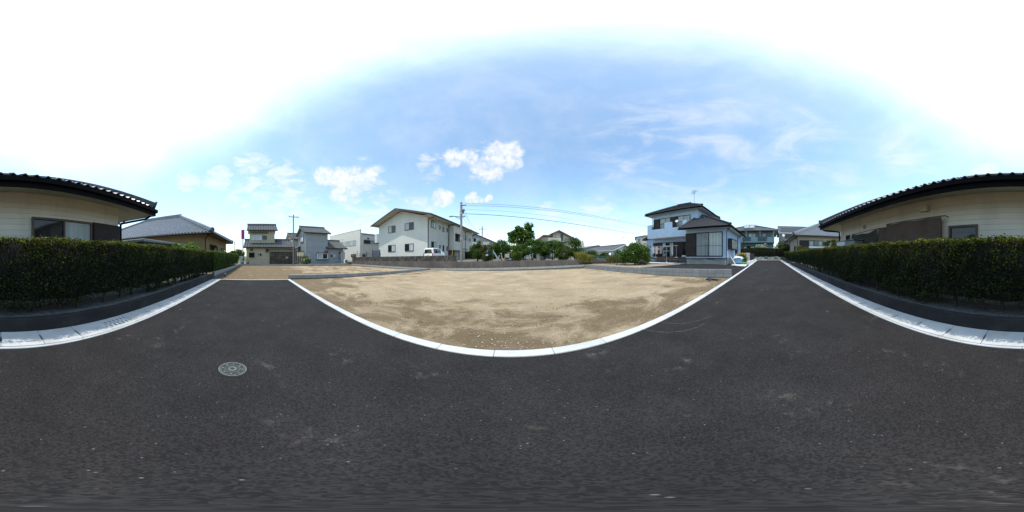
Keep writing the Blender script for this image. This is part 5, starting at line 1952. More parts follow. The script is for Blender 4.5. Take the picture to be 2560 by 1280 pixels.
window(H, (38.795, -8.0, 4.2), -Y, -X, 2.6, 1.9, ['window_glass', 'curtain_white'], 'dark_brown', 0.08, 0.08)
slope_roof(H, (36.9, -3.6, 3.1), (0, -1, 0), (kk, 0, kk * .4), 7.5, 2.0, 'kawara_worn', p=.4, r=.3, amp=.03, dens=4)
rebase(H, (38.8, -7.0, 0.52))
t = thing('satellite_dish', 'round white satellite dish on the corner of the solar panel house', 'satellite dish', (37.9, -3.6, 5.2))
m = MB()
m.tube((0.0, 0, 0), (0.0, 0, 0.5), 0.03, None, 8)
m.build('mast', 'aluminium', t)
m = MB()
m.tube((-0.02, 0, 0.75), (-0.08, 0, 0.77), 0.1, 0.34, 14)
m.build('dish', 'white_wall', t)

# yard bits beside the blue house
m = MB()
n = 16
for i in range(n):
    xa, xb2 = 14.5 + 9.2 * i / n, 14.5 + 9.2 * (i + 1) / n
    ta, tb = g_road(xa) + 0.36 - 0.010 * i, g_road(xb2) + 0.36 - 0.010 * (i + 1)
    m.hexa([(xa, 1.70, -0.2), (xb2, 1.70, -0.2), (xb2, 1.83, -0.2), (xa, 1.83, -0.2), (xa, 1.70, ta), (xb2, 1.70, tb), (xb2, 1.83, tb), (xa, 1.83, ta)])
tag(m.build('low_wall', 'white_wall', fix=False), 'low white wall along the kerb towards the road end', 'low wall')
m = MB()
m.hexa([(13.4, 1.86, 0.1), (17.2, 1.86, 0.1), (17.2, 3.2, 0.1), (13.4, 3.2, 0.1), (13.4, 1.86, 0.27), (17.2, 1.86, 0.62), (17.2, 3.2, 0.60), (13.4, 3.2, 0.30)])
o = m.build('sloping_pavement', 'pale_concrete', kind='structure')
m = MB()
m.hexa([(15.0, 2.0, 0.44), (16.6, 2.0, 0.58), (16.6, 3.0, 0.58), (15.0, 3.0, 0.45), (15.0, 2.0, 0.455), (16.6, 2.0, 0.6), (16.6, 3.0, 0.6), (15.0, 3.0, 0.465)])
tag(m.build('turf_mat', 'turf_mat'), 'bright green turf mat on the sloping pavement', 'mat')
t = thing('leaning_board', 'pale plank leaning beside the blue bin at the blue house corner', 'board', (13.9, 3.2, 0.33))
m = MB()
m.hexa([(0.0, -0.42, 0), (0.12, -0.44, 0), (0.14, -0.38, 0), (0.02, -0.36, 0), (-0.1, 0.02, 0.72), (0.02, 0.0, 0.72), (0.04, 0.06, 0.72), (-0.08, 0.08, 0.72)])
m.build('plank', 'white_wall', t)
t = thing('storage_bin', 'pale blue storage bin with a white cloth over it beside the blue house', 'bin', (15.0, 2.75, 0.45))
m = MB()
m.hexa([(-0.4, -0.3, 0), (0.4, -0.3, 0), (0.4, 0.3, 0), (-0.4, 0.3, 0), (-0.45, -0.36, 0.5), (0.45, -0.36, 0.5), (0.45, 0.36, 0.5), (-0.45, 0.36, 0.5)])
m.build('body', 'pail_blue', t, bevel=0.02)
v = []
f = []
for i in range(9):
    for j in range(7):
        a, b = i / 8, j / 6
        v.append((-0.52 + 1.04 * a, -0.42 + 0.84 * b, 0.56 + 0.05 * sin(7 * a + 4 * b) + 0.08 * sin(3 * a) * b - 0.10 * (abs(a - .5) > .45) - 0.1 * (abs(b - .5) > .45)))
for i in range(8):
    for j in range(6):
        q = i * 7 + j
        f.append((q, q + 7, q + 8, q + 1))
fast_mesh('cover_cloth', np.array(v), np.array(f), ['white_wall'], None, t, None, True)
t = thing('white_board', 'upright white panel with a red-brown edge beside the dark slat fence', 'panel', (17.4, 2.25, 0.6))
m = MB()
m.box(-0.02, 0.02, -0.3, 0.3, 0, 0.86)
m.build('board', 'white_wall', t)
m = MB()
m.box(-0.03, 0.03, -0.36, -0.302, 0, 0.88)
m.build('edge_post', 'rust_red', t)


def potted(label, loc, s, flower, pot='rust_red', n=160):
    t = thing('potted_plant', label, 'potted plant', loc, 0, 'potted plants beside the blue house')
    m = MB()
    m.tube((0, 0, 0), (0, 0, s * .5), s * .28, s * .38, 12)
    m.build('pot', pot, t)
    p = RNG.normal(size=(n, 3)) * np.array([s * .3, s * .3, s * .16]) + np.array([0, 0, s * .72])
    leaves('foliage', p, s * .22, ['leaf_mid', 'leaf_light'], [.6, .4], parent=t)
    if flower:
        p = RNG.normal(size=(n, 3)) * np.array([s * .3, s * .3, s * .08]) + np.array([0, 0, s * .9])
        leaves('blossom', p, s * .16, [flower], None, parent=t, up=2)


potted('pot of yellow and orange flowers behind the covered bin', (16.2, 2.6, 0.62), 0.75, 'amber_flower')
potted('low pot of green leaves on the pavement edge', (15.9, 2.2, 0.57), 0.4, None)
potted('red-brown pot with sparse leaves in front of the white panel', (16.9, 2.35, 0.62), 0.5, None, n=60)
t = thing('stool', 'small dark stool among the pots', 'stool', (16.5, 2.9, 0.62))
m = MB()
m.box(-0.22, 0.22, -0.16, 0.16, 0.33, 0.37)
m.build('seat', 'wood_brown', t)
for a in (-0.19, 0.16):
    for b in (-0.13, 0.10):
        m = MB()
        m.box(a, a + 0.03, b, b + 0.03, 0, 0.329)
        m.build('leg', 'wood_brown', t)
t = thing('slat_fence', 'dark brown vertical slat fence by the kerb at the road end', 'fence', (17.8, 1.98, 0.5))
m = MB()
for zz2 in (0.15, 0.78):
    m.box(0, 5.8, 0.015, 0.045, zz2, zz2 + 0.06)
m.build('rail', 'dark_brown', t)
sm = MB()
sm.box(-0.045, 0.045, -0.014, 0.014, 0, 0.95)
sme = sm.mesh('slat', 'dark_brown')
for i in range(50):
    o = raw_obj('slat', sme, t)
    o.location = (0.06 + i * 0.116, 0, 0.02)
pw = MB()
pw.tube((0, 0, 0), (0, 0, 2.4), 0.05, None, 8)
o = pw.build('dark_post', 'dark_brown')
o.location = (19.3, 2.9, 0.44)
tag(o, 'dark vertical post behind the blue house side wall', 'post')

# stone base and street hedge at the road end
t = thing('stone_wall', 'low rough stone wall under the hedge across the road end', 'stone wall', (26.4, 1.6, 0.42))
m = MB()
m.box(0.03, 0.45, -4.6, 7.4, -0.1, 0.48)
m.build('backing', 'mortar', t)
for row in range(2):
    y = -4.6
    while y < 7.3:
        w_ = random.uniform(0.35, 0.6)
        m = MB()
        m.hexa([(random.uniform(-.05, .02), y + .02, row * .26 - .05), (.1, y + .02, row * .26 - .05), (.1, y + w_ - .02, row * .26 - .05), (random.uniform(-.05, .02), y + w_ - .02, row * .26 - .05),
                (random.uniform(-.04, .03), y + .03, row * .26 + .2), (.1, y + .03, row * .26 + .2), (.1, y + w_ - .03, row * .26 + .2), (random.uniform(-.04, .03), y + w_ - .03, row * .26 + .2)])
        m.build('stone', 'foundation' if random.random() < .5 else 'old_concrete', t, bevel=0.02)
        y += w_

# ------------------------------------------------------------------ hedges


def hedge(name, label, x0, x1, yf, yb, z0f, z1f, dens, size, mats, wts, tipmats, tipw, stems=True, group=None, stem_dx=0.42, topd=1.0, axis='x', inner='hedge_core', thin=0.08):
    """clipped hedge along x (or along y): leafy skin, added dark core that blocks light and a row of stems"""
    sw = (lambda a: a) if axis == 'x' else (lambda a: a[:, [1, 0, 2]])
    t = thing(name, label, 'hedge', (0, 0, 0), 0, group)
    xs = np.linspace(x0, x1, max(2, int(abs(x1 - x0) / 0.35)))
    # closed dark core, added to block light and keep the inside dark
    v, f = [], []
    for x in xs:
        zb_, zt_ = z0f(x), z1f(x)
        i0 = (yf - yb)
        ring = [(yf - .12 * np.sign(i0), zb_ + .24), (yf - .09 * np.sign(i0), zt_ - .075), (yb + .09 * np.sign(i0), zt_ - .075), (yb + .12 * np.sign(i0), zb_ + .24)]
        for (y, z) in ring:
            v.append((x, y + random.uniform(-.02, .02), z + random.uniform(-.025, .025)))
    v = np.array(v)
    for i in range(len(xs) - 1):
        for k in range(4):
            f.append((i * 4 + k, (i + 1) * 4 + k, (i + 1) * 4 + (k + 1) % 4, i * 4 + (k + 1) % 4))
    f.append((0, 1, 2, 3))
    e = (len(xs) - 1) * 4
    f.append((e + 3, e + 2, e + 1, e))
    fast_mesh('dark_core', sw(v), np.array(f), [inner], None, t, 'stuff')
    P, NR, MI = [], [], []
    L_ = abs(x1 - x0)

    def put(n, fn, nr, tipfn):
        p = fn(n)
        # rarefy far from the eye
        d = np.hypot(p[:, 0], p[:, 1])
        keep = RNG.uniform(0, 1, n) < np.clip(7.0 / np.maximum(d, 0.1), 0.12, 1.0) ** 1.0
        p = p[keep]
        P.append(p)
        NR.append(np.tile(np.array(nr), (len(p), 1)))
        q = tipfn(p)
        a = RNG.choice(len(mats), len(p), p=wts)
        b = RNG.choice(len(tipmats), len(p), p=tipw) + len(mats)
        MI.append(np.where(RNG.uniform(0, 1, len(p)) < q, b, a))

    z0v, z1v = np.vectorize(z0f), np.vectorize(z1f)

    def lump(x, z):
        return 0.018 * np.sin(x * 3.1 + 1.3 * np.sin(z * 4)) + 0.018 * np.sin(x * 7.7 + z * 5.2) + 0.014 * np.sin(x * 17 + z * 11)

    sg = np.sign(yf - yb)

    def side(ys, s):
        def fn(n):
            x = RNG.uniform(min(x0, x1), max(x0, x1), n)
            a = RNG.uniform(0, 1, n) ** 0.92
            zb_, zt_ = z0v(x), z1v(x)
            low = np.clip(0.15 - 0.09 * (x < -3.5) + 0.07 * np.sin(x * 2.3) + 0.05 * np.sin(x * 6.1), 0.02, .3)
            z = zb_ + low + (zt_ - zb_ - low) * a
            y = ys + s * (lump(x, z) - 0.03 - np.abs(RNG.normal(0, thin, n)) - 0.05 * np.clip((a - .88) / .12, 0, 1) - .06 * np.clip((.12 - a) / .12, 0, 1))
            return np.stack([x, y, z], -1)
        return fn

    def sunlit_tip_share(p):  # sun-bright leaf colour grows denser upwards, imitating the lit top fringe
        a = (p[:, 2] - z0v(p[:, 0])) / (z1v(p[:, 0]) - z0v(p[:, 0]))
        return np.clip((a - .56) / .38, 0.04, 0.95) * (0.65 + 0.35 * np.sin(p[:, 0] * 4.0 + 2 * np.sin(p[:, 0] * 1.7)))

    def top(n):
        x = RNG.uniform(min(x0, x1), max(x0, x1), n)
        y = RNG.uniform(min(yf, yb), max(yf, yb), n)
        z = z1v(x) + 0.012 * np.sin(x * 5) + 0.012 * np.sin(x * 13 + y * 9) - np.abs(RNG.normal(0, .035, n)) + 0.05 * (RNG.uniform(0, 1, n) > .95) * RNG.uniform(0, 1, n)
        return np.stack([x, y, z], -1)

    hgt = z1f((x0 + x1) / 2) - z0f((x0 + x1) / 2)
    put(int(L_ * hgt * dens), side(yf, sg), (0, sg, 0.2), sunlit_tip_share)
    put(int(L_ * hgt * dens * 0.45), side(yb, -sg), (0, -sg, 0.2), sunlit_tip_share)
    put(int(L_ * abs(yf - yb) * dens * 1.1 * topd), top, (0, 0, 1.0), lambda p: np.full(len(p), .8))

    def ends(n):
        x = np.where(RNG.uniform(0, 1, n) < .5, x0, x1) + RNG.normal(0, .04, n)
        y = RNG.uniform(min(yf, yb), max(yf, yb), n)
        z = z0v(x) + .12 + (z1v(x) - z0v(x) - .12) * RNG.uniform(0, 1, n)
        return np.stack([x, y, z], -1)
    put(int(2 * hgt * abs(yf - yb) * dens), ends, (0, 0, 0.3), sunlit_tip_share)
    p = np.concatenate(P)
    # far leaves are fewer but larger, so the surface stays closed
    leaves('foliage', sw(p), size, mats + tipmats, None, np.concatenate(MI), t, nrm=sw(np.concatenate(NR)) * 0.55, up=0.15)
    if stems:
        x = min(x0, x1) + .2
        while x < max(x0, x1) - .1:
            m = MB()
            xx = x + random.uniform(-.1, .1)
            yy = (yf + yb) / 2 + sg * random.uniform(.0, .14)
            zb_ = z0f(xx)
            r = random.uniform(.022, .034)
            q = lambda a, b, c: (a, b, c) if axis == 'x' else (b, a, c)
            m.tube(q(xx, yy, zb_ - .02), q(xx + random.uniform(-.03, .03), yy + random.uniform(-.02, .02), zb_ + .34), r * 1.15, r * .9, 7)
            if random.random() < .4:
                m.tube(q(xx, yy, zb_ + .05), q(xx + random.uniform(-.12, .12), yy, zb_ + .36), r * .5, r * .4, 5)
            m.build('stem', 'bark', t)
            x += stem_dx * random.uniform(.7, 1.3)
    return t


hz0 = lambda x: 0.19 + max(g_road(x), 0)
hz1 = lambda x: 1.395 + (max(g_road(x), 0) * 0.75 if x > 0 else 0)
hedge('clipped_hedge', 'long dark clipped hedge with yellowish tips coloured sun-bright in front of the cream bungalow', -9.0, 15.5, -2.33, -3.02, hz0, hz1, 4600, 0.035,
      ['hedge_dark', 'hedge_mid'], [.72, .28], ['hedge_tip_sunlit', 'hedge_lime', 'hedge_mid'], [.42, .25, .33])
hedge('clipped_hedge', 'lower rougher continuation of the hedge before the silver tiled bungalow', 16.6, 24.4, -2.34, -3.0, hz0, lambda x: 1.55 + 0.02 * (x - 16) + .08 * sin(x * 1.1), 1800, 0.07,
      ['hedge_dark', 'hedge_mid'], [.6, .4], ['hedge_tip_sunlit', 'hedge_lime', 'hedge_mid'], [.5, .2, .3], stem_dx=0.8)
hedge('clipped_hedge', 'bright green clipped hedge above the low wall of the far sandy plot', -8.75, -21.0, -2.24, -2.95, lambda x: 0.1, lambda x: 1.40, 1800, 0.06,
      ['leaf_mid', 'hedge_mid'], [.55, .45], ['leaf_light', 'hedge_lime', 'leaf_lime'], [.45, .35, .2], stems=False)
hedge('clipped_hedge', 'dark hedge on the stone wall across the end of the road', -3.0, 6.6, 26.6, 27.6, lambda x: 0.85, lambda x: 2.42 + .06 * sin(x), 1500, 0.12,
      ['hedge_dark', 'hedge_mid'], [.72, .28], ['leaf_olive', 'hedge_mid', 'leaf_brown'], [.5, .4, .1], stems=False, axis='y')

# ------------------------------------------------------------------ trees and shrubs


def tree(name, label, cat, loc, h, rx, ry, zc0, mats, wts, n=2200, size=0.14, clumps=26, trunk_r=0.06, group=None, up=0.3, squash=1.0, shell=.55, seed=0, lean=(0, 0), stems=1, clump_r=(.28, .5)):
    """trunk and limbs carrying leaf clumps between height zc0 and h"""
    t = thing(name, label, cat, loc, random.uniform(0, 6.28), group)
    rz = (h - zc0) / 2
    c = np.array([lean[0], lean[1], zc0 + rz])
    cs = []
    while len(cs) < clumps:
        d = RNG.normal(size=3)
        d /= np.linalg.norm(d)
        r = RNG.uniform(shell, .92)
        q = c + d * r * np.array([rx, ry, rz])
        cs.append(q)
    cs = np.array(cs)
    m = MB()
    for s in range(stems):
        o = Vector((random.uniform(-.1, .1) * (stems > 1), random.uniform(-.1, .1) * (stems > 1), -0.05))
        mid = Vector((c[0] * .4 + random.uniform(-.08, .08) * rx, c[1] * .4 + random.uniform(-.08, .08) * ry, zc0 + rz * .25))
        m.tube(o, mid, trunk_r, trunk_r * .75, 8)
        m.tube(mid, Vector(c) + Vector((0, 0, rz * .3)), trunk_r * .75, trunk_r * .4, 7)
        for q in cs[s::stems * 2]:
            a = mid + (Vector(c) - mid) * random.uniform(0, .8)
            m.tube(a, Vector(q), trunk_r * .35, trunk_r * .12, 5)
    m.build('trunk', 'bark', t)
    n = int(n * 1.7)
    size = size * 1.25
    per = max(1, n // clumps)
    P, MI, NR = [], [], []
    for q in cs:
        k = int(per * RNG.uniform(.6, 1.4))
        rr = np.array([rx, ry, rz]) * RNG.uniform(*clump_r)
        d = RNG.normal(size=(k, 3))
        d /= np.linalg.norm(d, axis=1)[:, None]
        p = q + d * (RNG.uniform(0, 1, (k, 1)) ** .45) * rr
        P.append(p)
        NR.append((p - c) / np.array([rx, ry, rz]))
        w = np.array(wts) * RNG.uniform(.5, 1.5, len(wts))
        MI.append(RNG.choice(len(mats), k, p=w / w.sum()))
    p = np.concatenate(P)
    leaves('crown', p, size, mats, None, np.concatenate(MI), t, up=up, nrm=np.concatenate(NR) * .6, aspect=.5)
    return t


def at(px, d, z):
    lo = (px - 1280) / 2560 * 2 * pi
    return (d * sin(lo), d * cos(lo), z)


D3 = ['leaf_dark', 'leaf_mid', 'leaf_light']
gz_ = 0.44
T_ = 'trees behind the concrete retaining wall'
tree('bushy_tree', 'olive bushy tree next to the apartment block end wall', 'tree', at(1194, 20.5, gz_), 2.45, .95, .9, .25, ['leaf_dark', 'leaf_mid', 'leaf_olive'], [.35, .4, .25], 2600, .12, 26, .05, T_, stems=3)
tree('bushy_tree', 'brownish-tipped shrub leaning over the wall near the far utility pole', 'tree', at(1216, 18.6, gz_), 1.95, .85, .7, .05, ['leaf_dark', 'leaf_olive', 'leaf_brown'], [.45, .35, .2], 2200, .10, 24, .04, T_, stems=3)
tree('bushy_tree', 'broad dark green tree between the brownish shrub and the tall leafy tree', 'tree', at(1254, 21.5, gz_), 2.75, 1.75, 1.3, .75, D3, [.55, .38, .07], 4200, .12, 40, .07, T_)
tree('tall_tree', 'tall tree with big drooping leaves standing above all the others', 'tree', at(1303, 26.5, gz_), 6.1, 2.35, 2.1, 2.2, ['leaf_dark', 'leaf_mid', 'leaf_light'], [.38, .42, .2], 2100, .34, 36, .13, T_, up=.1, shell=.5, clump_r=(.22, .38))
tree('bushy_tree', 'pale mottled shrub under the tall tree reaching down to the wall', 'tree', at(1292, 19.4, gz_), 2.15, .95, .8, .1, ['leaf_mid', 'leaf_light', 'leaf_olive'], [.45, .3, .25], 2400, .12, 26, .05, T_, stems=3)
tree('bushy_tree', 'dark tree with a thin bare trunk in front of the grey block shed', 'tree', at(1330, 20.4, gz_), 2.75, 1.7, 1.2, .75, D3, [.5, .42, .08], 3600, .12, 36, .06, T_)
tree('bushy_tree', 'light green loose tree below the brown-roofed house', 'tree', at(1348, 25.0, gz_), 3.1, 1.3, 1.2, .9, ['leaf_mid', 'leaf_light', 'leaf_dark'], [.5, .3, .2], 2000, .15, 26, .06, T_)
tree('bushy_tree', 'dark tree hanging over the pale teal car', 'tree', at(1381, 21.2, gz_), 2.75, 1.75, 1.3, 1.0, D3, [.5, .4, .1], 4000, .12, 38, .07, T_)
tree('bushy_tree', 'yellowish green shrub between the teal car and the darkest tree', 'tree', at(1406, 19.0, gz_), 1.85, .95, .8, .05, ['leaf_mid', 'leaf_olive', 'leaf_dark'], [.4, .35, .25], 2300, .11, 26, .05, T_, stems=3)
tree('bushy_tree', 'darkest dense round tree next to the straw-yellow grass clump', 'tree', at(1436, 19.6, gz_), 2.85, 1.35, 1.2, .45, ['leaf_dark', 'leaf_mid', 'leaf_light'], [.72, .24, .04], 4200, .11, 36, .08, T_)
tree('bushy_tree', 'dark olive shrubs behind the green mesh fence', 'shrub', at(1478, 24.5, gz_), 1.5, 1.7, .9, .0, ['leaf_dark', 'leaf_olive', 'leaf_mid'], [.5, .25, .25], 2200, .13, 30, .04, None, stems=3)
tree('bushy_tree', 'low olive bush in front of the bright white eave', 'shrub', at(1514, 27, gz_), 1.35, 1.5, .9, .0, ['leaf_dark', 'leaf_olive', 'leaf_mid'], [.4, .3, .3], 1600, .14, 26, .04, None, stems=3)
tree('bushy_tree', 'small dark bush before the white gable end of the long low house', 'shrub', at(1547, 24, gz_), 1.75, 1.0, .8, .0, D3, [.5, .4, .1], 1500, .13, 24, .04, None, stems=3)
tree('round_bush', 'large round garden bush at the corner of the blue house', 'bush', at(1588, 15.1, 0.28), 2.0, 1.62, 1.4, .05, ['leaf_dark', 'leaf_mid', 'leaf_light'], [.48, .4, .12], 6500, .10, 52, .06, None, stems=4, shell=.6)
tree('round_bush', 'dark bush squeezed between the round bush and the laundry post', 'bush', at(1611, 16.0, 0.34), 1.55, .75, .7, .0, D3, [.7, .25, .05], 1800, .09, 22, .04, None, stems=3)
tree('flower_bush', 'low pink-flowering bush at the foot of the round bush', 'flowers', at(1603, 14.4, 0.34), 0.55, .42, .4, .0, ['leaf_mid', 'leaf_light', 'petal_pink'], [.5, .25, .25], 500, .09, 14, .02, None, stems=3)
tree('flower_bush', 'bright leafy plant in front of the grey corrugated house door', 'flowers', (-22.6, 7.1, -0.2), 1.35, .85, .75, .0, ['leaf_mid', 'leaf_lime', 'petal_white'], [.45, .4, .15], 1100, .13, 20, .03, None, stems=3)
tree('garden_tree', 'lime green leafy tree beside the ochre bungalow', 'tree', (-9.0, -4.15, 0.05), 1.98, .85, .62, .8, ['leaf_lime', 'leaf_light', 'leaf_mid'], [.55, .3, .15], 1100, .15, 24, .05, None)
tree('garden_tree', 'distant dark tree beside the white sign pole', 'tree', (-44.0, -5.0, -0.1), 3.0, 2.0, 2.0, .4, D3, [.8, .18, .02], 1800, .3, 26, .1, None)
tree('garden_tree', 'dark shrub at the corner of the yellow house by the sign pole', 'shrub', (-26.3, -2.35, -0.1), 1.9, .55, .5, .1, ['leaf_dark', 'leaf_mid', 'petal_white'], [.6, .3, .1], 900, .13, 18, .04, None)
tree('garden_tree', 'lime bush at the far tip of the bright hedge', 'shrub', (-20.9, -3.3, 0.0), 1.65, .5, .5, .2, ['leaf_lime', 'leaf_light'], [.6, .4], 600, .1, 16, .03, None)
tree('clipped_bush', 'round clipped bush standing above the hedge before the silver tiled bungalow', 'bush', (16.9, -3.6, 0.45), 1.68, 1.0, .8, .1, ['hedge_mid', 'hedge_tip_sunlit', 'hedge_dark'], [.5, .25, .25], 3000, .09, 34, .05, None, stems=2, shell=.7)
tree('garden_tree', 'small pruned garden pine before the silver tiled bungalow', 'tree', (17.6, -7.2, 0.45), 2.55, 1.0, 1.0, 1.5, ['leaf_mid', 'leaf_olive', 'leaf_brown'], [.5, .3, .2], 900, .13, 12, .07, None, shell=.6)
tree('garden_tree', 'rounded green tree at the near side of the solar panel house', 'tree', (28.3, -2.6, 0.55), 3.0, 1.5, 1.6, .3, ['leaf_dark', 'leaf_mid', 'leaf_olive'], [.4, .4, .2], 2600, .16, 34, .08, None)
tree('garden_tree', 'green tree over the road-end hedge next to the blue house', 'tree', (28.4, 5.6, 0.55), 3.2, 1.1, 1.2, 1.2, ['leaf_mid', 'leaf_light', 'leaf_dark'], [.45, .3, .25], 1600, .16, 24, .07, None)
tree('flower_bush', 'white-blossomed shrub showing over the road-end hedge', 'flowers', (28.2, .95, 0.55), 2.75, .8, 1.2, 1.2, ['leaf_light', 'petal_white', 'leaf_mid'], [.35, .4, .25], 1300, .14, 22, .05, None)

hedge('shade_backdrop', 'added dark leafy row standing in for shade behind the tree trunks', -9.0, 11.0, 30.5, 32.0, lambda x: 0.45, lambda x: 1.75 + .25 * sin(x * 1.3) + .15 * sin(x * 3.1), 700, .26,  # added dark backdrop for the shade between the trunks; hides the pale yard
      ['leaf_dark', 'hedge_mid'], [.7, .3], ['leaf_mid', 'hedge_mid'], [.5, .5], stems=False)
tree('bushy_tree', 'dark bush filling the gap under the drooping tall tree', 'tree', at(1276, 22.5, gz_), 2.2, 1.1, 1.0, .3, D3, [.6, .35, .05], 1800, .13, 26, .05, T_, stems=3)
tree('bushy_tree', 'dark bush beside the small white van', 'tree', at(1309, 23.0, gz_), 2.3, .9, .9, .5, D3, [.6, .35, .05], 1500, .13, 22, .05, T_, stems=2)
tree('bushy_tree', 'dark bush between the block shed and the pale teal car', 'tree', at(1362, 23.0, gz_), 2.2, 1.0, .9, .7, D3, [.6, .35, .05], 1500, .13, 22, .05, T_, stems=2)
# straw-coloured grass clump, weeds, sprouts


def blades(name, pts, hmin, hmax, wdt, mats, wts, parent=None, spread=.35, kind='stuff'):
    n = len(pts)
    h = RNG.uniform(hmin, hmax, n)[:, None]
    a = RNG.uniform(0, 2 * pi, n)
    dr = np.stack([np.cos(a), np.sin(a), np.zeros(n)], -1)
    sd = np.stack([-np.sin(a), np.cos(a), np.zeros(n)], -1)
    sp = RNG.uniform(.2, 1, (n, 1)) * spread
    v = np.empty((n, 6, 3))
    mid = pts + np.array([0, 0, .6]) * h + dr * h * sp * .35
    tip = pts + np.array([0, 0, .95]) * h + dr * h * sp
    v[:, 0] = pts - sd * wdt
    v[:, 1] = pts + sd * wdt
    v[:, 2] = mid - sd * wdt * .8
    v[:, 3] = mid + sd * wdt * .8
    v[:, 4] = tip - sd * wdt * .12
    v[:, 5] = tip + sd * wdt * .12
    b = np.arange(n)[:, None] * 6
    f = np.concatenate([b + np.array([[0, 1, 3, 2]]), b + np.array([[2, 3, 5, 4]])])
    mi = RNG.choice(len(mats), n, p=wts)
    return fast_mesh(name, v.reshape(-1, 3), f, mats, np.concatenate([mi, mi]), parent, kind)


for px, d, hh, lb_ in ((1452, 17.9, 1.25, 'taller straw-yellow grass clump beside the darkest tree'), (1470, 18.0, .9, 'lower straw-yellow grass clump towards the green mesh fence')):
    t = thing('grass_clump', lb_, 'grass clump', at(px, d, 0.44), 0, 'straw-yellow grass clumps')
    r = np.sqrt(RNG.uniform(0, 1, 900)) * .55
    a = RNG.uniform(0, 2 * pi, 900)
    blades('blade', np.stack([r * np.cos(a), r * np.sin(a), 0 * r], -1), hh * .6, hh * 1.05, .014, ['grass_straw', 'leaf_olive', 'weed_green'], [.7, .2, .1], t, .6)
pts = []
for i in range(1500):
    px = random.uniform(1517, 1566)
    d = random.uniform(16.6, 18.2)
    q = at(px, d, 0.44 if d > 17.6 else 0.40)
    pts.append(q)
o = blades('tall_weeds', np.array(pts), .35, .95, .016, ['grass_dry', 'weed_green', 'leaf_olive'], [.45, .35, .2], None, .25)
tag(o, 'tall dry weeds growing between the retaining wall end and the round bush', 'weeds')
# sparse sprouts on the sandy plot
pts = []
for cx, cy, nn, sp in [(-3.7, 4.3, 26, .5), (-2.2, 3.9, 16, .35), (-1.0, 4.6, 14, .3), (-0.2, 3.1, 10, .25), (1.0, 3.4, 12, .4), (-4.2, 3.1, 16, .4), (2.4, 4.6, 8, .3), (-2.9, 2.6, 12, .2), (0.6, 2.6, 14, .5),
                       (1.8, 2.9, 10, .3), (-5.5, 7.5, 12, 1.0), (3.6, 6.0, 10, .8), (-1.6, 2.35, 10, .3), (0.2, 5.6, 12, .5)]:
    for i in range(nn):
        x, y = random.gauss(cx, sp * .5), random.gauss(cy, sp * .35)
        if y > 1.8:
            for k in range(4):
                pts.append((x + random.uniform(-.015, .015), y + random.uniform(-.015, .015), g_lot(x, y) - 0.01))
o = blades('sprouts', np.array(pts[::2]), .02, .055, .0035, ['weed_green', 'grass_dry'], [.55, .45], None, .9)
tag(o, 'tiny sparse weeds sprouting on the near sandy plot', 'weeds')
# pebbles: loose stones along the inner side of the lot kerb and the edges
P, F = [], []
ico = [(0, 0, 1), (1, 0, 0), (0, 1, 0), (-1, 0, 0), (0, -1, 0), (0, 0, -1)]
icf = [(0, 1, 2), (0, 2, 3), (0, 3, 4), (0, 4, 1), (5, 2, 1), (5, 3, 2), (5, 4, 3), (5, 1, 4)]
cents = []
while len(cents) < 2600:
    x = random.uniform(-8.2, 7.3)
    y = 1.74 + abs(random.gauss(0, .55)) if random.random() < .72 else random.uniform(1.8, 9)
    if y < 9 and random.random() < 0.5 + 0.5 * sin(x * 2.1 + y):
        cents.append((x, y))
for (x, y) in cents:
    s = random.choice((.004, .005, .006, .007, .009, .012, .016)) * random.uniform(.8, 1.3)
    b0_ = len(P)
    rr = [random.uniform(.65, 1.3) for _ in range(6)]
    an = random.uniform(0, 6.28)
    for (vx, vy, vz), q in zip(ico, rr):
        P.append((x + s * q * (vx * cos(an) - vy * sin(an)), y + s * q * (vx * sin(an) + vy * cos(an)), g_lot(x, y) - 0.012 + s * .3 + s * .7 * q * vz))
    F += [tuple(b0_ + k for k in fc) for fc in icf]
o = fast_mesh('pebbles', np.array(P), np.array(F), ['pebble'], None, None, 'stuff')
tag(o, 'scattered pale pebbles on the near sandy plot along the kerb', 'pebbles')

# ------------------------------------------------------------------ vehicles


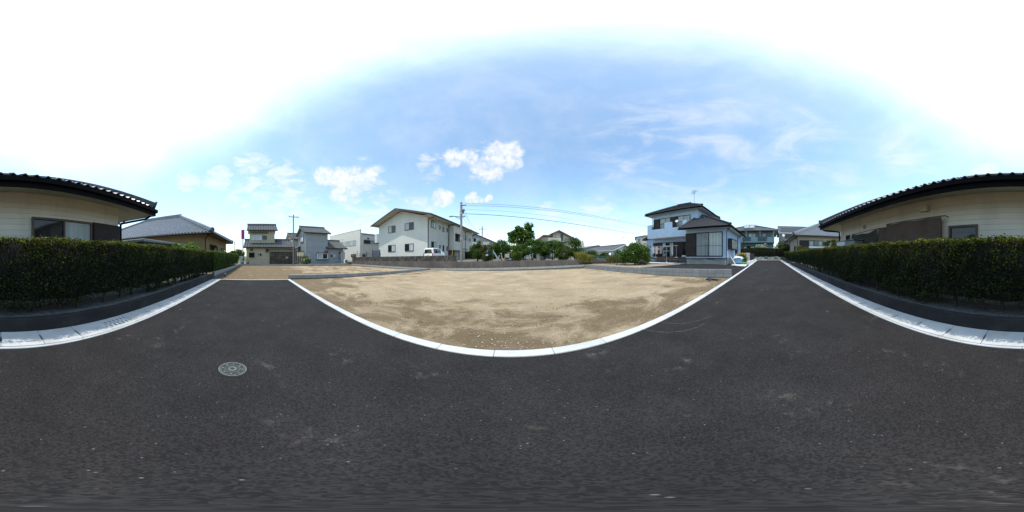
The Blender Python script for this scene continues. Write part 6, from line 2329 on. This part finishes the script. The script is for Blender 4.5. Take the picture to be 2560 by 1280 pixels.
def car(name, label, loc, rz, paint, ln, wd, ht, prof, plate=None, rear_glass=True):
    """boxy small car, front towards +y. prof: (y, half width factor, belt z, roof z or None, roof half width factor)"""
    t = thing(name, label, 'car', loc, rz)
    hw = wd / 2
    m = MB()
    zb = 0.22
    rings = []
    for y, kf, zbelt, zr, kr in prof:
        w = hw * kf
        rings.append([(-w * .94, y, zb), (-w, y, zb + .22), (-w, y, zbelt * .75), (-w * .975, y, zbelt), (w * .975, y, zbelt), (w, y, zbelt * .75), (w, y, zb + .22), (w * .94, y, zb)])
    for a, b in zip(rings[:-1], rings[1:]):
        for i in range(8):
            j = (i + 1) % 8
            m.face([a[i], a[j], b[j], b[i]])
    m.face(rings[0])
    m.face(rings[-1][::-1])
    # cabin
    cab = [(y, kf, zbelt, zr, kr) for y, kf, zbelt, zr, kr in prof if zr]
    cr = []
    for y, kf, zbelt, zr, kr in cab:
        cr.append([(-hw * kf * .97, y, zbelt - .01), (-hw * kr, y, zr - .05), (-hw * kr * .86, y, zr), (hw * kr * .86, y, zr), (hw * kr, y, zr - .05), (hw * kf * .97, y, zbelt - .01)])
    for a, b in zip(cr[:-1], cr[1:]):
        for i in range(5):
            m.face([a[i], a[i + 1], b[i + 1], b[i]])
    m.face(cr[0])
    m.face(cr[-1][::-1])
    m.build('body', paint, t, smooth=False)
    # side glass, as slightly proud panels on the cabin sides
    for sg in (-1, 1):
        for (a, b) in zip(cab[:-1], cab[1:]):
            ln_ = b[0] - a[0]
            if ln_ < .25 or b[3] < b[2] + .25 or a[3] < a[2] + .25:
                continue
            g = MB()
            o = sg * 0.012
            f = lambda c, z: sg * (hw * c[1] * .97 + (hw * c[4] - hw * c[1] * .97) * (z - c[2]) / (c[3] - .05 - c[2])) + o
            pts = []
            for yy, c, zt in ((a[0] + .05, a, 0), (b[0] - .05, b, 0), (b[0] - .05, b, 1), (a[0] + .05, a, 1)):
                z = (c[2] + .04) if not zt else (c[3] - .10)
                pts.append((f(c, z), yy, z))
            g.face(pts)
            g.build('side_window', 'window_glass', t, fix=False)
    a = cab[0]
    if rear_glass:
        g = MB()
        y = a[0] - .012
        g.face([(-hw * a[1] * .84, y, a[2] + .02), (hw * a[1] * .84, y, a[2] + .02), (hw * a[4] * .80, y, a[3] - .10), (-hw * a[4] * .80, y, a[3] - .10)])
        g.build('rear_window', 'window_glass', t, fix=False)
    b = cab[-1]
    g = MB()
    p0 = prof[prof.index(b)]
    g.face([(-hw * b[1] * .84, b[0] + .012, b[2] + .02), (hw * b[1] * .84, b[0] + .012, b[2] + .02), (hw * b[4] * .80, b[0] + .012, b[3] - .08), (-hw * b[4] * .80, b[0] + .012, b[3] - .08)])
    g.build('windscreen', 'window_glass', t, fix=False)
    y0, y1 = prof[0][0], prof[-1][0]
    for sg in (-1, 1):
        g = MB()
        g.box(sg * hw * .88 - .06, sg * hw * .88 + .06, y0 - .02, y0 + .06, .62, 1.02)
        g.build('tail_light', 'red_lens', t, bevel=.01)
        g = MB()
        g.box(sg * hw * .72 - .13, sg * hw * .72 + .13, y1 - .05, y1 + .02, .58, .78)
        g.build('headlight', 'aluminium', t, bevel=.02)
        g = MB()
        yy = cab[-1][0] - .1
        g.box(sg * (hw + .1) - .09, sg * (hw + .1) + .09, yy - .04, yy + .05, prof[0][2] + .0, prof[0][2] + .16)
        g.build('mirror', paint, t, bevel=.02)
        for yy in (y0 + .52, y1 - .55):
            g = MB()
            g.tube((sg * (hw - .16), yy, .27), (sg * (hw + .005), yy, .27), .27, None, 16)
            wv = g.build('wheel', 'tyre', t)
            g = MB()
            g.tube((sg * (hw + .003), yy, .27), (sg * (hw + .012), yy, .27), .17, None, 12)
            g.build('rim', 'aluminium', wv)
    if plate:
        for yy in (y0 - .025, y1 + .012):
            g = MB()
            g.box(-.165, .165, yy, yy + .012, .66 if yy < 0 else .42, .83 if yy < 0 else .58)
            g.build('number_plate', plate, t)
    g = MB()
    g.box(-hw * .92, hw * .92, y0 - .06, y0 + .02, .27, .5)
    g.build('bumper', paint, t, bevel=.03)
    g = MB()
    g.box(-hw * .92, hw * .92, y1 - .04, y1 + .05, .25, .5)
    g.build('bumper', paint, t, bevel=.03)
    return t


kei = [(-1.70, .93, .92, None, .8), (-1.66, .97, .95, 1.58, .80), (-1.5, 1.0, .98, 1.66, .84), (-.45, 1.0, .98, 1.68, .86), (.42, 1.0, .97, 1.60, .84), (.98, .99, .96, 1.02, .82), (1.05, .98, .93, None, .8), (1.5, .95, .84, None, .8), (1.69, .86, .68, None, .8)]
car('parked_car', 'white boxy parked car seen from behind, tail over the lichen-black wall by the gable', (-9.85, 19.2 + .1, 0.46), radians(-4), 'car_white', 3.4, 1.48, 1.68, kei, 'yellow_plate')
van = [(-1.7, .95, 1.0, None, .85), (-1.66, .98, 1.0, 1.8, .88), (-.3, 1.0, 1.0, 1.84, .9), (.9, 1.0, 1.0, 1.8, .88), (1.45, .98, .98, 1.05, .84), (1.5, .97, .96, None, .85), (1.69, .93, .8, None, .8)]
p = at(1322, 28.0, 0.46)
car('parked_car', 'small white van facing the wall between the tree trunks', (p[0], p[1], .46), radians(180 - 8), 'car_white', 3.4, 1.48, 1.8, van, 'yellow_plate')
sed = [(-2.1, .9, .82, None, .8), (-1.6, .98, .9, None, .8), (-1.55, .98, .92, 1.0, .8), (-.9, 1.0, .92, 1.36, .78), (.35, 1.0, .92, 1.38, .78), (1.0, 1.0, .92, 1.0, .8), (1.05, .99, .9, None, .8), (1.8, .95, .8, None, .8), (2.1, .84, .66, None, .8)]
p = at(1383, 24.5, 0.46)
car('parked_car', 'pale teal car half hidden under the dark tree', (p[0], p[1], .60), radians(62), 'car_teal', 4.2, 1.68, 1.38, sed, None)
t = thing('block_shed', 'small grey block shed behind the thin bare tree trunk', 'shed', at(1350, 24.0, .46))
m = MB()
m.box(-.52, .52, -.6, .6, 0, 1.3)
m.build('wall', 'foundation', t)
m = MB()
m.box(-.58, .58, -.7, .7, 1.305, 1.38)
m.build('flat_roof', 'foundation', t, bevel=.01)

# ------------------------------------------------------------------ playground things behind the wall
t = thing('slide', 'small pale teal slide with a grey ladder behind the retaining wall', 'slide', at(1234, 19.0, .46))
m = MB()
m.bar((0.05, 0, 1.02), (.62, -.1, .12), .34, .05)
for sg in (-1, 1):
    m.bar((0.05, sg * .18, 1.08), (.62, -.1 + sg * .18, .18), .03, .12)
m.build('chute', 'play_teal', t)
m = MB()
for sg in (-1, 1):
    m.tube((0.0, sg * .17, 1.35), (-.12, sg * .17, 0), .025, None, 6)
    m.tube((-.40, sg * .17, 1.0), (-.62, sg * .17, 0), .025, None, 6)
for k in range(4):
    m.tube((-.42 - .05 * k, -.17, .9 - .22 * k), (-.42 - .05 * k, .17, .9 - .22 * k), .02, None, 6)
m.box(-.42, .06, -.18, .18, .97, 1.01)
m.build('frame', 'aluminium', t)
m = MB()
m.blob((-.30, -.1, 1.12), (.11, .11, .14), 10, 7)
tag(m.build('ball', 'play_red', smooth=True), 'pinkish red ball on top of the small slide', 'ball').location = at(1234, 19.0, .46)
m = MB()
m.blob((0, 0, .12), (.16, .1, .1), 10, 6)
tag(m.build('ball', 'pail_blue', smooth=True), 'pale blue ball-shaped toy in the brownish shrub', 'ball').location = at(1217.5, 17.9, 1.08)
for k, (px, cap_) in enumerate(((1249, 'slot_dark'), (1253, 'pail_blue'))):
    t = thing('bent_post', ('pink bent post with a dark knob behind the retaining wall' if k == 0 else 'pink bent post with a blue knob behind the retaining wall'), 'post', at(px, 19.0, .46), 0, 'pink posts')
    m = MB()
    sg = 1 if k else -1
    m.path([Vector((sg * .14, 0, 0)), Vector((sg * .10, 0, .4)), Vector((sg * .02, 0, .75))], .065, 8)
    m.build('post', 'play_pink', t)
    m = MB()
    m.blob((sg * .0, 0, .9), .09, 10, 6)
    m.build('knob', cap_, t, smooth=True)
t = thing('bent_post', 'pale pinkish post next to the small stacked crate', 'post', at(1262, 19.0, .46))
m = MB()
m.path([Vector((-.1, 0, 0)), Vector((.0, 0, .25)), Vector((.02, 0, .9))], .05, 8)
m.build('post', 'wood_grey', t)
t = thing('crate', 'grey-green stacked crate among the trunks behind the wall', 'crate', at(1268, 19.4, .46))
m = MB()
m.box(-.28, .28, -.25, .25, .45, .9)
m.build('box', 'grey_wall', t, bevel=.02)
for a in (-.25, .2):
    for b in (-.22, .17):
        m = MB()
        m.box(a, a + .05, b, b + .05, 0, .449)
        m.build('leg', 'wood_grey', t)
t = thing('tarpaulin', 'crumpled dark blue tarpaulin lying behind the wall', 'tarpaulin', at(1274, 18.6, .50))
m = MB()
m.blob((0, 0, .14), (.4, .25, .2), 12, 6, .25)
m.build('sheet', 'navy_metal', t)
t = thing('bag_on_stick', 'white plastic bag tied on a brown stick among the weeds', 'scarecrow', at(1525, 17.6, .44))
m = MB()
m.tube((0, 0, 0), (0, 0, .85), .022, None, 6)
m.build('stick', 'wood_brown', t)
m = MB()
m.blob((0, 0, .82), (.14, .12, .2), 9, 7, .15)
m.build('bag', 'white_paint', t, smooth=True)
# green mesh fence
t = thing('mesh_fence', 'low green mesh fence beyond the straw-yellow grass', 'fence', at(1464, 20.5, .44), radians(-22))
m = MB()
for i in range(30):
    m.box(i * .10, i * .10 + .035, -.004, .004, .05, .66)
for i in range(7):
    m.box(0, 3.0, -.008, -.004, .06 + i * .1, .09 + i * .1)
m.build('mesh', 'mesh_green', t)
for i in range(4):
    m = MB()
    m.tube((i * 1.0, .03, 0), (i * 1.0, .03, .75), .018, None, 6)
    m.build('stake', 'mesh_green', t)
m = MB()
m.tube((0, 0, 0), (0.02, 0, 1.62), .04, .03, 7)
m.tube((0.01, 0, 1.1), (-.22, 0.05, 1.75), .02, .012, 6)
o = m.build('wooden_stake', 'wood_grey')
o.location = at(1563, 14.6, .26)
tag(o, 'forked grey wooden stake standing by the round bush', 'stake')
for k, (px, d) in enumerate(((1542, 15.2), (1550, 15.4))):
    m = MB()
    m.blob((0, 0, .06), (.14, .1, .09), 8, 5, .25)
    o = m.build('stone', 'wood_grey' if k == 0 else 'cloth_pale')
    p = at(px, d, 0)
    o.location = (p[0], p[1], drive_z(p[0], p[1]))
    tag(o, ['larger tan stone on the garden soil before the weeds', 'smaller pale stone beside the tan one on the garden soil'][k], 'stone')
# garden edging between soil and driveway
t = thing('garden_edging', 'thin pale concrete edging between garden soil and the asphalt driveway', 'edging', (7.7, 7.855, 0))
for i in range(12):
    m = MB()
    x0, x1 = i * .45, (i + 1) * .45 - .01
    za, zb_ = drive_z(7.7 + x0, 7.85), drive_z(7.7 + x1, 7.85)
    m.hexa([(x0, -.035, za - .1), (x1, -.035, zb_ - .1), (x1, .035, zb_ - .1), (x0, .035, za - .1), (x0, -.035, za + .03), (x1, -.035, zb_ + .03), (x1, .035, zb_ + .03), (x0, .035, za + .03)])
    m.build('edging_stone', 'pale_concrete', t)

# ------------------------------------------------------------------ wall-top railings by the factory
t = thing('railing', 'thin dark pipe railing on top of the lichen-black wall before the factory', 'railing', (-21.6, 14.75, .93), atan2(.9, 13.4))
m = MB()
for zz3 in (.28, .52):
    m.tube((0, 0, zz3), (5.9, 0, zz3 + .07), .02, None, 6)
m.build('rail', 'dark_brown', t)
for i in range(5):
    m = MB()
    m.tube((i * 1.45, 0, 0), (i * 1.45, 0, .6), .022, None, 6)
    m.build('post', 'dark_brown', t)
t = thing('slat_gate', 'small dark slatted gate between the factory and the apartment gable', 'gate', (-18.6, 16.2, .46), .1)
for i in range(7):
    m = MB()
    m.box(i * .2, i * .2 + .16, -.02, .02, .1, 1.5)
    m.build('slat', 'pvc_grey', t)
m = MB()
m.box(-.08, -.005, -.05, .05, 0, 1.6)
m.box(1.37, 1.44, -.05, .05, 0, 1.6)
m.box(-.08, 1.44, .022, .05, 1.3, 1.36)
m.build('frame', 'black_metal', t)
t = thing('air_unit', 'pale outdoor air unit next to the factory corner wall end', 'air conditioner', (-23.2, 14.3, -.15), .2)
m = MB()
m.box(-.15, .15, -.4, .4, .06, .72)
m.build('case', 'cream_siding', t, bevel=.02)
m = MB()
m.tube((.151, -.08, .4), (.16, -.08, .4), .24, None, 16)
m.build('grille', 'pvc_grey', t)
t = thing('garden_door', 'pale grey door panel between the grey house and the block wall', 'door', (-23.6, 14.0, -.15))
m = MB()
m.box(-.02, .02, -.45, .3, 0, 1.95)
m.build('panel', 'grey_corrugated', t)
m = MB()
m.box(.021, .04, .14, .22, .9, 1.0)
m.build('handle', 'black_metal', t)

# ------------------------------------------------------------------ utility poles, sign, wires


def pole(label, loc, h, r, arms, mname='pole_concrete', rz=0.0, extra=True):
    t = thing('utility_pole', label, 'utility pole', loc, rz)
    m = MB()
    m.tube((0, 0, -.4), (0, 0, h), r, r * .78, 14)
    m.build('shaft', mname, t)
    m = MB()
    m.tube((0, 0, h), (0, 0, h + .08), r * .8, r * .5, 14)
    m.build('top_cap', mname, t)
    for zz4 in (h - .35, h - 1.3, h - 1.42, h * .38, h * .36):
        m = MB()
        m.tube((0, 0, zz4), (0, 0, zz4 + .05), r * 1.06, None, 14)
        m.build('band', 'aluminium', t)
    for (z, a, b) in arms:
        m = MB()
        m.box(a, b, -.04, .04, z, z + .09)
        ar = m.build('crossarm', 'black_metal', t)
        n_ = 3
        for i in range(n_):
            g = MB()
            xx = a + .1 + (b - a - .2) * i / (n_ - 1)
            g.tube((xx, 0, z + .09), (xx, 0, z + .26), .035, .055, 8)
            g.build('insulator', 'white_wall', ar)
    if extra:
        for i in range(int((h - 2.2) / .45)):
            m = MB()
            sg = 1 if i % 2 else -1
            m.tube((0, 0, 2.2 + i * .45), (sg * (r + .16), 0, 2.2 + i * .45), .012, None, 5)
            m.build('step_bolt', 'black_metal', t)
    return t


P1 = at(1153.2, 18.4, .52)
PP = pole('tall brown-grey utility pole standing behind the concrete wall next to the apartment block', P1, 6.85, .15, [(6.45, -.05, .55), (5.85, -.05, .45), (5.05, -.05, .45)], rz=radians(8))
m = MB()
m.bar((0, -.1, 5.05), (-1.15, -.12, 5.22), .07, .07)
m.bar((0, -.1, 4.75), (-.7, -.12, 5.12), .04, .04)
m.build('lamp_arm', 'black_metal', PP)
m = MB()
m.box(-1.4, -.95, -.22, -.02, 5.16, 5.32)
lh = m.build('lamp_head', 'aluminium', PP, bevel=.03)
m = MB()
m.box(-1.36, -1.0, -.20, -.04, 5.12, 5.158)
m.build('lens', 'mesh_green', lh)
m = MB()
m.tube((.22, 0, 5.5), (.22, 0, 5.95), .09, None, 10)
m.build('junction_can', 'black_metal', PP)
P2 = at(1205.5, 36.0, .46)
pole('distant utility pole with a crossarm by the far apartment block', P2, 7.25, .14, [(6.6, -.75, .75)], extra=True)
P3 = (-24.05, 5.62, -.15)
pole('thin dark utility pole with a crossarm in front of the yellow house', P3, 7.6, .105, [(7.25, -.72, .82)], 'pole_concrete', radians(90))
pole('very distant utility pole beyond the bright hedge', (-55.0, -7.2, -.1), 6.2, .16, [(5.7, -.9, .9)], rz=radians(90), extra=False)
P4 = (36.0, 27.0, .44)
pole('utility pole carrying the street wires hidden behind the blue house', P4, 9.0, .14, [(8.1, -.7, .7)], rz=radians(45), extra=False)
P5 = (27.3, -26.0, .5)
pole('utility pole at the far end of the cross street beyond the bungalow', P5, 7.2, .14, [(6.6, -.7, .7)], rz=radians(90), extra=False)


def wire(label, p0, p1, sag, r=.012, n=18, group=None, mname='wire_black'):
    p0, p1 = Vector(p0), Vector(p1)
    m = MB()
    pts = []
    for i in range(n + 1):
        a = i / n
        q = p0.lerp(p1, a)
        q.z -= sag * 4 * a * (1 - a)
        pts.append(q)
    m.path(pts, r, 5)
    return tag(m.build('power_line', mname), label, 'power line', group)


def off(p, dx, dy, z):
    return (p[0] + dx, p[1] + dy, p[2] + z)


G1 = 'wires from the tall pole towards the blue house'
for k, (z0, dz, dy, rr, lb_) in enumerate(((6.65, 8.3, 0, .018, 'topmost wire running from the tall pole behind the blue house'), (6.45, 8.1, .35, .018, 'second wire just below the topmost one'),
                                          (5.95, 6.6, 0, .010, 'thin middle wire below the upper pair'), (5.45, 5.7, .2, .03, 'thick lowest cable of the wires crossing the open sky'))):
    wire(lb_, off(P1, .5, dy * .3, z0), off(P4, -.4 + dy, 0, dz), .55, rr, 20, G1)
for k, (z0, z1, sg) in enumerate(((6.1, 6.55, .9), (5.75, 6.4, 1.1), (4.95, 5.7, .8))):
    wire(['upper sagging cable between the tall pole and the distant one', 'middle sagging cable between the tall pole and the distant one', 'lowest thick sagging cable between the tall pole and the distant one'][k],
         off(P1, .25, 0, z0), off(P2, -.6 + .2 * k, 0, z1), sg, .018, 16, 'sagging cables beside the tall pole')
wire('thin stay wire from the tall pole top to the apartment block', off(P1, -.1, 0, 5.35), (-10.0, 24.5, 6.3), .05, .008)
t = thing('guy_wire', 'slanting guy wire with an orange-yellow guard next to the white car', 'guy wire', off(P1, -1.45, 1.3, 0))
m = MB()
m.tube((-.35, 0.3, 0), (1.38, -1.28, 6.2), .008, None, 5)
m.build('wire', 'wire_black', t)
m = MB()
m.tube((-.35, .3, 0), (-.02, 0.0, 1.85), .055, .045, 8)
m.build('guard', 'guard_yellow', t)
for k in range(2):
    wire(['higher street wire beyond the road end', 'lower street wire beyond the road end'][k], off(P4, 0, 0, 7.6 - .5 * k), off(P5, 0, 0, 6.9 - .5 * k), .35, .011, 24, 'street wires beyond the road end')
wire('upper thin wire slanting down from the dark pole to the yellow house', off(P3, 0, -.05, 6.7), (-29.0, 1.3, 4.6), .1, .009, 10, 'wires of the dark pole')
wire('lower thin wire slanting down from the dark pole behind the yellow house', off(P3, 0, -.05, 4.0), (-29.5, 3.0, 2.9), .1, .009, 10, 'wires of the dark pole')
wire('wire dropping from the dark pole crossarm to the grey house', off(P3, 0, .75, 7.2), (-27.0, 8.2, 5.3), .15, .009, 10, 'wires of the dark pole')
for k in range(3):
    wire(['highest far wire beyond the bright hedge', 'middle far wire beyond the bright hedge', 'lowest far wire beyond the bright hedge'][k], (-55.0, -14.0, 5.3 - .9 * k), (-55.0, 6.0, 5.4 - .9 * k), .25, .02, 10, 'far wires beyond the bright hedge')
t = thing('sign_pole', 'white pole carrying a tall magenta sign panel beside the yellow house', 'sign', (-31.0, -2.5, -.14))
m = MB()
m.tube((0, 0, 0), (0, 0, 4.7), .14, .11, 12)
m.build('pole', 'white_wall', t)
m = MB()
m.box(-.12, .12, -.30, .30, 4.55, 6.25)
sp_ = m.build('panel', 'magenta_sign', t, bevel=.02)
m = MB()
m.box(-.13, .13, -.31, .31, 4.47, 4.549)
m.build('panel_trim', 'aluminium', sp_)
m = MB()
m.box(-.13, .13, -.31, .31, 6.251, 6.31)
m.build('panel_trim', 'aluminium', sp_)
antenna('tv antenna above the yellow house roof beside the sign', (-33.0, -1.9, 4.2), 2.4, 0.0, 'aluminium')
t = thing('white_fence', 'short white panel fence at the foot of the sign pole', 'fence', (-23.4, -2.15, -.14))
for i in range(4):
    m = MB()
    m.box(-.02, .02, i * .12 - .2, i * .12 - .11, 0, 1.25)
    m.build('board', 'white_wall', t)
m = MB()
m.box(-.05, -.025, -.24, .3, .9, .97)
m.build('rail', 'white_wall', t)
for k, (px, mn, lb_) in enumerate(((602.5, 'pvc_grey', 'dark plant pot behind the corner of the low block wall'), (610, 'rust_red', 'red-brown plant pot next to the dark one'))):
    t = thing('flower_pot', lb_, 'flower pot', (-22.6, -1.9 + .75 * k, -.14), 0, 'pots behind the low block wall')
    m = MB()
    m.tube((0, 0, 0), (0, 0, .4), .18, .24, 12)
    m.build('pot', mn, t)
    p = RNG.normal(size=(160, 3)) * np.array([.22, .22, .2]) + np.array([0, 0, .65])
    leaves('foliage', p, .12, ['leaf_mid', 'leaf_light', 'petal_white'], [.5, .35, .15], parent=t)

# ------------------------------------------------------------------ things on the plots and road
zz5 = g_lot(6.42, 2.4)
t = thing('pipe_stub', 'short grey plastic pipe standing up at the corner of the near sandy plot', 'pipe', (6.42, 2.40, zz5))
m = MB()
m.tube((0, 0, -.1), (0, 0, .17), .062, None, 18, cap=False)
m.tube((0, 0, .17), (0, 0, .10), .055, None, 18, cap=False)
m.tube((0, 0, .135), (0, 0, .172), .066, None, 18, cap=False)
m.build('pipe', 'pvc_grey', t, smooth=False, fix=False)
t = thing('pit_lid', 'black open square pit lid lying behind the grey pipe stub', 'lid', (6.74, 2.36, g_lot(6.74, 2.36)), -.25)
m = MB()
m.box(-.09, .09, -.30, .30, -.02, .035)
m.build('lid', 'slot_dark', t, bevel=.008)
m = MB()
m.box(-.105, .105, -.33, -.302, -.02, .045)
m.build('rim', 'pvc_grey', t)
m = MB()
m.box(-.105, .105, .302, .33, -.02, .045)
m.build('rim', 'pvc_grey', t)
t = thing('meter_post', 'short dark pipe stub against the low wall of the far plot', 'pipe', (-9.6, -1.85, g_lot(-9.6, -1.8)))
m = MB()
m.tube((0, 0, -.05), (0, 0, .17), .05, None, 12)
m.build('pipe', 'pvc_grey', t)
m = MB()
m.tube((0, 0, .171), (0, 0, .2), .06, None, 12)
m.build('cap', 'aluminium', t)

# manhole: ring, lid with raised rings and studs
mx_, my_ = -1.345, -0.195
t = thing('manhole_cover', 'small round iron manhole cover with a ring pattern in the dark asphalt', 'manhole cover', (mx_, my_, g_road(mx_)))
t.scale = (.70, .70, 1)
m = MB()


def ring(m, r0, r1, z0, z1, n=48):
    for i in range(n):
        a, b = 2 * pi * i / n, 2 * pi * (i + 1) / n
        q = lambda r, t_, z: (r * cos(t_), r * sin(t_), z)
        m.face([q(r0, a, z1), q(r1, a, z1), q(r1, b, z1), q(r0, b, z1)])
        m.face([q(r1, a, z1), q(r1, a, z0), q(r1, b, z0), q(r1, b, z1)])
        m.face([q(r0, a, z0), q(r0, a, z1), q(r0, b, z1), q(r0, b, z0)])


m.tube((0, 0, -.01), (0, 0, .0035), .150, None, 48)
m.build('lid', 'iron_cover', t)
m = MB()
ring(m, .154, .168, .0, .006)
m.build('frame', 'worn_iron', t, fix=False)
m = MB()
ring(m, .136, .143, .003, .0075)
ring(m, .028, .052, .003, .0085)
ring(m, .088, .094, .003, .0075)
for k in range(8):
    a = 2 * pi * k / 8
    m.tube((.115 * cos(a), .115 * sin(a), .003), (.115 * cos(a), .115 * sin(a), .0078), .013, None, 10)
for k in range(16):
    a = 2 * pi * k / 16 + .2
    m.tube((.07 * cos(a), .07 * sin(a), .003), (.07 * cos(a), .07 * sin(a), .0075), .007, None, 8)
m.build('raised_pattern', 'worn_iron', t, fix=False)
m = MB()
ring(m, .1685, .195, .0, .0025)
m.build('patch_ring', 'slot_dark', t, fix=False)
